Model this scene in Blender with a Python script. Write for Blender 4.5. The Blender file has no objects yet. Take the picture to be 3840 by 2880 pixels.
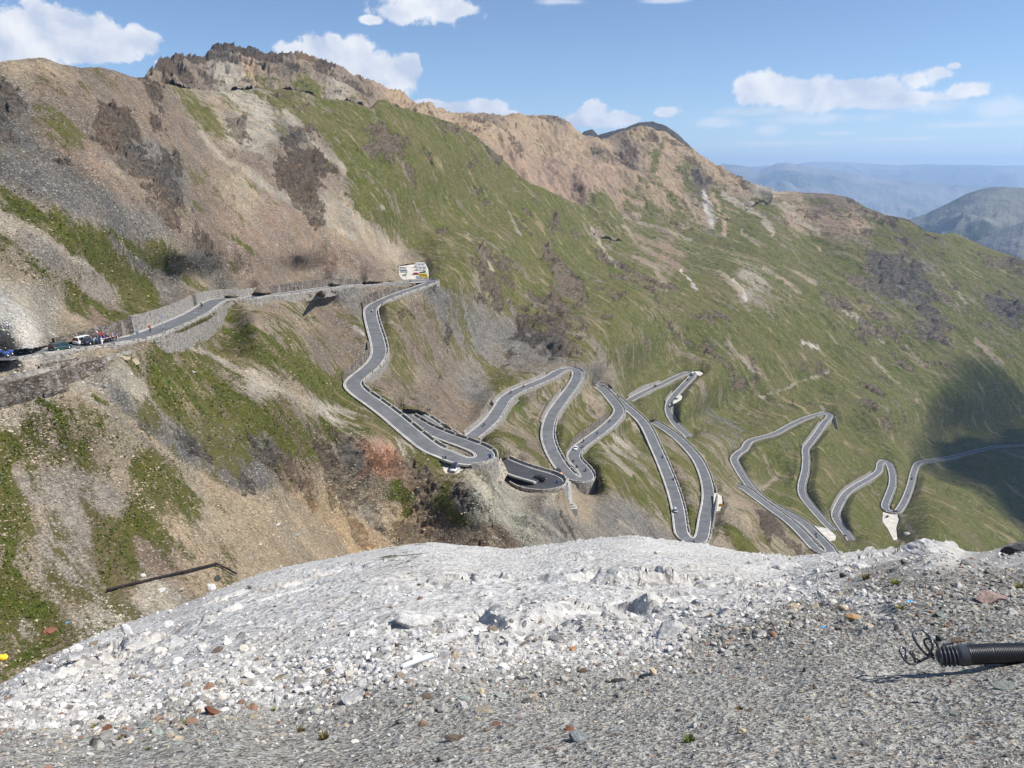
import bpy, bmesh, math, random
import numpy as np
from mathutils import Vector, Matrix
random.seed(7); RNG=np.random.RandomState(11)
SC=bpy.context.scene; COL=SC.collection
R_=math.radians
# ------------------------------------------------------------------ camera, sky, sun, exposure
FPX=2884.0; PITCH=R_(15.5)
cam_d=bpy.data.cameras.new('camera'); cam=bpy.data.objects.new('camera',cam_d); COL.objects.link(cam)
cam_d.sensor_width=36.0; cam_d.lens=36.0*FPX/3840.0; cam_d.clip_start=0.05; cam_d.clip_end=90000
cam.location=(0,0,0); cam.rotation_euler=(math.pi/2-PITCH,0,0)
SC.camera=cam
SUN_EL=R_(50); SUN_AZ=R_(96)            # azimuth clockwise from +Y (view direction)
world=bpy.data.worlds.new('World'); SC.world=world; world.use_nodes=True
wn=world.node_tree; bg=wn.nodes['Background']
sky=wn.nodes.new('ShaderNodeTexSky'); sky.sky_type='NISHITA'; sky.sun_disc=False
sky.sun_elevation=SUN_EL; sky.sun_rotation=SUN_AZ; sky.altitude=2700; sky.air_density=1.0; sky.dust_density=0.25; sky.ozone_density=4.0
wn.links.new(sky.outputs[0],bg.inputs[0]); bg.inputs[1].default_value=0.098
def add_clouds():
    """cumulus in the sky: soft blobs given by azimuth and elevation, broken up by noise"""
    N=wn.nodes; L=wn.links
    def nd(t,**k):
        n=N.new(t)
        for a,b in k.items(): setattr(n,a,b)
        return n
    def M(op,a,b=None,c=None,cl=False):
        n=nd('ShaderNodeMath',operation=op,use_clamp=cl)
        for i,v in enumerate((a,b,c)):
            if v is None: continue
            if isinstance(v,(int,float)): n.inputs[i].default_value=v
            else: L.new(v,n.inputs[i])
        return n.outputs[0]
    def MR(v,a,b,c,d,sm=True):
        n=nd('ShaderNodeMapRange',interpolation_type='SMOOTHSTEP' if sm else 'LINEAR'); L.new(v,n.inputs[0])
        for i,x in zip((1,2,3,4),(a,b,c,d)): n.inputs[i].default_value=x
        return n.outputs[0]
    tc=nd('ShaderNodeTexCoord').outputs['Generated']; sp=nd('ShaderNodeSeparateXYZ'); L.new(tc,sp.inputs[0])
    az=M('ARCTAN2',sp.outputs[0],sp.outputs[1]); el=M('ARCSINE',sp.outputs[2]); cb=nd('ShaderNodeCombineXYZ'); L.new(az,cb.inputs[0]); L.new(el,cb.inputs[1]); p=cb.outputs[0]
    def noise(v,sc,det,ro,off=(0,0,0),dist=0.):
        mp=nd('ShaderNodeMapping'); L.new(v,mp.inputs[0]); mp.inputs['Location'].default_value=off
        n=nd('ShaderNodeTexNoise'); L.new(mp.outputs[0],n.inputs['Vector']); n.inputs['Scale'].default_value=sc; n.inputs['Detail'].default_value=det; n.inputs['Roughness'].default_value=ro; n.inputs['Distortion'].default_value=dist; return n.outputs[0]
    def azel(u,v):
        x=(u*3840/2212.-1920)/FPX; y=-(v*3840/2212.-1440)/FPX; c,s=math.cos(PITCH),math.sin(PITCH); d=(x,c+y*s,-s+y*c); r=math.sqrt(sum(q*q for q in d)); return math.atan2(d[0],d[1]),math.asin(d[2]/r),r
    def field(bl):
        cur=None
        for u,v,a,b in bl:
            A,E,r=azel(u,v); kx=FPX*2212/3840/ a*math.cos(E)*.9; ky=FPX*2212/3840/b*.95
            m=nd('ShaderNodeVectorMath',operation='MULTIPLY_ADD'); L.new(p,m.inputs[0]); m.inputs[1].default_value=(kx,ky,0); m.inputs[2].default_value=(-A*kx,-E*ky,0)
            l=nd('ShaderNodeVectorMath',operation='LENGTH'); L.new(m.outputs[0],l.inputs[0]); v_=l.outputs['Value']
            cur=v_ if cur is None else M('SMOOTH_MIN',cur,v_,.25)
        return M('SUBTRACT',1.,cur)
    thick=[(10,92,70,52),(75,88,70,52),(115,62,55,45),(140,45,38,30),(175,80,50,45),(200,118,55,26),(250,112,45,28),(292,92,40,26),(235,88,30,25),(318,82,20,14),
      (930,8,100,34),(860,30,60,22),(980,20,60,20),(805,42,30,10),(640,108,38,20),(690,112,55,35),(745,118,50,35),(722,90,20,18),(800,145,60,30),(860,150,48,32),(835,180,55,30),(880,132,28,18),(352,137,16,8),
      (930,229,38,13),(985,233,45,13),(1045,232,45,18),(1075,246,40,10),(1238,264,28,14),(1290,238,34,22),(1310,256,55,22),(1352,258,36,12),(1446,243,26,13),
      (1635,200,42,34),(1685,196,52,34),(1742,202,52,32),(1800,196,42,28),(1850,190,50,24),(1915,186,50,26),(1975,172,42,22),(2028,158,34,16),(2062,143,20,8),(2092,190,36,17),(1900,212,110,16)]
    thin=[(1550,264,55,12),(1665,280,36,12),(1810,288,45,7),(1990,232,120,18),(2165,238,70,22),(2195,266,40,14),(1640,240,90,12),(1800,255,160,14),(2080,270,120,10),(1210,3,60,8),(1440,1,60,6),(1700,310,120,6),(1950,300,90,6)]
    n1=noise(p,24,10,.62,dist=.15); n0=noise(p,6,4,.5,(3,1,0))
    f1=field(thick); f2=field(thin)
    a1=MR(M('ADD',f1,M('MULTIPLY',M('SUBTRACT',M('ADD',M('MULTIPLY',n1,.85),M('MULTIPLY',n0,.15)),.5),3.0)),-.02,.34,0,1)
    n2=noise(p,14,8,.6,(5,2,0)); a2=M('MULTIPLY',MR(M('ADD',f2,M('MULTIPLY',M('SUBTRACT',n2,.5),2.6)),.0,.9,0,1),.55)
    # shading painted into the cloud colour: lumps paler towards the sun (right and above)
    ns=noise(p,17,5,.55,(-.012,-.014,0),.25); lit=M('ADD',.5,M('MULTIPLY',M('SUBTRACT',noise(p,17,5,.55,dist=.25),ns),3.2))
    lit=M('ADD',lit,M('MULTIPLY',M('SUBTRACT',.55,f1),.35),cl=True)
    mc=nd('ShaderNodeMix',data_type='RGBA'); L.new(MR(lit,-.2,1.0,0,1,False),mc.inputs[0]); mc.inputs[6].default_value=(.52,.60,.76,1); mc.inputs[7].default_value=(.93,.94,.96,1)
    bg2=nd('ShaderNodeBackground'); L.new(mc.outputs[2],bg2.inputs[0]); bg2.inputs[1].default_value=.78
    al=M('SUBTRACT',1.,M('MULTIPLY',M('SUBTRACT',1.,a1),M('SUBTRACT',1.,a2)))
    mx=nd('ShaderNodeMixShader'); L.new(al,mx.inputs[0]); L.new(bg.outputs[0],mx.inputs[1]); L.new(bg2.outputs[0],mx.inputs[2]); L.new(mx.outputs[0],N['World Output'].inputs[0])
add_clouds()
sl=bpy.data.lights.new('sun','SUN'); sl.energy=5.0; sl.angle=R_(0.5); sl.color=(1.0,0.955,0.89)
sun=bpy.data.objects.new('sun',sl); COL.objects.link(sun)
SUND=Vector((math.sin(SUN_AZ)*math.cos(SUN_EL),math.cos(SUN_AZ)*math.cos(SUN_EL),math.sin(SUN_EL)))
sun.rotation_euler=SUND.to_track_quat('Z','Y').to_euler()
SC.view_settings.view_transform='Standard'; SC.view_settings.look='None'; SC.view_settings.exposure=0.45; SC.view_settings.gamma=1.0
SC.cycles.max_bounces=6; SC.cycles.diffuse_bounces=2; SC.cycles.glossy_bounces=2; SC.cycles.volume_bounces=2; SC.cycles.transparent_max_bounces=6
SC.cycles.use_denoising=True
# ------------------------------------------------------------------ projection maths (source pixels 3840 x 2880)
CP,SP=math.cos(PITCH),math.sin(PITCH)
def ray(u,v):
    x=(np.asarray(u,float)-1920)/FPX; y=-(np.asarray(v,float)-1440)/FPX
    return x, CP+y*SP, -SP+y*CP            # world direction with unit camera depth
def proj(X,Y,Z):
    D=Y*CP-Z*SP; V=Y*SP+Z*CP
    return 1920+FPX*X/D, 1440-FPX*V/D, D
def depth_from_z(u,v,z):
    dx,dy,dz=ray(u,v); return z/dz
def depth_from_r(u,v,r):
    dx,dy,dz=ray(u,v); return r/np.hypot(dx,dy)
K=3840/2212.0                              # P coordinates (2212 wide view) -> source
def interp(xs,ys,x): return np.interp(x,xs,ys)
def smooth(a,b,x):
    t=np.clip((x-a)/(b-a),0,1); return t*t*(3-2*t)
# ------------------------------------------------------------------ numpy noise
_perm=RNG.permutation(256); _perm=np.concatenate([_perm,_perm,_perm]).astype(np.int32)
_g=RNG.normal(size=(256,3)); _g/=np.linalg.norm(_g,axis=1)[:,None]; _g=_g.astype(np.float32)
def perlin(x,y,z):
    x=np.asarray(x,np.float32);y=np.asarray(y,np.float32);z=np.asarray(z,np.float32)
    xi=np.floor(x).astype(np.int32);yi=np.floor(y).astype(np.int32);zi=np.floor(z).astype(np.int32)
    xf=x-xi;yf=y-yi;zf=z-zi; xi&=255;yi&=255;zi&=255
    u=xf*xf*xf*(xf*(xf*6-15)+10);v=yf*yf*yf*(yf*(yf*6-15)+10);w=zf*zf*zf*(zf*(zf*6-15)+10)
    def g(a,b,c):
        h=_perm[_perm[_perm[xi+a]+yi+b]+zi+c]; gg=_g[h]
        return gg[...,0]*(xf-a)+gg[...,1]*(yf-b)+gg[...,2]*(zf-c)
    L=lambda t,a,b:a+t*(b-a)
    return 1.5*L(w,L(v,L(u,g(0,0,0),g(1,0,0)),L(u,g(0,1,0),g(1,1,0))),L(v,L(u,g(0,0,1),g(1,0,1)),L(u,g(0,1,1),g(1,1,1))))
def fbm(x,y,z,o=4,lac=2.03,gain=0.5):
    s=0;a=1;t=0
    for i in range(o):
        s=s+a*perlin(x+17.3*i,y-9.1*i,z+4.7*i); t+=a; a*=gain; x=x*lac;y=y*lac;z=z*lac
    return s/t
def ridged(x,y,z,o=4,lac=2.1,gain=0.55):
    s=0;a=1;t=0
    for i in range(o):
        s=s+a*(1-2*np.abs(perlin(x+31.3*i,y-19.1*i,z+14.7*i))); t+=a; a*=gain; x=x*lac;y=y*lac;z=z*lac
    return s/t
# ------------------------------------------------------------------ object helpers
def tag(o,label=None,cat=None,group=None,kind=None):
    if label: o['label']=label
    if cat: o['category']=cat
    if group: o['group']=group
    if kind: o['kind']=kind
    return o
def empty(name,loc=(0,0,0),rz=0,label=None,cat=None,group=None):
    o=bpy.data.objects.new(name,None); COL.objects.link(o); o.location=loc; o.rotation_euler=(0,0,rz)
    return tag(o,label,cat,group)
def mesh_np(name,verts,quads=None,tris=None,mat=None,smooth_sh=True,parent=None,attrs=None):
    me=bpy.data.meshes.new(name)
    verts=np.ascontiguousarray(verts,np.float32)
    me.vertices.add(len(verts)); me.vertices.foreach_set('co',verts.ravel())
    nq=0 if quads is None else len(quads); nt=0 if tris is None else len(tris)
    idx=[];st=[]
    if nq: idx.append(np.asarray(quads,np.int32).ravel()); st.append(np.arange(nq)*4)
    if nt: idx.append(np.asarray(tris,np.int32).ravel()); st.append(nq*4+np.arange(nt)*3)
    idx=np.concatenate(idx); st=np.concatenate(st).astype(np.int32)
    me.loops.add(len(idx)); me.loops.foreach_set('vertex_index',idx)
    me.polygons.add(nq+nt); me.polygons.foreach_set('loop_start',st)
    if smooth_sh: me.polygons.foreach_set('use_smooth',np.ones(nq+nt,bool))
    else: me.polygons.foreach_set('use_smooth',np.zeros(nq+nt,bool))
    me.update(calc_edges=True)
    for k,a in (attrs or {}).items():
        a=np.asarray(a,np.float32)
        if a.ndim==1:
            at=me.attributes.new(k,'FLOAT','POINT'); at.data.foreach_set('value',a)
        else:
            if a.shape[1]==3: a=np.concatenate([a,np.ones((len(a),1),np.float32)],1)
            at=me.attributes.new(k,'FLOAT_COLOR','POINT'); at.data.foreach_set('color',np.ascontiguousarray(a).ravel())
    if mat: me.materials.append(mat)
    o=bpy.data.objects.new(name,me); COL.objects.link(o)
    if parent: o.parent=parent
    return o
def grid_quads(nr,nc):
    i=np.arange(nr*nc).reshape(nr,nc)
    return np.stack([i[:-1,:-1],i[:-1,1:],i[1:,1:],i[1:,:-1]],-1).reshape(-1,4)
# ------------------------------------------------------------------ node helpers
class NT:
    def __init__(s,name):
        s.m=bpy.data.materials.new(name); s.m.use_nodes=True; s.t=s.m.node_tree; s.t.nodes.clear()
        s.out=s.t.nodes.new('ShaderNodeOutputMaterial')
    def n(s,ty,**kw):
        nd=s.t.nodes.new(ty)
        for k,v in kw.items(): setattr(nd,k,v)
        return nd
    def l(s,a,b): s.t.links.new(a,b)
    def sock(s,inp,v):
        if hasattr(v,'is_linked') or isinstance(v,bpy.types.NodeSocket): s.l(v,inp)
        else:
            if isinstance(v,(tuple,list)) and len(v)==3 and inp.type=='RGBA': v=(*v,1)
            inp.default_value=v
    def attr(s,name): return s.n('ShaderNodeAttribute',attribute_name=name)
    def pos(s): return s.n('ShaderNodeNewGeometry').outputs['Position']
    def obj(s): return s.n('ShaderNodeTexCoord').outputs['Object']
    def mapping(s,v,scale=(1,1,1),rot=(0,0,0)):
        m=s.n('ShaderNodeMapping'); s.l(v,m.inputs[0]); m.inputs['Scale'].default_value=scale; m.inputs['Rotation'].default_value=rot; return m.outputs[0]
    def noise(s,v,scale,detail=3,rough=.55,dist=0):
        m=s.n('ShaderNodeTexNoise'); s.l(v,m.inputs['Vector']); m.inputs['Scale'].default_value=scale; m.inputs['Detail'].default_value=detail
        m.inputs['Roughness'].default_value=rough; m.inputs['Distortion'].default_value=dist; return m.outputs[0]
    def vor(s,v,scale,feat='F1',out='Distance'):
        m=s.n('ShaderNodeTexVoronoi',feature=feat); s.l(v,m.inputs['Vector']); m.inputs['Scale'].default_value=scale; return m.outputs[out]
    def math(s,op,a,b=None,c=None,clamp=False):
        m=s.n('ShaderNodeMath',operation=op,use_clamp=clamp); s.sock(m.inputs[0],a)
        if b is not None: s.sock(m.inputs[1],b)
        if c is not None: s.sock(m.inputs[2],c)
        return m.outputs[0]
    def mr(s,v,a,b,c=0.,d=1.,sm=True):
        m=s.n('ShaderNodeMapRange'); m.interpolation_type='SMOOTHSTEP' if sm else 'LINEAR'
        s.sock(m.inputs[0],v)
        for k,x in zip((1,2,3,4),(a,b,c,d)): s.sock(m.inputs[k],x)
        return m.outputs[0]
    def mix(s,f,a,b,mode='MIX'):
        m=s.n('ShaderNodeMix',data_type='RGBA',blend_type=mode); s.sock(m.inputs[0],f); s.sock(m.inputs[6],a); s.sock(m.inputs[7],b); return m.outputs[2]
    def sep(s,v):
        m=s.n('ShaderNodeSeparateColor'); s.l(v,m.inputs[0]); return m.outputs
    def bump(s,h,strength=.5,dist=1.0,nrm=None):
        m=s.n('ShaderNodeBump'); s.l(h,m.inputs['Height']); m.inputs['Strength'].default_value=strength; m.inputs['Distance'].default_value=dist
        if nrm is not None: s.l(nrm,m.inputs['Normal'])
        return m.outputs[0]
    def bsdf(s,col,rough=.9,metal=0.,normal=None,spec=.3,**kw):
        b=s.n('ShaderNodeBsdfPrincipled'); s.sock(b.inputs['Base Color'],col); s.sock(b.inputs['Roughness'],rough); b.inputs['Metallic'].default_value=metal
        b.inputs['Specular IOR Level'].default_value=spec
        if normal is not None: s.l(normal,b.inputs['Normal'])
        for k,v in kw.items(): s.sock(b.inputs[k],v)
        s.l(b.outputs[0],s.out.inputs[0]); return s.m
QL=0.8; QS=1.0
# ------------------------------------------------------------------ the pass road: one traced centre line per visible run
def reg(x0,y0,pts,s=1000/2212.0): return [(x0+a*s,y0+b*s) for a,b in pts]
def REG3(*p): return reg(1000,950,p)
def REG4(*p): return reg(1400,1350,p)
def REG5(*p): return reg(2200,1350,p)
def REG6(*p): return reg(2840,1400,p)
def REG1(*p): return reg(0,900,p)
# (name, points, z at start, z at end)
RUNS=[
('upper', REG1((-60,1000),(0,985),(120,960),(330,930),(620,890),(900,850),(1050,828),(1200,792),(1330,740),(1500,668),(1640,600),(1735,535),(1800,500),(1900,486),(2050,484))
   +REG3((-60,353),(50,346),(150,337),(300,314),(450,292),(600,273),(750,264),(900,256),(1050,245),(1180,234),(1270,227),(1350,224),(1385,228),(1375,238),(1320,258),
         (1250,285),(1100,335),(980,385),(900,422),(862,460),(865,520),(890,620),(920,720),(935,820),(900,900),(820,975),(740,1040),(712,1092),
         (770,1155),(900,1247),(1020,1337),(1150,1447),(1280,1553),(1400,1640))
   +REG4((585,770),(680,820),(780,842),(880,835),(938,800),(900,752),(780,700),(650,655),(530,608),(430,565),(340,512),(270,470),(250,446),(285,440),(340,450),(400,478),(470,528),(540,575),(600,612),(700,668),(800,730)),
   None),
('viaduct', REG4((1040,846),(1100,874),(1230,924),(1350,960),(1440,982),(1498,1006),(1490,1032),(1430,1048),(1350,1046),(1280,1022),(1220,980),(1160,920),(1110,882)), None),
('middle', REG4((740,678),(800,645),(900,570),(985,490),(1045,400),(1095,320),(1180,262),(1300,212),(1450,150),(1525,102),(1580,80),(1650,72),(1690,88),(1692,140),(1650,220),(1560,340),(1480,460),(1450,560),(1448,650),(1485,760),(1550,870),(1620,950),(1690,994),
    (1765,995),(1775,955),(1735,895),(1680,840),(1660,790),(1700,730),(1790,660),(1900,580),(1990,500),(2035,440),(2035,400),(1990,340),(1930,270),(1870,215),(1845,195)), None),
('steep', REG4((1840,165),(1860,183),(1920,232),(2000,300))+REG5((180,257),(290,352),(380,432),(455,502),(510,585),(562,700),(612,810),(662,930),(700,1030),(735,1140),(762,1250),(775,1350),(790,1440),(830,1490),(890,1510),(945,1490),(968,1420),(985,1300),(1008,1180),(1008,1080),(990,990),(958,900),(915,820),(850,740),(765,655),(690,597),(600,538),(490,478)), None),
('green', REG5((330,350),(360,330),(430,290),(520,245),(620,200),(720,150),(800,115),(855,106),(882,118),(862,150),(800,215),(740,280),(690,350),(680,420),(708,490),(750,545),(815,605),(885,668)), None),
('right', REG5((1235,1010),(1330,1078),(1430,1153),(1550,1243),(1655,1318),(1760,1412),(1850,1510),(1915,1580),(1985,1605),(2030,1590),(1985,1530),(1890,1435),(1820,1365),(1740,1312),(1620,1247),(1520,1192),(1440,1135),(1370,1065),(1305,980),(1250,890),(1222,825),(1250,778),(1305,740),(1325,705),(1360,668),(1450,640),(1560,610),(1680,545),(1800,488),(1900,455),(1965,440),(2010,448),(2008,480),(1970,520),(1910,610),(1850,690),(1815,740),(1820,830),(1810,930),(1785,1030),(1788,1110),(1830,1180),(1900,1262),(1980,1350),(2085,1450)), None),
('far', REG6((805,1410),(740,1330),(680,1250),(647,1180),(672,1100),(732,1000),(822,930),(930,870),(1005,810),(1018,750),(1050,727),(1088,748),(1118,830),(1120,920),(1085,1020),(1058,1100),(1085,1140),(1150,1152),(1185,1120),(1230,1040),(1270,930),(1300,810),(1335,745),(1430,722),(1560,703),(1700,673),(1860,633),(2000,606),(2212,592),(2290,586)), None),
]
# heights: (run, index of point, z)
ZA={'upper':{0:-29.5,11:-40,22:-56.2,27:-57.6,32:-61.2,35:-66,42:-73.5,53:-82,61:-88,-1:-92.5},
 'viaduct':{0:-93,5:-95,-1:-98},
 'middle':{0:-100.5,11:-114,22:-127,-1:-141},
 'steep':{0:-142.5,16:-160,-1:-178},
 'green':{0:-184,8:-196,-1:-211},
 'right':{0:-216,9:-229,20:-242,31:-256,-1:-278},
 'far':{0:-283,10:-301,16:-312,-1:-348}}
HW=3.05
class Run: pass
def resample(P,step):
    P=np.asarray(P,float)
    # catmull-rom densify in image then world
    out=[]
    n=len(P)
    for i in range(n-1):
        p0=P[max(i-1,0)];p1=P[i];p2=P[i+1];p3=P[min(i+2,n-1)]
        for t in np.linspace(0,1,8,endpoint=False):
            out.append((i+t,)+tuple(0.5*((2*p1)+(-p0+p2)*t+(2*p0-5*p1+4*p2-p3)*t*t+(-p0+3*p1-3*p2+p3)*t**3)))
    out.append((n-1,)+tuple(P[-1]))
    return np.array(out)
def build_run(name,pts):
    r=Run(); r.name=name
    D=resample(pts,0); idx=D[:,0]; uv=D[:,1:]
    n=len(pts); anch=sorted([(k if k>=0 else n+k,z) for k,z in ZA[name].items()])
    ai=np.array([a for a,_ in anch],float); az=np.array([z for _,z in anch],float)
    z=np.interp(idx,ai,az)
    for it in range(12):
        dp=depth_from_z(uv[:,0],uv[:,1],z); dx,dy,dz=ray(uv[:,0],uv[:,1]); X=dx*dp;Y=dy*dp
        s=np.concatenate([[0],np.cumsum(np.hypot(np.diff(X),np.diff(Y)))])
        sa=np.interp(ai,idx,s); z=0.5*z+0.5*np.interp(s,sa,az)
    S=np.arange(0,s[-1],1.5)
    X=np.interp(S,s,X);Y=np.interp(S,s,Y);Z=np.interp(S,s,z)
    k=np.array([1,2,3,2,1.]);k/=k.sum()
    for _ in range(2):
        for A in (X,Y,Z):
            A[2:-2]=np.convolve(A,k,'valid')
    r.P=np.stack([X,Y,Z],1)
    T=np.gradient(r.P[:,:2],axis=0); T/=np.linalg.norm(T,axis=1)[:,None]; r.T=T
    r.N=np.stack([-T[:,1],T[:,0]],1)     # left side normal
    ang=np.unwrap(np.arctan2(T[:,1],T[:,0])); r.k=np.convolve(np.gradient(ang)/1.5,np.ones(5)/5,'same')
    r.anchor_z=anch
    return r
ROADS={n:build_run(n,p) for n,p,_ in RUNS}
BURY={'upper':(0,1),'viaduct':(0,0),'middle':(1,1),'steep':(1,1),'green':(1,1),'right':(1,1),'far':(1,0)}
for _n,_r in ROADS.items():      # the ends run under the brow of the slope that hides them
    k=8; dz=2.4*(1-np.arange(k)/k)**1.5
    if BURY[_n][0]: _r.P[:k,2]-=dz
    if BURY[_n][1]: _r.P[-k:,2]-=dz[::-1]
    _r.trim=slice(6 if BURY[_n][0] else 0,len(_r.P)-6 if BURY[_n][1] else len(_r.P))
def edge(r,off):
    """offset curve, left positive; collapses folds on tight inner bends"""
    E=r.P.copy(); E[:,:2]+=r.N*off
    d=np.gradient(E[:,:2],axis=0); bad=(d*r.T).sum(1)<0.25
    if bad.any():
        i=0;n=len(E)
        while i<n:
            if bad[i]:
                j=i
                while j<n and bad[j]: j+=1
                a=max(i-1,0);b=min(j,n-1); c=E[a:b+1].mean(0); zz=r.P[a:b+1,2]
                E[a:b+1]=c; E[a:b+1,2]=zz.mean(); i=j
            else: i+=1
    return E
if 0:
    for n,r in ROADS.items():
        L=1.5*len(r.P); print(n,'len',round(L),'grade%',round(100*(r.P[0,2]-r.P[-1,2])/L,1))
LAMR=3e-5
# ------------------------------------------------------------------ terrain depth: thin-plate splines of inverse depth through known points
S3P=[(300,180),(312,172),(350,142),(375,130),(400,124),(432,130),(460,108),(495,106),(540,110),(556,116),(600,118),(650,120),(720,150),(800,186),(870,212),(900,228),(950,240),(1000,252),(1050,252),(1100,253),(1150,252),(1190,251),(1225,270),
     (1260,296),(1300,303),(1330,292),(1365,279),(1400,275),(1440,289),(1480,318),(1520,345),(1560,370),(1600,390),(1640,410),(1665,415),(1700,414),(1760,418),(1800,420),(1835,427),(1870,450),(1910,465),(1960,474),(2000,500),(2030,508),(2060,504),(2130,535),(2212,562),(2400,640)]
S2P=[(-400,170),(-150,150),(-50,140),(0,135),(60,128),(95,127),(130,140),(175,150),(215,148),(250,157),(290,168),(315,173),(350,180),(400,192),(480,200),(530,196),(560,194),(610,193),(650,200),(700,216),(745,220),(800,236),(815,220),(830,218),(860,234),(900,246),(950,258),(990,272),(1030,300),(1060,325),(1090,350),(1120,380),(1145,398),(1180,412),(1205,424),(1228,436)]+[(1280,454),(1340,466),(1400,462),(1460,446),(1520,430),(1560,418),(1600,408)]+[p for p in S3P if p[0]>1630]
S1P=[(-500,1800),(-200,1620),(0,1492),(60,1455),(130,1415),(200,1382),(300,1340),(380,1315),(450,1285),(520,1255),(600,1232),(700,1212),(800,1190),(870,1180),(930,1172),(1000,1178),(1060,1182),(1100,1186),(1180,1178),(1250,1168),(1310,1162),(1370,1159),(1430,1166),(1480,1172),(1540,1182),(1600,1194),(1700,1200),(1760,1199),(1830,1197),(1880,1188),(1950,1184),(1990,1174),(2030,1170),(2060,1172),(2085,1194),(2120,1194),(2160,1184),(2200,1168),(2212,1165),(2400,1120),(2600,1090)]
# (P u, P v, horizontal range m)
CA=[(-300,150,290),(0,135,325),(150,148,350),(310,172,430),(400,193,500),(550,200,590),(640,197,640),(700,217,680),(820,222,750),(860,234,780),(950,260,850),(1030,302,890),(1090,352,920),(1140,396,945),(1180,412,965),(1226,436,1000),
 (0,400,224),(0,620,172),(-300,400,210),(-300,800,142),(0,700,152),(100,560,188),(200,500,220),(800,450,500),(450,480,335),(400,560,276),(450,380,392),(450,290,446),(550,560,338),(550,480,374),(550,380,417),(550,290,488),(650,560,382),(650,480,420),(650,380,468),(650,290,530),(750,560,424),(750,480,465),(750,380,530),(750,290,602),
 (1000,500,680),(1250,600,820),(1200,740,510),(1350,760,640),
 (1640,412,1420),(1830,426,1420),(1960,476,1420),(2212,564,1480),(2400,640,1480),
 (1260,430,1120),(1400,480,1180),(1500,530,1150),(1640,570,1130),(1700,650,1060),(1340,466,1170),(1460,446,1265),(1530,430,1330),(1600,480,1280),(1750,530,1290),(1900,620,1230),(2100,720,1250),(2212,760,1290),(1500,690,880),(1700,800,920),(1900,850,1010),(2400,900,1330),(2212,880,1215),(2080,870,1120),
 # low left: terrace walls, scree bowl, gully, outcrop
 (-300,900,125),(0,865,139),(120,820,141),(250,785,148),(0,960,131),(0,1200,112),(0,1430,95),(-300,1300,85),(-300,1600,65),(0,1600,78),(240,1282,108),(500,1252,120),(300,1000,134),(450,1050,143),(560,1100,147),(350,900,146),(300,830,150),(700,1210,148),(700,1300,130),(430,1400,100),(200,1500,85),
 (520,880,168),(600,850,185),(800,930,205),(860,950,213),(640,1010,168),(760,1110,182),(780,1180,174),(950,1180,184),(940,1000,208),(880,1010,203),(1100,1180,184),(1100,1300,150),(1250,1180,205),(1250,1350,160),(1400,1165,298),(1400,1350,235),
 (500,770,205),(650,850,196),(550,690,232),(650,760,240),(690,640,290),
 (1060,1060,197),(1170,1075,205),(1215,1108,214),
 (1700,1198,388),(1850,1195,500),(1700,1350,340),(1990,1180,640),(1990,1400,520),(2100,1180,745),(2212,1170,860),(2400,1200,950),(2212,1400,720),
 (2000,1100,770),(2100,1100,860),(2212,1100,975),(2212,1020,1060),(2400,1000,1150),
 (1640,1100,445),
 (1900,900,930)]
CB=[(250,175,560),(310,174,640),(310,230,560),(350,142,850),(460,108,980),(540,110,1000),(650,120,1040),(720,150,1090),(860,210,1160),(1000,252,1240),(1150,252,1330),(1225,268,1350),(1260,298,1352),
 (400,240,620),(500,200,760),(600,200,800),(740,220,860),(900,250,980),(1030,300,1060),(1100,340,1100),(1190,410,1130),(1226,436,1140),(1260,430,1125),(1150,330,1220),(1300,380,1262),(1300,480,1100),(1400,277,1500),(1500,332,1490),(1640,412,1428),(1340,466,1178),(1460,446,1275),(1530,430,1340),(1400,490,1190),(1500,530,1180),(1600,480,1300),(1640,560,1180),(1700,414,1430),(1330,300,1420),(900,340,880),(600,300,640)]
def tps_fit(pts):
    u=pts[:,0]/1000.;v=pts[:,1]/1000.;w=pts[:,2]*1000.
    n=len(u); d2=(u[:,None]-u)**2+(v[:,None]-v)**2
    Kk=0.5*d2*np.log(d2+1e-12); Kk[np.diag_indices(n)]+=pts[:,3]
    A=np.zeros((n+3,n+3)); A[:n,:n]=Kk; A[:n,n]=1;A[:n,n+1]=u;A[:n,n+2]=v; A[n:,:n]=A[:n,n:].T
    b=np.zeros(n+3); b[:n]=w
    return u,v,np.linalg.solve(A,b)
GU=np.arange(-840.,4300.,9.); GV=np.arange(120.,3300.,9.)
def tps_eval(f):
    """evaluate on a coarse image grid once; returns a sampler"""
    u,v,c=f; n=len(u); U,V=np.meshgrid(GU/1000.,GV/1000.); out=np.empty(U.size); Uf=U.ravel();Vf=V.ravel()
    for i in range(0,U.size,8000):
        a=Uf[i:i+8000,None]-u; b=Vf[i:i+8000,None]-v; d2=a*a+b*b+1e-12
        out[i:i+8000]=(0.5*d2*np.log(d2))@c[:n]
    G=((out+c[n]+c[n+1]*Uf+c[n+2]*Vf)/1000.).reshape(U.shape)
    def cub(t): return (-0.5*t+t*t-0.5*t**3, 1-2.5*t*t+1.5*t**3, 0.5*t+2*t*t-1.5*t**3, -0.5*t*t+0.5*t**3)
    def ev(U,V):
        x=np.clip((U-GU[0])/9.,1,len(GU)-3.001);y=np.clip((V-GV[0])/9.,1,len(GV)-3.001); xi=x.astype(int);yi=y.astype(int)
        cx=cub(x-xi);cy=cub(y-yi); s=0
        for j in range(4):
            for i in range(4): s=s+G[yi+j-1,xi+i-1]*cy[j]*cx[i]
        return s
    return ev
def ctrl_points(C,lam=2e-6):
    a=np.array(C,float); u=a[:,0]*K; v=a[:,1]*K; D=depth_from_r(u,v,a[:,2])
    return np.stack([u,v,1/D,np.full(len(u),lam)],1)
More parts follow.
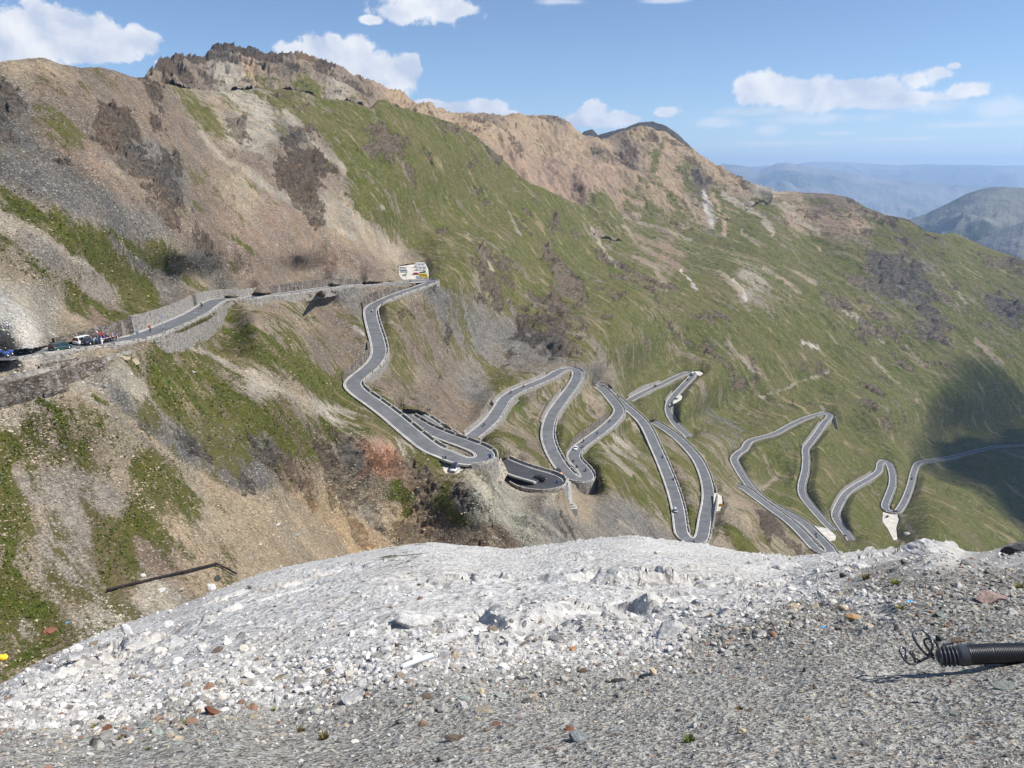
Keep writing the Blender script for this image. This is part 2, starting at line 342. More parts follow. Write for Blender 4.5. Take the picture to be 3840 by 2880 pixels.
VALLEY=np.array([0.86,-0.5]); 
def outer_sign(r):
    s=np.sign(r.N@VALLEY); s[s==0]=1
    tight=np.abs(r.k)>1/16.
    s2=s.copy(); s2[tight]=-np.sign(r.k[tight])       # left turn -> outer side is right (-)
    # keep runs tidy
    return s2
WALLH={'upper':1.6,'viaduct':1.5,'middle':2.2,'steep':1.6,'green':1.6,'right':1.6,'far':1.8}
WSPOT=[(reg(0,900,[(1600,640)])[0],120,6.0),(reg(0,900,[(1780,600)])[0],70,6.5),(reg(0,900,[(2100,500)])[0],110,3.2),(reg(1000,950,[(400,330)])[0],150,3.2),(reg(1000,950,[(900,980)])[0],90,3.6),(reg(1400,1350,[(1000,830)])[0],70,5.2),
 (reg(1400,1350,[(850,850)])[0],40,3.0),(reg(1400,1350,[(1080,430)])[0],60,4.5),(reg(1400,1350,[(1850,1000)])[0],60,5.5),(reg(1400,1350,[(1710,200)])[0],40,4.5),(reg(2200,1350,[(600,240)])[0],50,5.0),(reg(2840,1400,[(1500,740)])[0],90,6.0),(reg(2840,1400,[(630,400)])[0],30,9.0),(reg(2840,1400,[(900,900)])[0],60,4.5)]
def wall_h(name,E):
    u,v,D=proj(E[:,0],E[:,1],E[:,2]); h=np.full(len(E),WALLH[name])
    for (cu,cv),rad,hh in WSPOT:
        f=np.exp(-((u-cu)**2+(v-cv)**2)/(2*(rad*.75)**2)); h=h*(1-f)+np.maximum(h,hh)*f
    return h
def road_ctrl():
    out=[]
    for nme,r in ROADS.items():
        os_=outer_sign(r); st=max(3,int(len(r.P)/ (len(r.P)*1.5/7.5)))
        for off in (-HW-0.6,HW+0.6):
            E=edge(r,off)[r.trim][::5]; sg=os_[r.trim][::5]
            isout=(sg==np.sign(off))
            u,v,D=proj(E[:,0],E[:,1],E[:,2])
            out.append(np.stack([u,v,1/D,np.full(len(u),LAMR)],1))
            B=E[isout].copy(); B[:,2]-=wall_h(nme,B)
            if nme!='viaduct':
                Mw=B.copy(); Mw[:,2]+=.5*wall_h(nme,E[isout]); u,v,D=proj(Mw[:,0],Mw[:,1],Mw[:,2]); D=D*1.006; out.append(np.stack([u,v,1/D,np.full(len(u),LAMR)],1))
                u,v,D=proj(B[:,0],B[:,1],B[:,2]); out.append(np.stack([u,v,1/D,np.full(len(u),LAMR)],1))
    return np.concatenate(out)
def thin(P,dmin):
    keep=[];cell={}
    for i,p in enumerate(P):
        k=(int(p[0]//dmin),int(p[1]//dmin)); ok=True
        for a in (-1,0,1):
            for b in (-1,0,1):
                for j in cell.get((k[0]+a,k[1]+b),()):
                    q=P[j]
                    if (q[0]-p[0])**2+(q[1]-p[1])**2<dmin*dmin: ok=False
        if ok: keep.append(i); cell.setdefault(k,[]).append(i)
    return P[keep]
PADS=[ # gravel lots and lay-bys beside the road: source-pixel outline, height
 ('car_park',[(1497,1000),(1545,993),(1595,991),(1604,1010),(1606,1042),(1582,1044),(1512,1047),(1498,1030)],-57.3),
 ('lay_by',reg(1400,1350,[(560,850),(620,825),(770,850),(770,872),(740,905),(700,935),(600,935)]),-82.2),
 ('lay_by',reg(2200,1350,[(1057,1105),(1085,1108),(1120,1130),(1125,1190),(1105,1245),(1050,1255)]),-163.6),
 ('lay_by',reg(2200,1350,[(1860,1375),(1900,1378),(2000,1400),(2065,1455),(2060,1490),(2010,1500),(1960,1480),(1905,1430)]),-236.0),
 ('lay_by',reg(2200,1350,[(770,285),(792,300),(785,325),(735,355),(718,362),(716,345),(740,310)]),-200.6),
 ('lay_by',reg(2840,1400,[(1045,1140),(1155,1165),(1170,1215),(1150,1280),(1160,1370),(1130,1380),(1085,1290),(1040,1230)]),-313.0),
 ('lay_by',reg(2200,1350,[(900,92),(940,96),(965,108),(940,130),(905,120)]),-196.3),
]
pad_world=[]
def pad_ctrl():
    o=[]
    for n_,poly,z in PADS:
        P=np.array(poly,float)
        for i in range(len(P)):
            for f in (0,.5):
                q=P[i]*(1-f)+P[(i+1)%len(P)]*f; o.append((q[0],q[1],1/depth_from_z(q[0],q[1],z),LAMR))
    return np.array(o)
_rc=thin(np.concatenate([road_ctrl(),pad_ctrl()]),10.)
FA=tps_eval(tps_fit(np.concatenate([_rc,ctrl_points(CA)])))
FB=tps_eval(tps_fit(ctrl_points(CB)))
# parking shelf, gravel lots etc. are flattened later through PADS: polygon in world, z
# ------------------------------------------------------------------ road footprint raster in image space: inverse depth of the road surface
RS=2.5                                         # source px per raster cell
RW,RH=int(3840/RS)+40,int(2880/RS)
road_w=np.full((RH,RW),0,np.float64)
def raster_quad(buf,Q,wv):
    x0=max(int(Q[:,0].min())-1,0);x1=min(int(Q[:,0].max())+2,RW-1);y0=max(int(Q[:,1].min())-1,0);y1=min(int(Q[:,1].max())+2,RH-1)
    if x1<=x0 or y1<=y0: return
    X,Y=np.meshgrid(np.arange(x0,x1+1),np.arange(y0,y1+1)); s=None;ins=np.ones(X.shape,bool)
    area=0
    for i in range(4):
        a=Q[i];b=Q[(i+1)%4]; area+=a[0]*b[1]-b[0]*a[1]
    sg=1 if area>0 else -1
    for i in range(4):
        a=Q[i];b=Q[(i+1)%4]; ins&=sg*((b[0]-a[0])*(Y-a[1])-(b[1]-a[1])*(X-a[0]))>=-0.7*math.hypot(*(b-a))
    sub=buf[y0:y1+1,x0:x1+1]; m=ins&((sub==0)|(wv<sub)); sub[m]=wv
def raster_strip(L,Rr):
    ul,vl,dl=proj(L[:,0],L[:,1],L[:,2]); ur,vr,dr=proj(Rr[:,0],Rr[:,1],Rr[:,2])
    for i in range(len(L)-1):
        Q=np.array([(ul[i],vl[i]),(ul[i+1],vl[i+1]),(ur[i+1],vr[i+1]),(ur[i],vr[i])])/RS
        raster_quad(road_w,Q,1/max(dl[i],dr[i],dl[i+1],dr[i+1]))
for r in ROADS.values(): raster_strip(edge(r,HW+0.7+(1.4 if r.name=='viaduct' else 0))[r.trim],edge(r,-HW-0.7-(1.4 if r.name=='viaduct' else 0))[r.trim])
# dilate by 2 cells, keeping the farthest depth
for _ in range(1):
    b=road_w.copy()
    for sy,sx in ((0,1),(0,-1),(1,0),(-1,0)):
        sft=np.roll(road_w,(sy,sx),(0,1)); m=(b==0)&(sft>0); b[m]=sft[m]
    road_w=b
for nme,poly,z in PADS:
    P=np.array(poly,float); dx,dy,dz=ray(P[:,0],P[:,1]); t=z/dz; W=np.stack([dx*t,dy*t,np.full(len(P),z)],1); pad_world.append(W)
    c=P.mean(0); D=t
    for i in range(len(P)):
        a=P[i];b=P[(i+1)%len(P)]
        raster_quad(road_w,np.array([a,b,c+(b-a)*0.001,c])/RS,1/D.max())
road_dist=np.where(road_w>0,0,99).astype(np.float32)
for k in range(1,14):
    m=(road_dist>90); nb=np.zeros_like(m)
    for sy,sx in ((0,1),(0,-1),(1,0),(-1,0)): nb|=np.roll(road_dist<90,(sy,sx),(0,1))
    road_dist[m&nb]=k
def sample(buf,u,v,nearest=False):
    x=np.clip(u/RS,0,RW-1.01);y=np.clip(v/RS,0,RH-1.01)
    if nearest: return buf[(y+.5).astype(int),(x+.5).astype(int)]
    xi=x.astype(int);yi=y.astype(int);fx=x-xi;fy=y-yi
    return buf[yi,xi]*(1-fx)*(1-fy)+buf[yi,xi+1]*fx*(1-fy)+buf[yi+1,xi]*(1-fx)*fy+buf[yi+1,xi+1]*fx*fy
# ------------------------------------------------------------------ what covers the ground where: tint, grass share, bare-rock share (P coordinates)
TN={'tan':(.275,.225,.155),'pale':(.36,.325,.26),'brown':(.17,.13,.095),'red':(.20,.15,.11),'grey':(.15,.142,.125),'slate':(.118,.113,.102),'greeny':(.30,.295,.235),'orange':(.36,.25,.15),
    'buff':(.33,.245,.155),'rosy':(.27,.19,.135),'dark':(.075,.06,.048),'white':(.48,.47,.43),'purple':(.225,.205,.175),'ocher':(.36,.26,.15),'rust':(.34,.17,.10)}
ZS='''30 150 tan .1 .1;100 143 tan .15 0;200 158 brown .4 .2;290 175 brown .1 .4;30 220 slate .05 1;20 300 slate .1 .8;100 200 brown .25 .25;160 240 brown .15 .2;110 265 brown .5 .05;150 310 brown .45 .1
60 350 slate .05 .1;150 420 slate 0 .1;250 470 slate 0 .05;310 495 slate 0 0;0 370 slate .3 .3;60 400 slate .35 .1;200 350 red 0 .1;300 420 red 0 .1;250 280 brown .05 .6;330 270 brown .05 .6
300 340 grey .05 .7;380 395 slate .05 .8;400 300 brown .1 .4;360 220 brown .2 .3;440 250 tan .55 .2;420 215 tan .45 .1;515 285 pale .1 .9;480 240 tan .3 .4;560 235 pale .3 .4;500 200 pale .3 .2;600 215 tan .6 .1;640 200 tan .65 .1
450 340 brown .1 .3;430 420 brown .25 .1;520 420 tan .1 .05;600 480 red .05 0;500 520 red .02 0;700 560 red 0 0;780 580 red 0 0;400 500 brown .1 .05;550 370 brown .1 .4;640 400 red .05 .95;690 420 red .1 .8;600 340 brown .15 .7;690 350 brown .3 .8
560 300 pale .1 .4;620 300 grey .35 .5;760 500 tan 0 0;820 540 tan .05 0;720 450 tan .05 .3;800 590 brown .05 0;860 560 tan .3 0;350 580 grey .2 0;450 600 grey .2 0;550 600 brown .05 0;300 560 grey .25 .1
0 440 pale .7 0;60 470 tan .8 0;150 520 tan .8 0;220 560 tan .85 0;290 620 tan .75 0;310 680 tan .7 0;350 560 tan .55 0;430 620 tan .35 0;0 490 pale .1 0;90 545 purple .1 0;200 620 purple .15 0;0 550 tan .6 0;80 600 tan .65 0;160 660 tan .7 0
30 600 tan .2 .2;100 660 pale .05 .2;150 710 tan .1 0;220 700 brown .15 0;280 730 brown .15 0;30 690 white 0 .6;70 730 white .05 .4;100 745 pale 0 .2;180 735 tan .05 .1;50 640 pale 0 .5;370 640 grey .2 0;400 660 brown .2 0
650 235 tan .6 .2;700 250 tan .85 .1;800 260 tan .85 .3;850 300 tan .85 .2;760 350 tan .85 .1;800 450 tan .85 .3;900 350 tan .88 .35;950 450 tan .85 .45;1000 350 tan .88 .3;900 500 tan .8 .5;1000 550 tan .75 .6;1100 450 tan .88 .3;1100 600 tan .75 .6;1200 500 tan .9 .3;1200 600 tan .85 .45
1150 700 brown .7 .75;1050 620 tan .65 .7;950 590 tan .7 .3;1300 620 tan .85 .4;1350 700 tan .75 .6;1250 780 tan .75 .3;1450 750 tan .7 .6;1200 430 tan .85 .05;1300 470 tan .8 0;1400 480 tan .75 .02;1350 440 buff .6 0;1500 540 tan .75 0;1450 560 rosy .4 0;1560 560 tan .85 0;1500 640 tan .9 .1
1240 400 rosy .15 0;1240 340 buff .05 .1;1300 380 rosy .02 0;1290 330 buff .1 .35;1350 340 brown .25 .6;1400 310 buff .35 .4;1440 330 buff .1 .2;1400 380 buff .25 .2;1450 400 buff .1 .1;1500 410 dark .3 .8;1540 370 buff .1 .5;1600 400 buff .1 .6;1640 418 pale .1 .3;1420 430 buff .3 0;1480 400 tan .75 .1
1560 450 tan .85 0;1600 500 tan .9 0;1650 450 tan .8 .05;1700 430 buff .3 .5;1760 430 brown .35 .5;1830 440 brown .25 .7;1720 470 buff .35 .1;1800 490 rosy .15 .1;1850 480 buff .2 .3;1880 470 tan .6 .2;1780 550 tan .95 0;1900 520 tan .9 .05;1960 490 dark .7 .3;2000 510 dark .7 .4;2060 530 tan .85 .2;2150 570 tan .85 .25;2200 590 brown .7 .4
1700 600 tan .9 0;1650 660 tan .65 .05;1620 620 pale .4 .1;1700 650 tan .8 .1;1850 560 tan .7 .6;1900 580 grey .5 .9;1950 600 grey .5 .85;1990 640 grey .6 .7;2050 650 tan .7 .4;2100 600 tan .85 .1;2180 680 grey .7 .5;2100 720 tan .8 .2;2200 760 tan .85 .2
1550 730 tan .85 .4;1650 730 tan .95 0;1750 720 tan .95 .1;1850 730 tan .8 .4;1900 800 tan .85 .3;1700 820 tan .9 .2;1600 800 tan .85 .3;2000 800 tan .85 .3;2100 850 tan .92 .15;2000 900 tan .9 .15;2150 930 tan .88 .1;2200 850 tan .95 .05;1800 850 tan .95 .1;1550 850 tan .85 .1
350 800 tan .6 0;300 790 tan .5 .1;450 700 tan .8 0;540 750 tan .85 0;640 810 tan .9 0;740 870 tan .85 0;830 920 tan .6 .05;560 690 tan .35 0;650 700 tan .45 .05;700 760 brown .35 0;620 740 tan .55 0;760 650 grey .25 0;720 690 brown .3 0;500 800 tan .55 0;560 840 pale .25 0;650 860 tan .35 .1;700 900 pale .3 0;780 920 tan .5 .1;880 980 pale .3 .05;430 780 tan .7 .05
350 840 tan .85 0;420 880 tan .85 .1;280 830 pale .1 .1;200 840 pale .1 0;260 870 grey .2 .8;320 930 slate .15 1;400 970 slate .2 1;480 960 slate .45 .8;520 900 brown .7 .35;600 900 brown .75 .3;560 980 slate .4 .85;640 960 brown .7 .4;700 930 brown .6 .4;560 1040 slate .2 .6;500 1020 slate .3 .8;620 1040 brown .4 .4
30 900 pale .1 0;80 860 pale .1 0;60 920 tan .5 0;120 900 tan .6 0;200 900 tan .45 0;160 960 tan .6 0;30 980 tan .5 0;260 960 tan .4 0;330 1040 tan .6 0;400 1080 tan .55 0;240 1000 tan .3 0;60 1060 purple .1 0;130 1080 purple .05 0;220 1080 purple .1 0;10 1050 tan .6 0;170 1150 purple .1 0;20 1130 tan .65 0;100 1190 purple .15 0;50 1180 tan .45 0
240 1190 brown 1 0;300 1135 brown .85 0;220 1150 brown .5 0;260 1240 brown .6 0;330 1210 brown .15 0;150 1230 purple .15 0;30 1300 tan .85 0;90 1320 tan .6 0;20 1340 tan .8 0;160 1300 tan .35 0;200 1340 pale .3 0;60 1370 pale .2 0;120 1380 tan .5 0;60 1410 tan .5 0;330 1290 pale .2 0;450 1240 tan .15 0;400 1160 tan .15 0
430 1040 tan .05 0;560 1120 tan 0 0;480 1150 tan .1 0;600 1130 tan 0 0;600 1080 tan .3 .1;660 1180 tan 0 0;540 1200 tan .05 0;620 1210 tan .05 0;350 1120 tan .25 0;700 1200 tan 0 0;680 1130 tan .15 .2
700 1000 brown .45 .8;760 1000 grey .3 1;740 1050 tan .1 .9;700 1100 ocher 0 .7;780 1100 pale 0 1;850 1060 tan .5 .7;830 1000 rust 0 1;850 985 rust 0 1;900 1000 tan .6 .6;920 1060 tan .2 1;880 1120 ocher .05 1;960 1090 tan .7 .5;900 1150 tan .1 1;1000 1080 grey .3 .8;1000 1140 brown .3 .9;960 1150 brown .2 .9;780 1160 ocher 0 .9;1070 1160 brown .3 .6;740 1140 ocher 0 .3
960 1020 tan .3 .1;1030 1060 greeny .02 .2;1080 1090 greeny .02 .3;1120 1130 greeny .02 .3;1050 1120 greeny .02 .3;1180 1120 grey 0 .3;1250 1100 tan .02 .1;1220 1150 grey .02 .5;1300 1140 grey .05 .1;1350 1130 grey .05 0;1400 1150 grey .02 0;1160 1080 pale 0 .2
860 640 tan .55 0;900 680 brown .4 .1;950 650 grey .35 .3;1000 700 grey .25 .2;1050 740 grey .12 .3;1100 740 slate .05 .3;900 760 brown .35 .1;960 800 brown .2 .05;1020 850 grey .1 .05;880 840 brown .35 0;950 860 brown .15 0;1000 900 brown .12 0;1180 760 slate .03 .6;1260 800 slate .1 .8;830 700 tan .6 0;870 800 tan .45 .05
1110 860 tan .85 0;1150 860 tan .5 .05;1130 930 tan .5 0;1060 960 tan .6 0;1100 980 tan .55 .05;1160 980 brown .4 0;1200 900 grey .3 .1;1230 850 tan .5 .05;1220 950 tan .85 0;1250 900 tan .5 0;1290 880 tan .35 0;1300 940 tan .75 0;1180 1000 tan .5 0;1240 820 tan .3 .1
1340 1000 tan .7 0;1380 950 tan .75 .05;1330 900 tan .8 0;1420 1080 tan .75 0;1300 1020 tan .8 0;1380 1050 tan .8 0;1440 1120 tan .5 0;1330 970 pale .4 0;1480 1000 tan .6 .05;1470 900 tan .8 0;1510 1050 tan .6 0;1480 1120 tan .75 0;1430 860 tan .9 0;1560 980 tan .5 .2;1560 930 grey .6 .4;1600 1000 tan .8 0;1560 1110 tan .4 0
1650 1130 brown .2 .8;1600 1120 tan .15 .1;1590 1170 tan .8 0;1680 1180 tan .3 .3;1550 1180 tan .15 0;1620 1070 tan .5 0;1700 1100 tan .95 0;1700 1000 tan .9 0;1650 960 tan .95 0;1800 1000 tan .95 0;1850 1100 tan .9 0;1900 1060 tan .85 0;1950 1150 tan .85 0;2050 1080 tan .9 0;2100 1150 tan .92 0;2180 1050 tan .97 0;2000 1000 tan .9 0;1420 830 tan .95 0;1500 830 tan .6 .3;1560 880 tan .75 .1'''
ZP=[]
for seg in ZS.replace('\n',';').split(';'):
    a=seg.split(); ZP.append((float(a[0]),float(a[1]))+TN[a[2]]+(float(a[3]),float(a[4])))
ZP=np.array(ZP)
ZB='''310 175 brown .05 .8;350 150 brown .02 .9;400 135 brown .02 .9;400 180 brown .1 .7;470 120 dark .02 1;540 120 dark .02 1;500 160 grey .02 .9;560 150 brown 0 1;540 175 orange 0 .4;500 185 pale .05 .5;600 130 brown .02 1;650 125 buff .1 .6;700 150 brown .05 .8;620 170 dark .1 .9;700 180 brown .1 .8;760 190 brown .05 .5
760 170 rosy .05 .3;820 200 rosy .05 .3;780 215 brown .2 .5;860 220 buff .05 .3;500 195 pale .3 .2;560 192 tan .7 .05;650 200 tan .8 .1;720 200 pale .2 .3;850 235 buff .1 .3;950 250 buff .05 .2;1000 270 buff .05 .4;1050 260 brown .1 .6;1100 270 buff .2 .4;1150 265 buff .1 .4;1200 265 brown .1 .6
1050 300 buff .1 .3;1100 330 buff .15 .3;1150 320 buff .2 .4;1200 330 buff .1 .3;1180 370 rosy 0 0;1220 400 rosy .02 0;1150 370 rosy 0 0;1100 350 rosy .1 .1;1250 320 buff .15 .4;1280 345 brown .3 .8;1240 380 rosy .05 0;1250 290 buff .05 .3;1290 300 brown .1 .7'''
ZBP=[]
for seg in ZB.replace('\n',';').split(';'):
    a=seg.split(); ZBP.append((float(a[0]),float(a[1]))+TN[a[2]]+(float(a[3]),float(a[4])))
ZBP=np.concatenate([np.array(ZBP),ZP[(ZP[:,0]>1225)&(ZP[:,1]<520)]])
# strokes: kind, width (P), points; kinds change tint / grass / rock along a run of ground
STK=[('pale',7,.9,[(545,243),(570,262),(592,282)]),('pale',8,.85,[(615,252),(640,280),(668,305),(700,335),(745,372)]),('pale',9,.7,[(435,293),(455,320),(480,350),(560,400),(640,450),(760,520)]),('pale',16,.7,[(700,440),(780,490),(860,560)]),
('tan',14,.8,[(790,500),(840,560),(880,590)]),('pale',5,.9,[(255,520),(300,560),(270,535)]),('tan',8,.8,[(232,365),(280,400),(330,440),(370,470)]),
('grass',13,.9,[(0,418),(60,460),(140,510),(220,560),(300,610),(330,650)]),('grass',9,.8,[(240,505),(300,550),(360,590),(430,630),(450,640)]),('grass',7,.7,[(0,520),(90,590),(170,640),(240,690)]),('grass',9,.9,[(240,690),(290,693),(320,690)]),('grass',6,.6,[(420,450),(480,510),(560,560)]),
('pale',7,.8,[(0,470),(60,505),(120,540),(200,590)]),
('tan',8,.95,[(195,845),(250,890),(300,935),(360,985),(433,1035),(520,1090),(590,1130),(660,1180),(720,1210)]),('tan',16,.8,[(433,1045),(520,1110),(600,1160),(690,1215)]),
('slate',12,.8,[(395,985),(450,1020),(520,1050),(560,1060)]),('bright',9,.95,[(85,868),(115,890),(135,915)]),('bright',8,.9,[(330,800),(345,820),(400,860),(430,885)]),('bright',7,.8,[(200,857),(225,873)]),
('bright',7,.7,[(5,950),(40,975),(20,1010)]),('bright',7,.8,[(0,1025),(15,1060),(25,1080)]),('bright',20,.9,[(-10,1290),(40,1310),(90,1325)]),('bright',8,.7,[(10,1170),(30,1200)]),('bright',7,.7,[(100,1400),(60,1430),(20,1450),(130,1370)]),('bright',9,.8,[(30,1180),(15,1230),(40,1250)]),
('grass',22,.9,[(225,1160),(245,1200),(235,1240)]),('grass',16,.9,[(285,1130),(315,1140)]),
('yellow',8,.8,[(440,690),(520,740),(600,790),(680,830),(760,870)]),('grass',9,.8,[(500,700),(580,740),(650,790),(720,840)]),('pale',6,.7,[(380,740),(480,790),(600,850),(700,880),(760,905)]),('pale',4,.6,[(620,860),(700,900),(780,925)]),
('grass',14,.9,[(380,830),(420,870),(460,900)]),('bright',10,.8,[(860,1055),(850,1075)]),('grass',14,.8,[(860,1050),(890,1090),(880,1110)]),('grass',14,.8,[(970,1060),(960,1100),(1000,1130)]),('grass',12,.8,[(905,960),(930,985),(950,1010)]),
('rust',12,.95,[(838,975),(850,1000),(835,1025)]),('rust',9,.6,[(800,1010),(780,1035)]),('ocher',10,.8,[(650,1075),(690,1120),(750,1165),(790,1185)]),('ocher',12,.7,[(860,1150),(880,1165)]),
('pale',4,.8,[(1095,1060),(1150,1110),(1210,1160),(1250,1180)]),('pale',3,.8,[(1330,1130),(1380,1170)]),
('bright',8,.7,[(1110,865),(1105,890),(1120,900)]),('grass',8,.8,[(1130,910),(1160,930),(1190,970)]),('grass',10,.9,[(1210,920),(1235,940),(1225,990)]),('grass',7,.8,[(1060,955),(1090,950),(1130,960)]),
('pale',5,.8,[(1290,960),(1330,1000),(1360,1030)]),('pale',4,.7,[(1320,940),(1370,990)]),('pale',4,.7,[(1350,910),(1390,950),(1420,990)]),('tan',5,.7,[(1450,920),(1500,970),(1520,1000)]),
('pale',4,.8,[(1275,500),(1300,545),(1330,580)]),('pale',4,.7,[(1100,470),(1120,510)]),('pale',4,.7,[(800,420),(830,455)]),('pale',4,.9,[(1010,515),(1040,560),(1060,590)]),('tan',5,.8,[(1370,560),(1410,580),(1440,630)]),('tan',4,.8,[(1340,490),(1380,530),(1400,545)]),
('white',4,.9,[(1580,610),(1600,635),(1615,655)]),('white',4,.9,[(1463,590),(1490,620),(1500,630)]),('tan',5,.8,[(1550,590),(1600,640)]),('ocher',4,.8,[(1755,532),(1770,550)]),('tan',4,.8,[(1690,580),(1740,610),(1760,620)]),('tan',5,.8,[(1650,585),(1700,620)]),
('pale',3,.8,[(1800,650),(1830,690)]),('pale',6,.7,[(1840,690),(1870,710),(1900,740)]),('tan',4,.7,[(1950,750),(2000,800)]),('white',6,.9,[(1730,745),(1765,757)]),('tan',5,.8,[(1690,620),(1720,640)]),
('white',7,.95,[(1520,428),(1525,460),(1535,490)]),('orange',7,.9,[(1540,430),(1555,470),(1565,510)]),('dark',5,.8,[(1490,385),(1510,420),(1530,400)]),('pale',6,.8,[(1560,425),(1600,450),(1640,480),(1670,510)]),('orange',5,.7,[(1500,440),(1510,470),(1530,495)]),
('pale',5,.8,[(1690,445),(1720,475),(1770,510)]),('grassv',8,.8,[(1440,440),(1460,470),(1470,480)]),('grassv',7,.7,[(1410,345),(1405,380),(1410,400)]),('grassv',5,.8,[(1430,300),(1425,340)]),('pale',6,.7,[(1620,415),(1650,420),(1690,425)]),('dark',6,.6,[(1560,385),(1600,400),(1630,415)]),
('buff',3,.8,[(1230,360),(1280,372),(1340,382),(1450,395)]),('dark',7,.6,[(1290,340),(1340,370),(1400,385)]),('rosy',12,.8,[(1232,400),(1300,420),(1380,455)]),('tan',3,.9,[(1340,480),(1420,500),(1490,520)]),
('tan',6,.7,[(1880,780),(1950,850),(1990,890)]),('pale',3,.7,[(1600,790),(1660,830)]),('tan',8,.7,[(1570,750),(1620,800)]),('pale',5,.9,[(1920,1120),(1930,1150),(1945,1185)]),('tan',7,.8,[(1950,1120),(1970,1160),(1985,1190)]),
('tan',5,.7,[(1670,1040),(1640,1060)]),('pale',5,.6,[(1640,860),(1690,850),(1780,810)]),('white',4,.7,[(770,713),(790,722)]),('tan',4,.8,[(2030,600),(2080,660)]),('tan',3,.8,[(1600,500),(1640,540)]),('tan',3,.8,[(2100,740),(2160,800)]),('tan',3,.8,[(1760,870),(1800,910)]),
]
GRASSC=(.088,.088,.024)
def stroke_fields(kinds):
    return
def zone_eval(ZPt,U,V,strokes,wp,an=(45,.62,1.15),pw=-2.2,wamp=11):
    """U,V in P coords; wp = warp noise pair. returns tint(3), grass, rock, bright"""
    U=U+wp[0]*wamp; V=V+wp[1]*wamp
    sh=U.shape; u=U.ravel();v=V.ravel(); out=np.zeros((u.size,5),np.float32)
    ca,sa=math.cos(math.radians(an[0])),math.sin(math.radians(an[0]))
    za=(ZPt[:,0]*ca+ZPt[:,1]*sa).astype(np.float32); zb=(-ZPt[:,0]*sa+ZPt[:,1]*ca).astype(np.float32); val=ZPt[:,2:].astype(np.float32)
    for i in range(0,u.size,40000):
        a=(u[i:i+40000]*ca+v[i:i+40000]*sa).astype(np.float32)[:,None]; b=(-u[i:i+40000]*sa+v[i:i+40000]*ca).astype(np.float32)[:,None]
        d=((a-za)*an[1])**2+((b-zb)*an[2])**2+160.; w=d**pw; w/=w.sum(1)[:,None]; out[i:i+40000]=w@val
    br=np.zeros(u.size,np.float32)
    for kind,wd,stg,pts in strokes:
        P=np.array(pts,float); x0,x1=P[:,0].min()-3*wd,P[:,0].max()+3*wd; y0,y1=P[:,1].min()-3*wd,P[:,1].max()+3*wd
        m=np.where((u>x0)&(u<x1)&(v>y0)&(v<y1))[0]
        if len(m)==0: continue
        uu=u[m];vv=v[m]; dm=np.full(len(m),1e9)
        for (ax,ay),(bx,by) in zip(P[:-1],P[1:]):
            L2=(bx-ax)**2+(by-ay)**2; t=np.clip(((uu-ax)*(bx-ax)+(vv-ay)*(by-ay))/L2,0,1); dm=np.minimum(dm,np.hypot(uu-ax-t*(bx-ax),vv-ay-t*(by-ay)))
        f=(stg*.88*(1-smooth(0.1*wd,1.6*wd,dm)))[:,None].astype(np.float32)
        o=out[m]
        if kind in ('grass','bright','yellow','grassv'):
            o[:,3:4]=o[:,3:4]*(1-f)+f*1.0; o[:,4:5]*=(1-f); br[m]=np.maximum(br[m],f[:,0]*{'grass':.25,'bright':1.,'yellow':.7,'grassv':0.}[kind])
        elif kind=='dark': o[:,4:5]=o[:,4:5]*(1-f)+f; o[:,:3]=o[:,:3]*(1-f)+f*np.array(TN['dark'],np.float32)
        else:
            o[:,:3]=o[:,:3]*(1-f)+f*np.array(TN[kind],np.float32); o[:,3:4]*=(1-f)
            if kind=='rust': o[:,4:5]=np.maximum(o[:,4:5],f)
        out[m]=o
    return out,br
def hash3(i,j,k,s):
    h=(i*374761393+j*668265263+k*1274126177+s*974711).astype(np.int64)&0x7fffffff
    h=(h^(h>>13))*1274126177&0x7fffffff; return ((h^(h>>16))&0xffff)/65535.
def blocks(x,y,z,sd=0):
    """worley cells: returns cell value, second minus first distance"""
    xi=np.floor(x).astype(np.int64);yi=np.floor(y).astype(np.int64);zi=np.floor(z).astype(np.int64)
    d1=np.full(x.shape,9.);d2=np.full(x.shape,9.);val=np.zeros(x.shape)
    for a in (-1,0,1):
        for b in (-1,0,1):
            for c in (-1,0,1):
                i=xi+a;j=yi+b;k=zi+c
                px=i+hash3(i,j,k,sd+1);py=j+hash3(i,j,k,sd+2);pz=k+hash3(i,j,k,sd+3)
                d=(px-x)**2+(py-y)**2+(pz-z)**2
                nx=hash3(i,j,k,sd+4)-.5;ny=hash3(i,j,k,sd+5)-.5
                v=hash3(i,j,k,sd+6)-.5+1.1*(nx*(x-px)+ny*(z-pz))
                m=d<d1; d2=np.where(m,d1,np.minimum(d2,d)); val=np.where(m,v,val); d1=np.where(m,d,d1)
    e=np.sqrt(d2)-np.sqrt(d1); return (val+.35)*smooth(0,.22,e)-.35,e
FALL=np.array([.8,-.6]); STRK=np.array([.6,.8])
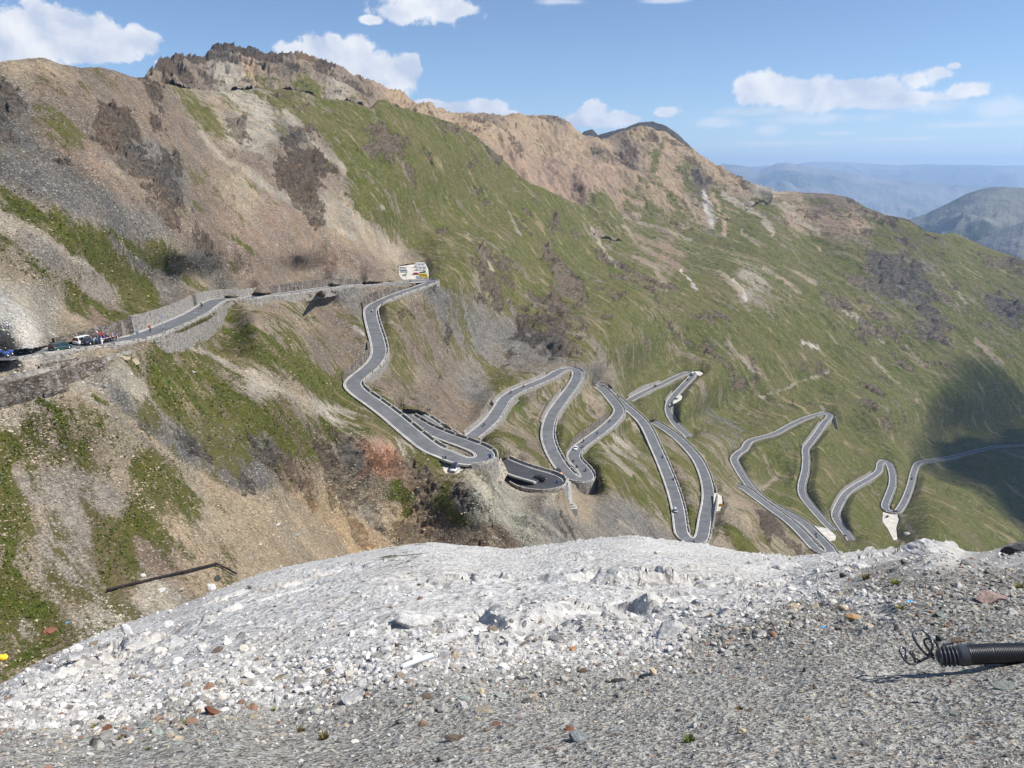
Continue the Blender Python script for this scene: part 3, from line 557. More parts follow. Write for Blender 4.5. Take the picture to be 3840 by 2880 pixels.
# ------------------------------------------------------------------ ground material
def ground_material(name):
    t=NT(name); P=t.pos()
    zt=t.attr('tint').outputs['Color']; cv=t.sep(t.attr('cover').outputs['Color'])   # R grass, G rock, B brightness of grass
    far=t.attr('coarse').outputs['Fac']                                             # 0 fine grained, 1 coarse ground
    fl=t.mapping(P,rot=(0,0,math.atan2(.6,.8)))
    st=t.mapping(fl,scale=(.30,1,.55))
    n1=t.noise(st,.055,7,.66); n2=t.noise(st,.42,6,.65); n3=t.noise(P,.14,8,.66); nf=t.noise(P,2.2,4,.65)
    va=t.sep(t.vor(P,4.2,'F1','Color')); vb=t.sep(t.vor(P,2.1,'F1','Color')); vc=t.sep(t.vor(P,.75,'F1','Color'))
    def blend(i): 
        f1=t.mr(far,0.05,.45,0,1,False); f2=t.mr(far,.5,1.,0,1,False)
        m=t.n('ShaderNodeMix',data_type='FLOAT'); t.l(f1,m.inputs[0]); t.l(va[i],m.inputs[2]); t.l(vb[i],m.inputs[3])
        m2=t.n('ShaderNodeMix',data_type='FLOAT'); t.l(f2,m2.inputs[0]); t.l(m.outputs[0],m2.inputs[2]); t.l(vc[i],m2.inputs[3]); return m2.outputs[0]
    # where 0.5 mixes are flat, stones still come from the two crisp sets
    s0,s1,s2=vb[0],vb[1],vb[2]
    scv=t.mr(n1,.3,.7,.72,1.26); scv2=t.mr(n3,.3,.7,.80,1.18); spk=t.math('MULTIPLY',t.mr(va[0],0,1,.78,1.2,False),t.mr(vb[0],0,1,.84,1.15,False))
    comb=t.n('ShaderNodeCombineColor'); val=t.math('MULTIPLY',t.math('MULTIPLY',scv,scv2),spk)
    for i in range(3): t.l(val,comb.inputs[i])
    sc=t.mix(1.,zt,comb.outputs[0],'MULTIPLY')
    sc=t.mix(t.mr(t.noise(st,.11,4),.35,.7,0,.5),sc,t.mix(1.,sc,(1.16,.98,.82),'MULTIPLY'))
    nfar=t.math('SUBTRACT',1.,far)
    dens=t.mr(t.noise(P,.09,4),.35,.65,.35,1)
    def stones(c,v,a,b,f,colr): return t.mix(t.math('MULTIPLY',t.mr(v,a,b,0,f),dens),c,colr)
    sc=stones(sc,va[1],.90,.94,.75,(.50,.48,.44)); sc=stones(sc,va[2],.84,.92,.7,(.06,.052,.046))
    sc=t.mix(t.math('MULTIPLY',t.mr(vb[1],.93,.95,0,.6),t.mr(far,.0,.3,.35,1)),sc,(.42,.39,.34)); sc=t.mix(t.math('MULTIPLY',t.mr(vb[2],.88,.93,0,.6),t.mr(far,.0,.3,.4,1)),sc,(.065,.056,.05))
    sc=t.mix(t.math('MULTIPLY',t.mr(vc[1],.95,.97,0,.4),t.mr(far,.6,1,.0,1)),sc,(.38,.35,.30))
    rn=t.noise(t.mapping(P,rot=(.35,.5,.9),scale=(.35,1.,1.5)),.35,9,.72); rn2=t.noise(P,.12,5,.6)
    rk=t.mix(t.mr(rn,.38,.62,0,1),t.mix(.62,zt,(.028,.025,.022)),t.mix(.35,t.mix(1.,zt,(1.12,1.08,1.02),'MULTIPLY'),(.22,.195,.165)))
    rk=t.mix(t.mr(rn2,.45,.65,0,.5),rk,t.mix(1.,rk,(1.25,.95,.78),'MULTIPLY'))
    rockf=t.mr(t.math('ADD',cv[1],t.math('MULTIPLY',t.math('SUBTRACT',t.noise(P,.28,8,.72),.5),3.4)),.38,.62); rockf=t.math('MULTIPLY',rockf,t.mr(cv[1],.02,.2))
    g1=t.mix(t.mr(n3,.3,.7),(.070,.082,.012),(.135,.128,.024)); g1=t.mix(t.mr(n2,.35,.7,0,.65),g1,(.046,.060,.009)); g1=t.mix(t.mr(t.noise(P,.025,4),.4,.65,0,.55),g1,(.125,.105,.042))
    g1=t.mix(t.mr(n1,.52,.64,0,.45),g1,(.15,.13,.06))
    g1=t.mix(t.math('MULTIPLY',cv[2],t.mr(nf,.3,.7,.35,1)),g1,(.088,.125,.014))
    scar=t.noise(t.mapping(fl,scale=(.13,1,.35)),.085,8,.68,.3); g1=t.mix(t.mr(scar,.57,.64,0,.75),g1,t.mix(1.,zt,(1.05,.98,.86),'MULTIPLY'))
    g1=t.mix(t.mr(t.noise(P,.32,6,.7),.58,.66,0,.6),g1,(.10,.085,.055))
    g1=t.mix(t.mr(vb[1],.94,.97,0,.5),g1,(.30,.28,.22)); g1=t.mix(t.math('MULTIPLY',t.mr(vc[1],.94,.97,0,.45),t.mr(far,.5,.9)),g1,(.30,.27,.20))
    gm=t.math('ADD',t.math('MULTIPLY',n1,.50),t.math('MULTIPLY',t.math('ADD',t.math('MULTIPLY',n2,.62),t.math('MULTIPLY',nf,.38)),.50))
    gf=t.mr(t.math('ADD',cv[0],t.math('MULTIPLY',t.math('SUBTRACT',gm,.5),5.2)),.36,.66); gf=t.math('MULTIPLY',gf,t.mr(cv[0],.0,.08))
    col=t.mix(gf,sc,g1)
    col=t.mix(rockf,col,rk)
    h=t.math('ADD',t.math('MULTIPLY',t.vor(P,4.2),t.math('MULTIPLY',nfar,.22)),t.math('ADD',t.math('MULTIPLY',t.vor(P,2.1),.24),t.math('MULTIPLY',t.noise(P,.55,9,.70),1.5)))
    rbig=t.noise(t.mapping(P,rot=(.35,.5,.9),scale=(.5,1.,1.6)),.10,9,.72); hr=t.math('MULTIPLY',t.math('ADD',rn,t.math('MULTIPLY',rbig,t.mr(far,.2,1.,.6,4.5))),t.math('MULTIPLY',t.math('ADD',rockf,.12),2.8)); hg=t.math('MULTIPLY',nf,t.math('MULTIPLY',gf,.35))
    h=t.math('ADD',t.math('ADD',h,hr),hg)
    nb=t.bump(h,.85,1.0)
    return t.bsdf(col,.95,normal=nb,spec=.15)
M_GROUND=ground_material('ground_cover')
def build_layer(name,f,Stop,us,bot,vstep,ZPt,strokes,label,back,mountain=False,region=None):
    tops=np.interp(us,[p[0]*K for p in Stop],[p[1]*K for p in Stop])
    tops=tops+2.2*fbm(us/38.,us*0,us*0+3.3,5,gain=.6)*K*np.interp(us,[0,500,1300,2000,3840],[.8,1.8,1.3,1.3,1.1])
    vmin=tops.min(); V0=np.arange(vmin-2*vstep,bot.max()+vstep,vstep)[::-1]   # rows bottom -> top
    nr=len(V0); nc=len(us)
    U=np.repeat(us[None,:],nr,0); V=np.repeat(V0[:,None],nc,1)
    above=V<tops[None,:]; below=V>bot[None,:]+vstep
    first=above&np.vstack([np.zeros((1,nc),bool),~above[:-1]])
    V=np.where(first,tops[None,:],V); valid=(~above|first)&(~below)
    w=f(np.clip(U,GU[0],GU[-1]),V)
    rd=sample(road_w,U,V,True); w=np.where(rd>0,np.minimum(w,rd*0.9962),w)
    D=1/np.maximum(w,1e-5); dx,dy,dz=ray(U,V); X=dx*D;Y=dy*D;Z=dz*D
    near=smooth(1,9,sample(road_dist,U,V)); 
    wx=fbm(X/60,Y/60,Z/60,3);wy=fbm(X/60+9,Y/60,Z/60,3)
    wx=wx+.5*fbm(X/14,Y/14,Z/14,3); wy=wy+.5*fbm(X/14+5,Y/14,Z/14,3)
    zo,br=zone_eval(ZPt,U/K,V/K,strokes,(wx,wy)); zo=zo.reshape(nr,nc,5); br=br.reshape(nr,nc)
    rock=zo[...,4]
    # relief: gullies down the fall line, outcrops, small roughness; all in metres in world space
    R=np.hypot(X,Y); sc=np.clip(R/420.,.22,1.9)
    fl=(X*FALL[0]+Y*FALL[1]); sk=(X*STRK[0]+Y*STRK[1])
    if mountain: fl=(X*.35-Y*.94); sk=(X*.94+Y*.35)
    gul=ridged(sk/34./np.clip(sc,.6,2)+wx*.4,fl/170.,Z*0,4)*3.4*sc+ridged(sk/11.+wx,fl/60.,Z*0+5,3)*1.0*sc
    sm=fbm(X/9.,Y/9.,Z/9.,5,gain=.6)*1.5*np.clip(sc,.3,1.2)
    bl,_=blocks((X*.7+Z*.6)/7./sc,Y/7./sc,(Z*.8-X*.5)/4./sc); bl2,_=blocks((X*.7+Z*.6)/2.6/sc,Y/2.6/sc,(Z*.8-X*.5)/1.5/sc,9)
    crag=(bl*3.6+bl2*1.5)*sc
    zz=Z/30.; cs=np.clip(sc,.5,1.9)
    nrk=fbm(sk/(17*cs)+wx*.6,fl/(34*cs)+wy*.6,zz,7,gain=.66)+.35*fbm(X/110,Y/110,Z/110,2)
    nrk=(nrk-nrk.mean())/nrk.std(); th=np.interp(rock,[0,.03,.1,.2,.35,.5,.7,.9,1.],[4.,2.5,1.8,1.3,.9,.5,.1,-.5,-1.5])
    rk=smooth(0,.55,nrk-th); rk=rk*(rock>.02); rock=rk
    disp=(gul*(1-.4*rk)*(.95 if not mountain else 2.4)+sm*1.4+(crag*1.15+1.5*sc)*rk)*near
    edge_=smooth(0,14,(V-tops[None,:])/K)   # keep the traced skyline, let detail act
    disp=disp*(0.25+.75*edge_)
    dirx,diry,dirz=(.30,-.30,.9)
    X=X+dirx*disp;Y=Y+diry*disp;Z=Z+dirz*disp
    # back slopes behind the skyline
    verts=[np.stack([X,Y,Z],-1)]; 
    idx=np.arange(nr*nc).reshape(nr,nc)
    q=np.stack([idx[:-1,:-1],idx[:-1,1:],idx[1:,1:],idx[1:,:-1]],-1); vq=valid[:-1,:-1]&valid[:-1,1:]&valid[1:,1:]&valid[1:,:-1]
    q1=q[vq]
    top_i=np.argmax(first,axis=0); cols=np.arange(nc)
    tx,ty,tz=X[top_i,cols],Y[top_i,cols],Z[top_i,cols]; rr=np.hypot(tx,ty)
    nb=7; bx=[];
    for i in range(1,nb+1):
        d=back*(i/nb)**1.4; n=fbm(tx/40+i,ty/40,tz*0+i,3)*d*.12
        bx.append(np.stack([tx*(1+d/rr),ty*(1+d/rr),tz-d*(.12+.5*(i/nb))+n],-1))
    base=nr*nc; allv=np.concatenate([verts[0].reshape(-1,3)]+bx)
    strip=[top_i*nc+cols]+[base+i*nc+cols for i in range(nb)]
    gap=np.abs(np.diff(tops))<60
    qs=[np.stack([a[:-1][gap],a[1:][gap],b[1:][gap],b[:-1][gap]],-1) for a,b in zip(strip[:-1],strip[1:])]
    allq=np.concatenate([q1]+qs)
    tint=np.concatenate([zo[...,:3].reshape(-1,3)]+[zo[top_i,cols,:3]]*nb); cover=np.stack([np.clip(zo[...,3],0,1.1),rock,br],-1); cov=np.concatenate([cover.reshape(-1,3)]+[cover[top_i,cols]]*nb)
    used=np.zeros(len(allv),bool); used[allq.ravel()]=True; rem=np.cumsum(used)-1
    crs=np.concatenate([smooth(90,520,R).ravel()]+[smooth(90,520,R)[top_i,cols]]*nb)
    o=mesh_np(name,allv[used],rem[allq],mat=M_GROUND,attrs={'tint':tint[used],'cover':cov[used],'coarse':crs[used]})
    tag(o,label,kind='structure'); 
    return o,(X,Y,Z,U,V,valid,zo)
BOTA=lambda us: np.interp(us,[p[0]*K for p in S1P],[p[1]*K for p in S1P])+ np.interp(us,[0,700,3840],[260,140,110])
usA=np.linspace(-330,4120,int(1600*QL))
hillA,GA=build_layer('hillside',FA,S2P,usA,BOTA(usA),2.6/QL,ZP,STK,'grassy and stony mountainside carrying the hairpin road',160)
usB=np.linspace(430,1660*K,int(880*QL))
hillB,GB=build_layer('mountain_ridge',FB,S3P,usB,np.interp(usB,[p[0]*K for p in S2P],[p[1]*K for p in S2P])+np.interp(usB,[2050,2180,2750,2850],[45,130,130,60]),2.6/QL,ZBP,[s for s in STK if s[3][0][0]>1200 and s[3][0][1]<500],'brown rocky mountain ridge behind the grassy spur',500,True)
# dark serrated peak far behind the brown one
def ridge_mesh(name,pts,r0,col,label,foot=900,grow=1.0,rough=1.0,seed=0,ns=260,down=.55,step=None,mat=None,forward=True):
    us=np.linspace(pts[0][0]*K,pts[-1][0]*K,ns); top=np.interp(us,[p[0]*K for p in pts],[p[1]*K for p in pts]); r=np.interp(us,[p[0]*K for p in pts],[p[2] if len(p)>2 else r0 for p in pts])
    top=top+fbm(us/30.+seed,us*0,us*0,5,gain=.6)*4*rough
    D=depth_from_r(us,top,r); dx,dy,dz=ray(us,top); X=dx*D;Y=dy*D;Z=dz*D; hr=np.hypot(X,Y)
    rows=[]; nrow=90
    for i in range(-12,nrow):
        d=foot*(i/(nrow-1.)) if i>=0 else foot*(i/24.)
        k=1-d/hr
        x=X*k;y=Y*k; ad=abs(d)
        amp=min(ad,foot*.35)*.34
        n=ridged(x/(foot*.32)+seed,y/(foot*.32),x*0+seed,6,gain=.55)-.15
        z=Z-ad*down*(1+.0*d)+n*amp
        rows.append(np.stack([x,y,z],-1))
    V=np.array(rows); o=mesh_np(name,V.reshape(-1,3),grid_quads(len(rows),ns)[:,::-1],mat=mat or NT(name+'_m').bsdf(col),smooth_sh=True)
    return tag(o,label,kind='structure')
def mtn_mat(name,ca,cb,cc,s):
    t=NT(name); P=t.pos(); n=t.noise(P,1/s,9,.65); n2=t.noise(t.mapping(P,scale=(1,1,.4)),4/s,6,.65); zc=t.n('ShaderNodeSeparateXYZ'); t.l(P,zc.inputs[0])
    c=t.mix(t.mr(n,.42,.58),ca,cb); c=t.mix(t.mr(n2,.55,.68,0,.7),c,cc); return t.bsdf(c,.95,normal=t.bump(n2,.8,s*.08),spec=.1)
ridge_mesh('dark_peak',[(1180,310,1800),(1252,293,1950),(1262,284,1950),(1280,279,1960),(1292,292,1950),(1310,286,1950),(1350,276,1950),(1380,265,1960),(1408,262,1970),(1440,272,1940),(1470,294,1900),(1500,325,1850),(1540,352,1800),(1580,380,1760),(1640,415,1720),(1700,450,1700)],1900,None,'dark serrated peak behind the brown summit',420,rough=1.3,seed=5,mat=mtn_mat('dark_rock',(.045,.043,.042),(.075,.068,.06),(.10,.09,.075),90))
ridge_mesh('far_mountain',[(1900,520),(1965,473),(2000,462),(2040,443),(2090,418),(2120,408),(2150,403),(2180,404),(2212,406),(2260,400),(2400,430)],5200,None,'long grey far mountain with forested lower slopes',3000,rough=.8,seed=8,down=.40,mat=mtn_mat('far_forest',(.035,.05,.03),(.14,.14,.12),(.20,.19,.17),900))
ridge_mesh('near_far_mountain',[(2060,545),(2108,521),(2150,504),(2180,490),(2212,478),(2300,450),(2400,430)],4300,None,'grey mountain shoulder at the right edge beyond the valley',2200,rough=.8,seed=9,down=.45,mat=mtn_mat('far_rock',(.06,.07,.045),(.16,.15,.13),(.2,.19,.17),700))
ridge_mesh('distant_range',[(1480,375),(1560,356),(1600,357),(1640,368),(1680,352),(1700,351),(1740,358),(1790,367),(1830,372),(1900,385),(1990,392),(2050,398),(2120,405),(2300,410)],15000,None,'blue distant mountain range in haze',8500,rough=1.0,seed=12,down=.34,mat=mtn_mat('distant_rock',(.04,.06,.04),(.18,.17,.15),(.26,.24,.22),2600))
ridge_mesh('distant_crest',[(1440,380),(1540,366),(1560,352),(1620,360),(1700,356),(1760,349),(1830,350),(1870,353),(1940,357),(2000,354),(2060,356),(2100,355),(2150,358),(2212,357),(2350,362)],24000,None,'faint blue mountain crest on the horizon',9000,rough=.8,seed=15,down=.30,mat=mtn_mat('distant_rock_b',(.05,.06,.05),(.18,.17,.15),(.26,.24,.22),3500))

def haze():
    V=[];x0,x1,y0,y1,z0,z1=-14000,24000,-120,27500,-1650,430
    for x in (x0,x1):
        for y in (y0,y1):
            for z in (z0,z1): V.append((x,y,z))
    q=[(0,1,3,2),(4,6,7,5),(0,4,5,1),(2,3,7,6),(0,2,6,4),(1,5,7,3)]
    t=NT('air'); v=t.n('ShaderNodeVolumePrincipled'); v.inputs['Color'].default_value=(.50,.70,1,1); v.inputs['Density'].default_value=7.5e-5; v.inputs['Anisotropy'].default_value=.25
    t.l(v.outputs[0],t.out.inputs['Volume'])
    o=mesh_np('haze',np.array(V,float),np.array(q),mat=t.m,smooth_sh=False); tag(o,'pale blue haze filling the valley air','haze',kind='stuff')
haze()
# ------------------------------------------------------------------ foreground: white rock mound and gravel shoulder
CF=[(-250,1620,11),(0,1492,14.5),(130,1415,17),(200,1382,18.5),(450,1285,25),(600,1232,29),(700,1212,31),(930,1172,35),(1100,1186,34),(1370,1159,37),(1540,1182,36),(1700,1200,33),(1850,1190,29),(1950,1184,23),(2030,1170,18),(2090,1194,17),(2160,1184,19),(2212,1165,21),(2400,1120,22),
 (-250,1700,6),(0,1659,3.6),(500,1659,3.0),(1106,1659,2.75),(1700,1659,2.6),(2212,1659,2.6),(2400,1659,2.6),(1106,1800,2.0),(0,1800,2.5),(2212,1800,1.9),(-250,1850,3),(2400,1800,1.9),
 (0,1580,5.6),(300,1540,6.3),(600,1560,4.9),(1106,1500,4.5),(1106,1400,6.8),(1106,1300,11),(1106,1235,17.5),(700,1400,8.5),(700,1300,14),(500,1400,10.5),(300,1450,11),(150,1500,10),(1400,1300,10.5),(1400,1230,17),(1400,1400,6.2),(1500,1360,7.2),
 (1600,1300,10),(1700,1260,14),(1600,1240,17),(1700,1350,6.3),(1550,1430,5.1),(1800,1500,3.9),(1850,1290,8),(1850,1240,12.5),(1950,1300,6.6),(2000,1225,10.5),(2100,1260,8),(2212,1240,9),(2212,1350,5.5),(2100,1400,4.9),(2212,1440,4.3),(2100,1550,3.4),(1700,1400,5.2),(2000,1400,5.0)]
FFp=ctrl_points(CF,5e-6); FFp[:,2]*=1.
FF=tps_eval(tps_fit(np.stack([FFp[:,0],FFp[:,1],FFp[:,2]/30,FFp[:,3]],1)))
def fgD(U,V): return 1/np.maximum(FF(U,V)*30,1e-3)
ZF='''100 1450 white 0 0;60 1480 white 0 0;300 1360 white .12 0;450 1300 white .2 0;400 1340 white .15 0;600 1250 white .15 0;800 1200 white .2 0;860 1200 white .45 0;900 1210 white .4 0;1000 1210 white .25 0;1200 1200 white .08 0;1400 1180 white .02 0;1500 1200 white 0 0;1700 1220 white .0 0;1700 1280 white 0 0;1600 1330 white 0 0;1500 1300 white 0 0;1300 1270 white .04 0;1100 1260 white .05 0;900 1300 white .02 0;700 1300 white .03 0;600 1400 white .03 0;300 1450 white .04 0;200 1520 white .02 0;100 1560 white 0 0;600 1480 white .03 0;800 1450 white .02 0;1000 1420 white 0 0;1200 1400 white 0 0;1350 1380 white 0 0;1450 1360 white 0 0;1480 1330 white 0 0
40 1600 fgrey .1 0;200 1600 fgrey .12 0;420 1580 fgrey .18 0;600 1590 fgrey .22 0;100 1640 fgrey .05 0;800 1560 fgrey .0 0;700 1640 fgrey .12 0;1000 1500 fmix 0 0;1200 1450 fmix 0 0;1400 1430 fmix 0 0;1550 1400 fgrey 0 0;1000 1560 fgrey 0 0;1200 1500 fgrey 0 0;1400 1500 fgrey 0 0;1200 1600 fgrey 0 0;1500 1600 fgrey .01 0;1800 1600 fgrey 0 0;2100 1600 fgrey 0 0;1700 1500 fgrey 0 0;2000 1500 fgrey 0 0;2200 1500 fgrey 0 0;1700 1420 fgrey 0 0;1900 1420 fgrey 0 0
1600 1370 fbrown .05 0;1700 1340 fbrown .03 0;1800 1330 fbrown .03 0;1850 1280 fbrown .2 0;1900 1240 fbrown .2 0;1950 1260 fbrown .3 0;1980 1310 fbrown .2 0;2050 1260 fbrown .12 0;2150 1260 fbrown .15 0;2100 1340 fbrown .05 0;2200 1330 fgrey 0 0;1820 1220 white .03 0;1900 1200 white 0 0;2000 1190 white 0 0;2040 1200 white 0 0;2100 1210 fmix 0 0;2190 1200 white 0 0;2212 1180 dark 0 .8;1870 1300 white 0 0;1780 1270 white 0 0'''
TN.update({'fgrey':(.315,.298,.262),'fbrown':(.20,.18,.15),'fmix':(.37,.355,.32)}); TN['white']=(.58,.57,.545)
ZFP=[]
for seg in ZF.replace('\n',';').split(';'):
    a=seg.split(); ZFP.append((float(a[0]),float(a[1]))+TN[a[2]]+(float(a[3]),float(a[4])))
ZFP=np.array(ZFP)
def fg_surface(U,V):
    D=fgD(U,V); dx,dy,dz=ray(U,V); X=dx*D;Y=dy*D;Z=dz*D; R=np.hypot(X,Y)
    zo,br=zone_eval(ZFP,U/K,V/K,[],(fbm(X/1.5,Y/1.5,Z,5,gain=.65),fbm(X/1.5+7,Y/1.5,Z,5,gain=.65)),(0,.35,1.),-1.7,26)
    zo=zo.reshape(U.shape+(5,)); wh=smooth(.30,.50,zo[...,0])
    s=np.clip(R/9,.25,3.2)
    bl,_=blocks((X*.8+Y*.3)/1.5,Y/2.2-X*.1,Z/1.0,21); bl2,_=blocks((X+.4*Y)/.42,Y/.55,Z/.4,23)
    out=smooth(.12,.45,fbm(X/4.,Y/4.,Z/4+2,3)+.12)     # where solid rock breaks through
    big=fbm(X/5.5,Y/5.5,X*0,3)*.42
    d=wh*(big*.9+out*(bl*.34+bl2*.10)*np.clip(s,.5,1.6))+fbm(X/.9,Y/.9,Z,4)*.085*s**.5+(1-wh)*(fbm(X/.35,Y/.35,Z,4)*.035)+wh*ridged((X*.5+Y*.86)/.8,(X*.86-Y*.5)/2.6,Z,4)*.05*s
    d+=fbm(X/.12,Y/.12,Z*4,3)*.010
    return X,Y,Z,d,zo,br,wh
def fg_material():
    t=NT('rock_and_gravel'); P=t.pos(); zt=t.attr('tint').outputs['Color']; cv=t.sep(t.attr('cover').outputs['Color']); wh=t.attr('coarse').outputs['Fac']
    a=t.sep(t.vor(P,62,'F1','Color')); ad=t.vor(P,62); b=t.sep(t.vor(P,24,'F1','Color')); bd=t.vor(P,24); c=t.sep(t.vor(P,7,'F1','Color')); cd=t.vor(P,7)
    n=t.noise(P,1.3,9,.7); n2=t.noise(P,6,7,.7); n3=t.noise(P,.35,5,.6)
    v=t.math('MULTIPLY',t.mr(a[0],0,1,.74,1.25,False),t.mr(b[0],0,1,.80,1.2,False))
    wv=t.math('MULTIPLY',t.mr(n2,.3,.7,.78,1.12),t.mr(b[0],0,1,.90,1.08,False))
    m=t.n('ShaderNodeMix',data_type='FLOAT'); t.l(wh,m.inputs[0]); t.l(v,m.inputs[2]); t.l(wv,m.inputs[3])
    vv=t.math('MULTIPLY',m.outputs[0],t.mr(n,.3,.7,.86,1.12)); comb=t.n('ShaderNodeCombineColor')
    for i in range(3): t.l(vv,comb.inputs[i])
    col=t.mix(1.,zt,comb.outputs[0],'MULTIPLY')
    gate=t.math('SUBTRACT',1.,t.math('MULTIPLY',wh,.85))
    col=t.mix(t.math('MULTIPLY',t.mr(b[1],.80,.84,0,.7),gate),col,(.42,.42,.40)); col=t.mix(t.math('MULTIPLY',t.mr(b[2],.93,.95,0,.7),gate),col,(.19,.13,.09)); col=t.mix(t.math('MULTIPLY',t.mr(a[1],.78,.84,0,.8),gate),col,(.045,.045,.045)); col=t.mix(t.math('MULTIPLY',t.mr(a[2],.84,.88,0,.7),gate),col,(.50,.48,.43))
    col=t.mix(t.math('MULTIPLY',wh,t.mr(t.noise(t.mapping(P,rot=(0,0,.6),scale=(.5,1.6,1)),2.2,8,.75),.58,.72,0,.5)),col,(.26,.25,.235))
    col=t.mix(t.math('MULTIPLY',wh,t.mr(n3,.45,.65,0,.45)),col,(.46,.42,.36)); col=t.mix(t.math('MULTIPLY',wh,t.mr(c[1],.90,.93,0,.5)),col,(.16,.15,.14))
    gf=t.mr(t.math('ADD',cv[0],t.math('MULTIPLY',t.math('SUBTRACT',t.noise(P,.8,8,.68),.5),2.0)),.50,.58); gf=t.math('MULTIPLY',gf,t.mr(cv[0],0,.06))
    moss=t.mix(t.mr(n2,.35,.65),(.06,.055,.02),(.14,.12,.045)); col=t.mix(gf,col,moss)
    dk=t.mix(t.mr(n2,.3,.7),(.05,.045,.04),(.16,.15,.14)); col=t.mix(cv[1],col,dk)
    h=t.math('ADD',t.math('MULTIPLY',t.math('ADD',t.math('MULTIPLY',ad,.010),t.math('MULTIPLY',bd,.028)),gate),t.math('ADD',t.math('MULTIPLY',n2,.045),t.math('ADD',t.math('MULTIPLY',n,.12),t.math('MULTIPLY',t.math('MULTIPLY',cd,wh),.05))))
    return t.bsdf(col,.85,normal=t.bump(h,.95,1.0),spec=.25)
M_FG=fg_material()
def build_fg():
    us=np.linspace(-260,4100,int(1250*QL)); nc=len(us)
    top=np.interp(us,[p[0]*K for p in S1P],[p[1]*K for p in S1P])+fbm(us/26.,us*0,us*0+8,5,gain=.6)*9+np.abs(fbm(us/90.,us*0,us*0+3,3))*np.interp(us,[0,3000,3400,3600,3840],[4,8,22,30,26])-3
    nr=int(820*QL); t=np.linspace(0,1,nr)[:,None]; bot=3080.; V=bot*(1-t)+top[None,:]*t; U=np.repeat(us[None,:],nr,0)
    X,Y,Z,d,zo,br,wh=fg_surface(U,V)
    # keep bumps from pushing the skyline much
    Z=Z+d*(.35+.65*smooth(0,1,(1-t)*6)); 
    back=[]; tx,ty,tz=X[-1],Y[-1],Z[-1]; rr=np.hypot(tx,ty)
    for i in range(1,9):
        q=16*(i/8.)**1.3; back.append(np.stack([tx*(1+q/rr),ty*(1+q/rr),tz-q*(.45+.75*i/8.)+fbm(tx/4+i,ty/4,tz,2)*q*.08],-1))
    G=np.concatenate([np.stack([X,Y,Z],-1)]+[b[None] for b in back]); nr2=nr+8
    ext=lambda a: np.concatenate([a]+[a[-1:]]*8)
    cover=np.stack([zo[...,3],zo[...,4],br.reshape(U.shape)],-1)
    o=mesh_np('ground',G.reshape(-1,3),grid_quads(nr2,nc),mat=M_FG,attrs={'tint':ext(zo[...,:3]).reshape(-1,3),'cover':ext(cover).reshape(-1,3),'coarse':ext(wh).ravel()})
    tag(o,'white rock mound and grey gravel shoulder in front',kind='structure'); return o
FG=build_fg()
# ---- loose stones: templates then one merged mesh
def ico(sub):
    bm=bmesh.new(); bmesh.ops.create_icosphere(bm,subdivisions=sub,radius=1.0); v=np.array([x.co[:] for x in bm.verts]); f=np.array([[q.index for q in x.verts] for x in bm.faces]); bm.free(); return v,f
IC1,IC2,IC3=ico(1),ico(2),ico(3)
def stone_shape(ic,seed,flat=.55,long=1.0,facet=6,rough=.16):
    rs=np.random.RandomState(seed); v=ic[0].copy()
    for _ in range(facet):                      # shear off flat faces
        n=rs.normal(size=3); n/=np.linalg.norm(n); h=rs.uniform(.45,.8); s=v@n; m=s>h; v[m]-=np.outer(s[m]-h,n)
    nn=fbm(v[:,0]*1.6+seed,v[:,1]*1.6,v[:,2]*1.6,4)[:,None]; v=v*(1+rough*nn*2)
    v*=np.array([long,1/long**.5,flat]); return v/np.abs(v[:,:2]).max()
STPL=[stone_shape(IC1,i,flat=RNG.uniform(.3,.8),long=RNG.uniform(1,1.5),facet=3,rough=.3) for i in range(16)]
STPL2=[stone_shape(IC2,40+i,flat=RNG.uniform(.35,.8),long=RNG.uniform(1,1.5),facet=7,rough=.18) for i in range(12)]
def stone_mat():
    t=NT('stone'); P=t.pos(); c=t.attr('tint').outputs['Color']; n=t.noise(P,14,7,.7); n2=t.noise(P,60,4,.6)
    cc=t.mix(t.mr(n,.3,.7,.0,1),t.mix(1.,c,(.68,.68,.70),'MULTIPLY'),t.mix(1.,c,(1.18,1.15,1.1),'MULTIPLY'))
    return t.bsdf(cc,.8,normal=t.bump(t.math('ADD',n,t.math('MULTIPLY',n2,.3)),.7,.03),spec=.3)
M_STONE=stone_mat()
def scatter(U,V,size_px,tpl,ic,surf,colfn,sink=.25,smin=None):
    n=len(U); X,Y,Z,D,aux=surf(U,V); S=size_px*D/FPX*.5
    T=ic[1]; nv=len(ic[0]); k=RNG.randint(0,len(tpl),n); base=np.array(tpl)[k]
    a=RNG.uniform(0,2*np.pi,n); tl=RNG.normal(0,.25,(n,2)); ca,sa=np.cos(a),np.sin(a)
    x=base[...,0]*ca[:,None]-base[...,1]*sa[:,None]; y=base[...,0]*sa[:,None]+base[...,1]*ca[:,None]; z=base[...,2]+x*tl[:,:1]+y*tl[:,1:]
    P=np.stack([x,y,z],-1)*S[:,None,None]; P+=np.stack([X,Y,Z+S*.35*(1-sink*2)],-1)[:,None,:]
    F=(T[None]+(np.arange(n)*nv)[:,None,None]).reshape(-1,3); C=colfn(U,V,n,aux); C=np.repeat(C[:,None,:],nv,1).reshape(-1,3)
    return P.reshape(-1,3),F,C
def fg_surf(U,V):
    X,Y,Z,d,zo,br,wh=fg_surface(U,V); return X,Y,Z+d,fgD(U,V),(zo,wh)
PALG=np.array([(.24,.235,.22),(.16,.158,.15),(.32,.31,.28),(.17,.11,.08),(.25,.15,.10),(.10,.095,.09),(.42,.41,.39),(.26,.27,.24),(.33,.28,.20),(.19,.22,.20)])
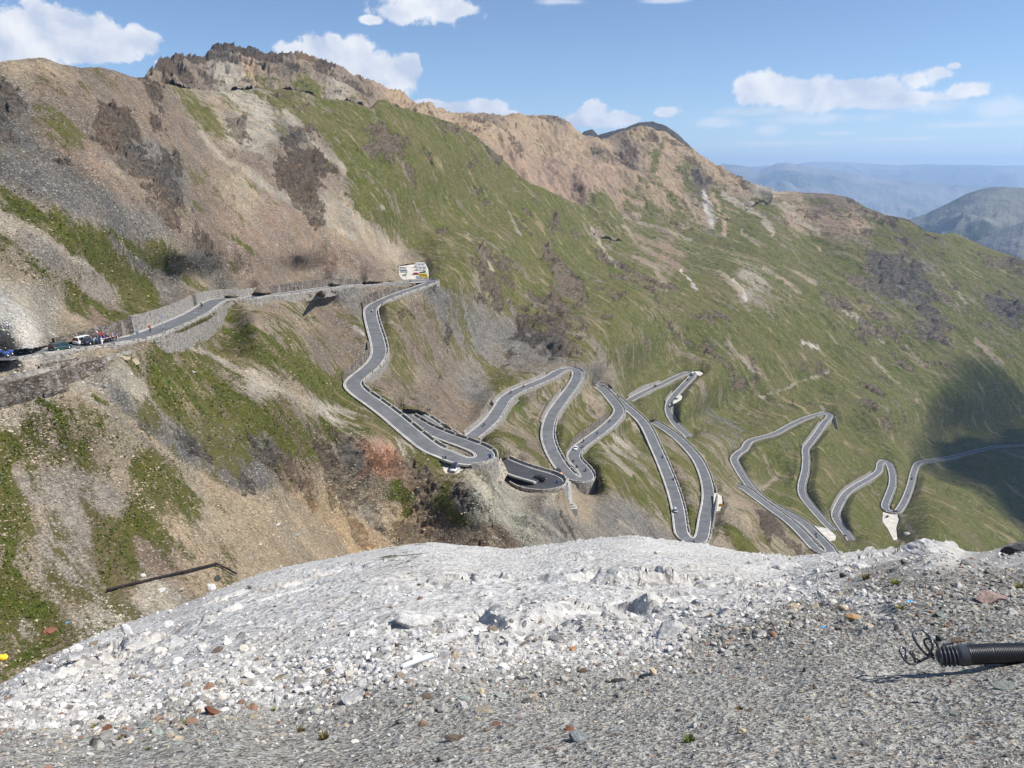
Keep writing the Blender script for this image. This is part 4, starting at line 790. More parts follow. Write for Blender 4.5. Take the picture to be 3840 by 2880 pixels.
PGW=np.array([.24,.12,.22,.035,.02,.08,.12,.10,.10,.05]);PGW=PGW/PGW.sum()
PALW=np.array([(.54,.53,.51),(.48,.475,.46),(.42,.42,.42),(.50,.47,.42),(.26,.25,.235),(.22,.18,.14)]); PWW=np.array([.34,.25,.15,.12,.10,.04]);PWW=PWW/PWW.sum()
def fg_col(U,V,n,aux):
    wh=aux[1].ravel(); cg=PALG[RNG.choice(len(PALG),n,p=PGW)]; cw=PALW[RNG.choice(len(PALW),n,p=PWW)]
    m=RNG.uniform(size=n)<wh*.93; return np.clip(np.where(m[:,None],cw*1.1,cg*1.28)*RNG.uniform(.8,1.2,(n,1)),0,.72)
def crest(U): return np.interp(U,[p[0]*K for p in S1P],[p[1]*K for p in S1P])
def make_stones():
    Vs=[];Fs=[];Cs=[];off=0
    def add(n,lo,hi,tpl,ic,belt=None,pw=1.6):
        nonlocal off
        U=RNG.uniform(-60,3900,n); V=RNG.uniform(0,1,n)**(.85)*(2920-crest(U))+crest(U)+6
        if belt is not None:
            bv=np.interp(U,[0,700,1500,2000,2600,2900,3300,3840],[2640,2600,2480,2430,2380,2290,2200,2180]); sd=np.interp(U,[0,2000,2600,3840],[110,130,90,110]); V=bv+RNG.normal(0,1,n)*sd*belt
            m=(V>crest(U)+8)&(V<2920); U=U[m];V=V[m]; n=len(U)
        s=lo*(hi/lo)**(RNG.uniform(0,1,n)**pw)
        # smaller stones in the grey gravel right in front
        s=s*np.interp(V,[2000,2300,2900],[.55,1,1.25])
        if belt is None:                      # bare rock keeps few loose stones, hollows collect them
            X_,Y_,Z_,d_,zo_,br_,wh_=fg_surface(U,V); cl=fbm(X_/2.2,Y_/2.2,Z_*0,4)*1.6+.5; keep=RNG.uniform(0,1,n)<np.clip(cl,.06,1)*(1-.45*wh_)+.0; U=U[keep];V=V[keep];s=s[keep]
        P,F,C=scatter(U,V,s,tpl,ic,fg_surf,fg_col); Vs.append(P);Fs.append(F+off);Cs.append(C); off+=len(P)
    add(int(52000*QS),4,13,STPL,IC1); add(int(16000*QS),6,24,STPL,IC1,belt=.9); add(int(2600*QS),18,50,STPL2,IC2,belt=.8,pw=2.2); add(int(700*QS),16,42,STPL2,IC2,pw=2.5)
    o=mesh_np('gravel',np.concatenate(Vs),tris=np.concatenate(Fs),mat=M_STONE,smooth_sh=False,attrs={'tint':np.concatenate(Cs)})
    tag(o,'loose pebbles and broken stones covering the near ground','gravel',kind='stuff')
make_stones()
# ------------------------------------------------------------------ road surface, kerb strips, lines
def asphalt_mat(name,c):
    t=NT(name); P=t.pos(); n=t.noise(P,.25,6,.6); n2=t.noise(P,3,4,.6)
    v=t.math('MULTIPLY',t.mr(n,.3,.7,.82,1.18),t.mr(n2,.3,.7,.94,1.06)); comb=t.n('ShaderNodeCombineColor')
    for i in range(3): t.l(v,comb.inputs[i])
    return t.bsdf(t.mix(1.,c,comb.outputs[0],'MULTIPLY'),.8,spec=.3)
M_ASPH=asphalt_mat('asphalt',(.128,.130,.136)); M_ASPH2=asphalt_mat('fresh_asphalt',(.052,.053,.058))
M_LINE=asphalt_mat('white_road_paint',(.72,.72,.70)); M_KERB=asphalt_mat('pale_concrete_kerb',(.40,.38,.34)); M_GRAVEL=asphalt_mat('pale_gravel',(.52,.49,.43)); M_CONC=asphalt_mat('concrete',(.36,.35,.32))
def wall_mat(name,a,b,c,sc=2.2,mortar=(.30,.28,.25)):
    t=NT(name); P=t.mapping(t.pos(),scale=(1,1,1.5)); v=t.sep(t.vor(P,sc,'F1','Color')); e=t.vor(P,sc,'DISTANCE_TO_EDGE')
    cc=t.mix(v[0],a,b); cc=t.mix(t.mr(v[1],.75,.8),cc,c); cc=t.mix(t.mr(e,.02,.06,1,0),cc,mortar)
    cc=t.mix(t.mr(t.noise(t.mapping(P,scale=(1,1,.15)),.9,5),.45,.7,0,.5),cc,(.36,.34,.31))
    return t.bsdf(cc,.9,normal=t.bump(t.math('MINIMUM',e,.12),.8,.6),spec=.2)
M_WALL=wall_mat('grey_stone_masonry',(.16,.145,.125),(.34,.31,.27),(.09,.08,.07)); M_DARKWALL=wall_mat('dark_dry_stone',(.055,.045,.038),(.15,.115,.085),(.24,.21,.18),2.6,(.035,.03,.026)); M_PARA=wall_mat('pale_parapet_stone',(.30,.28,.245),(.50,.47,.42),(.17,.155,.14),1.7); M_WHITEWALL=wall_mat('whitened_block_wall',(.42,.41,.39),(.58,.57,.54),(.12,.11,.10),1.3,(.10,.095,.09))
ROADN={'upper':'grey asphalt pass road from the left edge past the car park to the first lower hairpin','viaduct':'dark fresh asphalt loop standing on concrete piers','middle':'asphalt road climbing away to its rocky hairpin and back','steep':'asphalt road narrowing to the V shaped hairpin above the white rocks','green':'asphalt road rising to a hairpin in the green slope','right':'asphalt road with the long Z of bends at the right','far':'farthest asphalt road run leaving the picture at the right'}
def ribbon(name,A,B,mat,parent=None,dz=0):
    A=A.copy();B=B.copy();A[:,2]+=dz;B[:,2]+=dz
    return mesh_np(name,np.stack([A,B],1).reshape(-1,3),grid_quads(len(A),2)[:,::-1],mat=mat,parent=parent,smooth_sh=False)
def slab(name,A,B,mat,th=.35,parent=None):
    Al=A.copy();Bl=B.copy();Al[:,2]-=th;Bl[:,2]-=th
    return mesh_np(name,np.stack([Al,A,B,Bl],1).reshape(-1,3),grid_quads(len(A),4)[:,::-1],mat=mat,parent=parent,smooth_sh=False)
for nme,r in ROADS.items():
    hw=HW+(1.5 if nme=='viaduct' else 0)
    A,B=edge(r,hw),edge(r,-hw); rd=slab('road',A,B,M_ASPH2 if nme=='viaduct' else M_ASPH); tag(rd,ROADN[nme],kind='structure')
    for sgn in (1,-1):
        w=.17 if nme in('upper','viaduct','middle') else .24
        ribbon('edge_line',edge(r,sgn*(hw-.42)),edge(r,sgn*(hw-.42+w)),M_LINE,rd,.012)
        a=edge(r,sgn*(hw+.002)); b=edge(r,sgn*(hw+.45))
        a2=a.copy();a2[:,2]+=.07;b2=b.copy();b2[:,2]+=.07; bl=b.copy(); bl[:,2]-=.5
        mesh_np('kerb',np.stack([a,a2,b2,bl],1).reshape(-1,3),grid_quads(len(a),4),mat=M_KERB,parent=rd,smooth_sh=False)
for (nme,poly,z),W in zip(PADS,pad_world):
    n=len(W); c=W.mean(0); W=c+(W-c)*1.045; lo=W.copy();lo[:,2]-=.45
    V=np.concatenate([W,lo,c[None]]); V[:n,2]+=fbm(W[:,0]/5,W[:,1]/5,W[:,2],3)*.1-.02
    o=mesh_np('gravel_lot',V,quads=[(i,n+i,n+(i+1)%n,(i+1)%n) for i in range(n)],tris=[(i,(i+1)%n,2*n) for i in range(n)],mat=M_GRAVEL,smooth_sh=False)
    tag(o,'pale gravel lot beside the road',kind='structure')
# ------------------------------------------------------------------ parapets and retaining walls
def nearest_idx(r,u,v):
    a,b,_=proj(r.P[:,0],r.P[:,1],r.P[:,2]); return int(np.argmin((a-u)**2+(b-v)**2))
def parapet(r,nme,side,i0,i1,label,ph=.72,mat=None,wmat=None,gaps=True):
    hw=HW+(1.5 if nme=='viaduct' else 0); sl=slice(i0,i1+1)
    IN=edge(r,side*(hw+.46))[sl]; OUT=edge(r,side*(hw+.92))[sl]; BASE=edge(r,side*(hw+1.15))[sl].copy(); H=wall_h(nme,OUT)+.6+fbm(OUT[:,0]/6,OUT[:,1]/6,OUT[:,2],3)*.4; BASE[:,2]-=H
    if len(IN)<3: return
    o=empty('parapet_wall',tuple(OUT[len(OUT)//2]),0,label,'stone wall','stone walls along the pass road'); inv=OUT[len(OUT)//2]
    # retaining face
    top=OUT.copy(); top[:,2]-=.02; fi=grid_quads(len(IN),2); fi=fi if side<0 else fi[:,::-1]
    mesh_np('retaining_wall',np.stack([top,BASE],1).reshape(-1,3)-inv,fi,mat=wmat or M_WALL,parent=o,smooth_sh=False)
    # parapet blocks
    V=[];Q=[];S=np.arange(len(IN))*1.5; per=7.5; 
    x=np.arange(0,S[-1]-.5,per if gaps else 3.0)
    for k,a in enumerate(x):
        b=min(a+(per-.9 if gaps else 3.0),S[-1]); m=4
        ss=np.linspace(a,b,m); hh=ph*(1+RNG.uniform(-.06,.06)); base=len(V)
        P1=np.stack([np.interp(ss,S,IN[:,c]) for c in range(3)],1);P2=np.stack([np.interp(ss,S,OUT[:,c]) for c in range(3)],1)
        for p,q in zip(P1,P2):
            V+= [p,p+(0,0,hh),q+(0,0,hh),q-(0,0,.1)]
        for j in range(m-1):
            for e in range(3): A_=base+j*4+e; Q.append((A_,A_+1,A_+5,A_+4) if side<0 else (A_,A_+4,A_+5,A_+1))
        for j in (0,m-1): Q.append(tuple(base+j*4+e for e in range(4)))
    if gaps:   # low sill between blocks
        P1=IN.copy();P1[:,2]+=.22;P2=OUT.copy();P2[:,2]+=.22;base=len(V)
        for p,q,l,w in zip(P1,P2,IN,OUT): V+=[l,p,q,w-(0,0,.1)]
        for j in range(len(IN)-1):
            for e in range(3): A_=base+j*4+e; Q.append((A_,A_+1,A_+5,A_+4))
    mesh_np('parapet',np.array(V)-inv,np.array(Q),mat=mat or M_PARA,parent=o,smooth_sh=False)
    return o
PLAB={('upper',0):'stone parapet on the valley side of the road beside the parked green car',('upper',1):'stone parapet curling round the bend below the car park',('upper',2):'stone parapet on the bend island above the white open-door car',('upper',3):'stone bastion wall around the hairpin where the person in red stands'}
SKIPS=[(reg(1400,1350,[(655,850)])[0],50),(reg(1000,950,[(1215,205)])[0],30)]
def split_skip(r,i0,i1):
    a,b,_=proj(r.P[i0:i1+1,0],r.P[i0:i1+1,1],r.P[i0:i1+1,2]); ok=np.ones(len(a),bool); sid=outer_sign(r)[i0:i1+1]
    for (cu,cv),rad in SKIPS:
        m=(a-cu)**2+(b-cv)**2<rad*rad; ok&=~m
    out=[];i=0
    while i<len(ok):
        if not ok[i]: i+=1; continue
        j=i
        while j+1<len(ok) and ok[j+1]: j+=1
        if j-i>=4: out.append((i0+i,i0+j))
        i=j+1
    return out
WALLTXT={'upper':['long parapet on top of the tall masonry wall beside the upper road','parapet around the bend in front of the car park','parapet beside the road between the car park and the first lower hairpin','curved bastion wall of the hairpin where a person in red stands','parapet around the sunken loop behind the first lower hairpin','short parapet of the sunken loop'],
 'viaduct':['parapet around the dark asphalt loop on concrete piers','short inner parapet of the dark asphalt loop'],
 'middle':['pale parapet beside the road climbing from the gully to the rocky hairpin','parapet round the top of the rocky hairpin','parapet on the valley side of the road below the rocky hairpin','bastion wall round the hairpin with the motorcycles','parapet on the valley side of the road with the white coupe','upper end of the parapet beside the dark rock'],
 'steep':['long parapet on the valley side of the left leg of the V hairpin','parapet closing the tip of the V hairpin','long parapet on the right leg of the V hairpin'],
 'green':['parapet below the road rising to the white van hairpin','parapet round the hairpin with the white van','parapet on the valley side of the road below the white van hairpin'],
 'right':['parapet beside the road that comes out above the white rocks at lower right','parapet closing the lowest bend beside the motorcyclists','parapet on the valley side above the gravel lay-by','short parapet in the kink of the Z bend','parapet beside the rising road of the Z bend','parapet round the hairpin propped by steel ribs','parapet on the road below the hairpin with steel ribs'],
 'far':['parapet beside the road with the grey car at far right','parapet round the small upper hairpin at far right','parapet between the two small hairpins at far right','parapet closing the small hairpin above the gravel track','parapet beside the road leaving the small lower hairpin','parapet of the farthest road run at the right edge']}
for nme,r in ROADS.items():
    s=outer_sign(r).copy(); n=len(s)
    # median clean
    for _ in range(2):
        k=np.convolve(s,np.ones(9)/9,'same'); s=np.where(k>=0,1,-1)
    i=0;c=0
    while i<n:
        j=i
        while j+1<n and s[j+1]==s[i]: j+=1
        if j-i>=8:
            tx=WALLTXT[nme]; lb=tx[c] if c<len(tx) else tx[-1]+' end'
            for ia,ib in split_skip(r,i,min(j+1,n-1)): parapet(r,nme,int(s[i]),ia,ib,lb if ia==i else lb+', after the gap',gaps=(nme!='viaduct'),ph=(.75 if nme not in('upper','viaduct') else (.5 if (nme=='upper' and i<140) else .95)) if nme!='upper' or i<140 else .8); c+=1
        i=j+1
    print('WALLS',nme,c)
# inner parapets and uphill walls
def uphill(run,side,a,b,hfun,label,mat,off=.55,th=.7):
    r=ROADS[run]; i0=nearest_idx(r,*a); i1=nearest_idx(r,*b); i0,i1=min(i0,i1),max(i0,i1); sl=slice(i0,i1+1)
    A=edge(r,side*(HW+off))[sl]; B=edge(r,side*(HW+off+.35))[sl]; C=edge(r,side*(HW+off+.35+th))[sl]; n=len(A); t=np.linspace(0,1,n)
    H=np.interp(t,*zip(*hfun))+fbm(A[:,0]/4,A[:,1]/4,A[:,2],3)*.35
    lo=A.copy();lo[:,2]-=.4; hi=B.copy();hi[:,2]+=H; bk=C.copy();bk[:,2]+=H-.02; bb=C.copy(); bb[:,2]-=.4
    m=lo[n//2].copy(); q=grid_quads(n,4); q=q if side>0 else q[:,::-1]
    q=np.concatenate([q,[[0,1,2,3]],[[4*(n-1),4*(n-1)+1,4*(n-1)+2,4*(n-1)+3]]])
    o=mesh_np('stone_wall',np.stack([lo,hi,bk,bb],1).reshape(-1,3)-m,q,mat=mat,smooth_sh=False); o.location=m
    return tag(o,label,'stone wall','stone walls along the pass road')
g1=lambda x,y: reg(0,900,[(x,y)])[0]; g3=lambda x,y: reg(1000,950,[(x,y)])[0]; g4=lambda x,y: reg(1400,1350,[(x,y)])[0]; g5=lambda x,y: reg(2200,1350,[(x,y)])[0]; g6=lambda x,y: reg(2840,1400,[(x,y)])[0]
uphill('upper',1,g1(620,890),g1(1240,775),[(0,1.4),(.5,2.6),(1,3.2)],'rough brown dry stone wall behind the parked dark cars',M_DARKWALL)
uphill('upper',1,g1(1260,765),g1(1720,545),[(0,3.6),(.3,3.2),(1,3.4)],'tall grey masonry wall above the road where a motorcycle rides',M_WALL)
uphill('upper',1,g1(1740,530),g3(20,348),[(0,3.4),(.5,2.9),(1,2.8)],'pale weathered masonry wall at the bend of the upper road',M_WALL)
uphill('upper',1,g3(30,347),g3(930,254),[(0,3.2),(.5,3.6),(.85,3.0),(1,1.0)],'long dark brown dry stone wall above the upper road',M_DARKWALL)
uphill('upper',-1,g3(1240,290),g3(868,460),[(0,.6),(.3,2.6),(.8,4.6),(1,3.2)],'dark curved stone wall above the bend below the car park',M_DARKWALL)
uphill('upper',-1,g3(925,740),g3(935,850),[(0,.8),(1,1.5)],'short dark wall on the hill side of the long bend',M_DARKWALL)
uphill('upper',-1,g3(930,860),g3(720,1065),[(0,2.6),(.5,3.2),(1,1.8)],'stone wall on the hill side of the sharp left bend',M_DARKWALL)
uphill('middle',1,g4(830,620),g4(1030,440),[(0,1.2),(.5,1.6),(1,1.4)],'rough low wall on the hill side of the road leaving the gully',M_WALL)
uphill('middle',1,g4(1060,370),g4(1480,130),[(0,1.2),(.5,1.5),(1,2.0)],'low wall on the hill side of the road nearing the rocky hairpin',M_WALL)
uphill('middle',-1,g4(1620,280),g4(1455,520),[(0,2.0),(.5,1.6),(1,.8)],'stone wall on the hill side below the rocky hairpin',M_WALL)
uphill('middle',1,g4(1655,800),g4(1990,490),[(0,2.6),(.4,3.4),(.8,4.2),(1,3.4)],'high brown stone wall above the motorcycles and white coupe',M_DARKWALL)
uphill('green',1,g5(380,320),g5(640,190),[(0,2.5),(.5,4.),(1,2.0)],'grey wall above the road rising to the white van',M_WALL)
uphill('green',-1,g5(740,280),g5(685,360),[(0,2.),(1,2.4)],'grey wall on the hill side below the white van hairpin',M_WALL)
uphill('right',-1,g5(1960,530),g5(1820,730),[(0,2.6),(.5,3.),(1,2.)],'pale wall on the hill side below the ribbed hairpin',M_WALL)
uphill('steep',-1,g5(960,1400),g5(985,1050),[(0,.8),(.5,2.4),(1,1.)],'pale stone wall inside the V hairpin',M_WALL)
uphill('far',1,g6(640,1170),g6(980,840),[(0,3.),(.5,2.2),(1,2.8)],'brown wall on the hill side of the road at far right',M_WALL)
# ------------------------------------------------------------------ dry-stone terraces left of the path
def terrace(top,bot,label,back=1.2,mat=None):
    tp=np.array(top,float);bt=np.array(bot,float); n=40; t=np.linspace(0,1,n)
    def along(P): s=np.concatenate([[0],np.cumsum(np.hypot(*np.diff(P,axis=0).T))]); s/=s[-1]; return np.interp(t,s,P[:,0]),np.interp(t,s,P[:,1])
    bu,bv=along(bt);tu,tv=along(tp); D=1/FA(bu,bv); dx,dy,dz=ray(bu,bv); B=np.stack([dx*D,dy*D,dz*D],1)*.985
    dx,dy,dz=ray(tu,tv); rr=np.hypot(B[:,0],B[:,1])*1.006; D2=rr/np.hypot(dx,dy); T=np.stack([dx*D2,dy*D2,dz*D2],1)
    T[:,2]+=fbm(T[:,0]*.8,T[:,1]*.8,T[:,2],3)*.25; lo=B.copy();lo[:,2]-=1.0; k=T.copy(); k[:,:2]*=(1+back/rr)[:,None]; kl=k.copy(); kl[:,2]-=2
    m=B[n//2].copy(); o=mesh_np('terrace_wall',np.stack([lo,B,T,k,kl],1).reshape(-1,3)-m,grid_quads(n,5),mat=mat or M_DARKWALL,smooth_sh=False); o.location=m
    return tag(o,label,'stone wall','old terrace walls')
R1=lambda L: reg(0,900,L)
terrace(R1([(-60,1215),(0,1200),(250,1150),(500,1080),(880,975)]),R1([(-60,1375),(0,1358),(250,1290),(530,1200),(880,1045)]),'long dark rusty dry stone terrace wall at the left edge')
terrace(R1([(-60,1165),(0,1155),(330,1080),(500,1040)]),R1([(-60,1205),(0,1192),(330,1108),(500,1062)]),'thin grey terrace wall above the long dark one',mat=M_WALL)
terrace(R1([(330,1035),(520,1010),(700,975)]),R1([(330,1075),(520,1050),(700,1005)]),'short brown terrace wall just below the roadside parapet')
terrace(R1([(360,1265),(470,1230),(565,1200)]),R1([(370,1280),(470,1255),(572,1235)]),'small low terrace wall in the pale scree')
terrace(R1([(885,975),(1000,940),(1100,920)]),R1([(885,1030),(1000,985),(1100,935)]),'grey end of the terrace wall beside the big cracked boulder',mat=M_WALL)
terrace(R1([(540,1140),(700,1100),(880,1040)]),R1([(540,1170),(700,1135),(880,1075)]),'lower brown step of the terrace wall near the cracked boulder')
# ------------------------------------------------------------------ concrete piers under the dark loop
def prism(name,base,top,mat,parent=None):
    """base/top: 4 corners each"""
    V=np.array(list(base)+list(top),float); q=[(0,3,2,1),(4,5,6,7)]+[(i,(i+1)%4,4+(i+1)%4,4+i) for i in range(4)]
    return mesh_np(name,V,np.array(q),mat=mat,parent=parent,smooth_sh=False)
def at_r(u,v,r):
    D=depth_from_r(u,v,r); dx,dy,dz=ray(u,v); return np.array([dx*D,dy*D,dz*D])
vd=ROADS['viaduct']
def viaduct():
    o=empty('viaduct',tuple(vd.P[len(vd.P)//2]),0,'concrete piers and slab carrying the dark asphalt loop','viaduct'); c=np.array(o.location)
    i0=nearest_idx(vd,*g4(1480,975)); i1=nearest_idx(vd,*g4(1290,1030))
    A=edge(vd,HW+1.2)[i0:i1]; B=edge(vd,-HW-.8)[i0:i1]; Al=A.copy();Bl=B.copy();A[:,2]-=.5;B[:,2]-=.5;Al[:,2]-=1.7;Bl[:,2]-=1.7
    mesh_np('deck_slab',np.stack([B,A,Al,Bl],1).reshape(-1,3)-c,grid_quads(len(A),4),mat=M_CONC,parent=o,smooth_sh=False)
    def fin(ua,ub,vt,vb,rt,rb,th,name='pier'):
        a=at_r(*g4(ua,vt),rt);b=at_r(*g4(ub,vt),rt); a2=at_r(*g4(ua+8,vb),rt);b2=at_r(*g4(ub+14,vb),rt); back=np.array([.25,1,0])*th
        prism(name,[x-c for x in (a2,b2,b2+back,a2+back)],[x-c for x in (a,b,b+back,a+back)],M_CONC,o)
    fin(1545,1580,1075,1285,226,0,9); fin(1452,1466,1110,1225,224,0,7); fin(1585,1612,1065,1240,231,0,6)
    a=at_r(*g4(1466,1165),229);b=at_r(*g4(1545,1165),229);a2=at_r(*g4(1470,1270),228.2);b2=at_r(*g4(1550,1290),228.2);k=np.array([0,1.2,0])
    prism('infill_wall',[x-c for x in (a2,b2,b2+k,a2+k)],[x-c for x in (a,b,b+k,a+k)],M_WALL,o)
    a=at_r(*g4(1330,1085),226);b=at_r(*g4(1452,1100),226);a2=at_r(*g4(1400,1215),225);b2=at_r(*g4(1456,1215),225)
    prism('abutment_wall',[x-c for x in (a2,b2,b2+k*3,a2+k*3)],[x-c for x in (a,b,b+k*3,a+k*3)],M_WALL,o)
    for i in range(3):
        a=at_r(*g4(1602+i*4,1195+i*20),229-i*.8); s=2.2+.5*i; h=1.5
        prism('footing_step',[a-c+np.array(p) for p in ((-s/2,0,-h-1),(s,0,-h-1),(s,3,-h-1),(-s/2,3,-h-1))],[a-c+np.array(p) for p in ((-s/2,0,0),(s,0,0),(s,3,0),(-s/2,3,0))],M_CONC,o)
viaduct()
# bastion of the hairpin with the red person : light masonry cone
def bastion():
    r=ROADS['upper']; pts=reg(1400,1350,[(962,872),(1008,866),(1042,838),(1056,812)]); bot=reg(1400,1350,[(955,960),(1000,1005),(1080,1010),(1118,930)])
    T=[];B=[]
    for (u,v) in pts: dx,dy,dz=ray(u,v); D=-84.6/dz; T.append(np.array([dx*D,dy*D,-84.6]))
    for (u,v),t in zip(bot,T): B.append(at_r(u,v,np.hypot(t[0],t[1])-1.6))
    T=np.array(T);B=np.array(B); n=24; s=np.linspace(0,3,n); I=lambda P:np.stack([np.interp(s,range(4),P[:,k]) for k in range(3)],1)
    Tt,Bb=I(T),I(B); rows=[Bb*(1-f)+Tt*f for f in np.linspace(0,1,6)]; V=np.array(rows); m=V.reshape(-1,3).mean(0)
    o=mesh_np('bastion',V.reshape(-1,3)-m,grid_quads(6,n),mat=M_WHITEWALL2,smooth_sh=True); o.location=m; tag(o,'rounded light cobblestone bastion under the hairpin of the red person','stone wall')
M_WHITEWALL2=wall_mat('light_cobble_masonry',(.34,.29,.23),(.50,.44,.36),(.22,.18,.14),1.4,(.16,.13,.10))
bastion()
def ribs():
    u0,v0=g6(585,385); o=empty('rib_support',tuple(at_r(u0+20,v0+20,862)),0,'steel ribs and mesh propping the hairpin at far right','support'); c=np.array(o.location)
    tops=reg(2840,1400,[(590,410),(605,395),(618,385),(630,375),(640,365),(648,358)]); bots=reg(2840,1400,[(590,455),(607,460),(622,465),(638,468),(655,468),(672,465)])
    fr=[];
    for (a,b),(d,e) in zip(tops,bots):
        p=at_r(a,b,860);q=at_r(d,e,857); w=np.array([.35,0,0]);k=np.array([0,.5,0]); prism('rib',[x-c for x in (q-w,q+w,q+w+k,q-w+k)],[x-c for x in (p-w,p+w,p+w+k,p-w+k)],M_PARA,o); fr.append((p,q))
    V=[];
    for f in np.linspace(0,1,5): V.append([p*(1-f)+q*f+np.array([0,.8,0])-c for p,q in fr])
    mesh_np('mesh_panel',np.array(V).reshape(-1,3),grid_quads(5,6)[:,::-1],mat=M_WALL,parent=o,smooth_sh=False)
ribs()
# ------------------------------------------------------------------ small things: vehicles, people, signs
def paint(name,c,rough=.35,metal=0.,coat=.5):
    t=NT(name); P=t.obj(); n=t.noise(P,3,3,.5); return t.bsdf(t.mix(t.mr(n,.3,.7,0,.12),c,tuple(x*.75 for x in c)),rough,metal,spec=.5,**{'Coat Weight':coat})
MT={k:paint(k+'_paint',c) for k,c in dict(white=(.78,.78,.77),silver=(.50,.51,.53),black=(.015,.015,.018),navy=(.008,.011,.028),green=(.018,.05,.042),red=(.45,.02,.02),yellow=(.78,.58,.03),orange=(.65,.16,.03),blue=(.03,.10,.42),grey=(.22,.23,.25)).items()}
M_GLASS=NT('window_glass').bsdf((.02,.028,.035),.08,spec=.8); M_TYRE=NT('rubber').bsdf((.02,.02,.02),.8); M_RIM=paint('rim_metal',(.45,.45,.46),.3,.8); M_LAMP=NT('lamp_lens').bsdf((.75,.75,.72),.15,spec=.8); M_TAIL=NT('tail_lens').bsdf((.5,.02,.02),.2,spec=.6)
M_PLATE=NT('plate_white').bsdf((.7,.7,.68),.5); M_DARKPL=NT('dark_trim').bsdf((.025,.025,.027),.6)
M_SKIN=NT('skin').bsdf((.46,.28,.20),.6); M_HAIR=NT('hair').bsdf((.05,.03,.02),.7)
CL={k:NT(k+'_cloth').bsdf(c,.85) for k,c in dict(red=(.60,.02,.03),lightblue=(.35,.52,.75),white=(.70,.70,.70),black=(.02,.02,.025),jeans=(.06,.09,.17),grey=(.2,.2,.2),green=(.04,.28,.10),yellow=(.75,.55,.05),orange=(.8,.2,.03),blue=(.04,.12,.45),pink=(.6,.3,.3),khaki=(.30,.25,.16)).items()}
def tubes(name,segs,mat,parent=None,n=8,loc=None):
    """list of (p,q,r1,r2)"""
    V=[];Q=[];
    for p,q,r1,r2 in segs:
        p=np.array(p,float);q=np.array(q,float);d=q-p;d/=np.linalg.norm(d)+1e-9; a=np.cross(d,(0,0,1) if abs(d[2])<.9 else (1,0,0)); a/=np.linalg.norm(a); b=np.cross(d,a); o=len(V)
        for c,r in ((p,r1),(q,r2)):
            for k in range(n): th=2*math.pi*k/n; V.append(c+r*(math.cos(th)*a+math.sin(th)*b))
        for k in range(n): Q.append((o+k,o+(k+1)%n,o+n+(k+1)%n,o+n+k))
        V.append(p);V.append(q)
        for k in range(0,n,2): Q.append((o+2*n,o+(k+2)%n,o+(k+1)%n,o+k)); Q.append((o+2*n+1,o+n+k,o+n+(k+1)%n,o+n+(k+2)%n))
    return mesh_np(name,np.array(V),np.array(Q),mat=mat,parent=parent,smooth_sh=True)
def loft(name,secs,mat,parent=None,sm=False,cap=True):
    V=np.array(secs,float); m,n=V.shape[:2]; Q=[]
    for i in range(m-1):
        for k in range(n): Q.append((i*n+k,i*n+(k+1)%n,(i+1)*n+(k+1)%n,(i+1)*n+k))
    me=bpy.data.meshes.new(name); F=[tuple(q[::-1]) for q in Q]
    if cap: F+= [tuple(range(n)),tuple(range((m-1)*n,m*n))[::-1]]
    me.from_pydata([tuple(v) for v in V.reshape(-1,3)],[],F); me.update()
    if mat: me.materials.append(mat)
    bm=bmesh.new(); bm.from_mesh(me); bmesh.ops.recalc_face_normals(bm,faces=bm.faces); bm.to_mesh(me); bm.free()
    o=bpy.data.objects.new(name,me); COL.objects.link(o); o.parent=parent
    for p in me.polygons: p.use_smooth=sm
    return o
def bx(name,c,s,mat,parent=None,bev=0.):
    bm=bmesh.new(); bmesh.ops.create_cube(bm,size=1); bmesh.ops.scale(bm,vec=s,verts=bm.verts)
    if bev>0: bmesh.ops.bevel(bm,geom=list(bm.edges),offset=bev,segments=2,affect='EDGES')
    bmesh.ops.translate(bm,vec=c,verts=bm.verts); me=bpy.data.meshes.new(name); bm.to_mesh(me); bm.free(); me.materials.append(mat); o=bpy.data.objects.new(name,me); COL.objects.link(o); o.parent=parent; return o
def bsec(x,hw,zb,zt,r=.12,top=.0):
    """rounded body section at x"""
    return [(x,-hw+r*.4,zb),(x,-hw,zb+r),(x,-hw,zt-r),(x,-hw+r+top,zt),(x,hw-r-top,zt),(x,hw,zt-r),(x,hw,zb+r),(x,hw-r*.4,zb)]
CARS={ # L, W, H, belt, hood height, list of (x fraction, top z) for glasshouse base/roof
 'hatch':(3.75,1.62,1.54,.98,.92,(.14,.30,.96,1.0)),'wagon':(4.65,1.82,1.50,.95,.90,(.20,.38,.93,.99)),'mpv':(4.3,1.80,1.62,1.02,.98,(.14,.33,.94,.99)),'suv':(4.2,1.80,1.70,1.05,1.05,(.20,.34,.95,.99)),
 'coupe':(4.3,1.80,1.32,.90,.86,(.27,.44,.78,.97)),'sedan':(4.5,1.80,1.45,.94,.90,(.22,.38,.80,.93)),'cabrio':(4.2,1.78,1.0,.88,.86,None),'van':(5.4,2.0,2.35,1.25,1.2,(.06,.20,.98,1.0))}
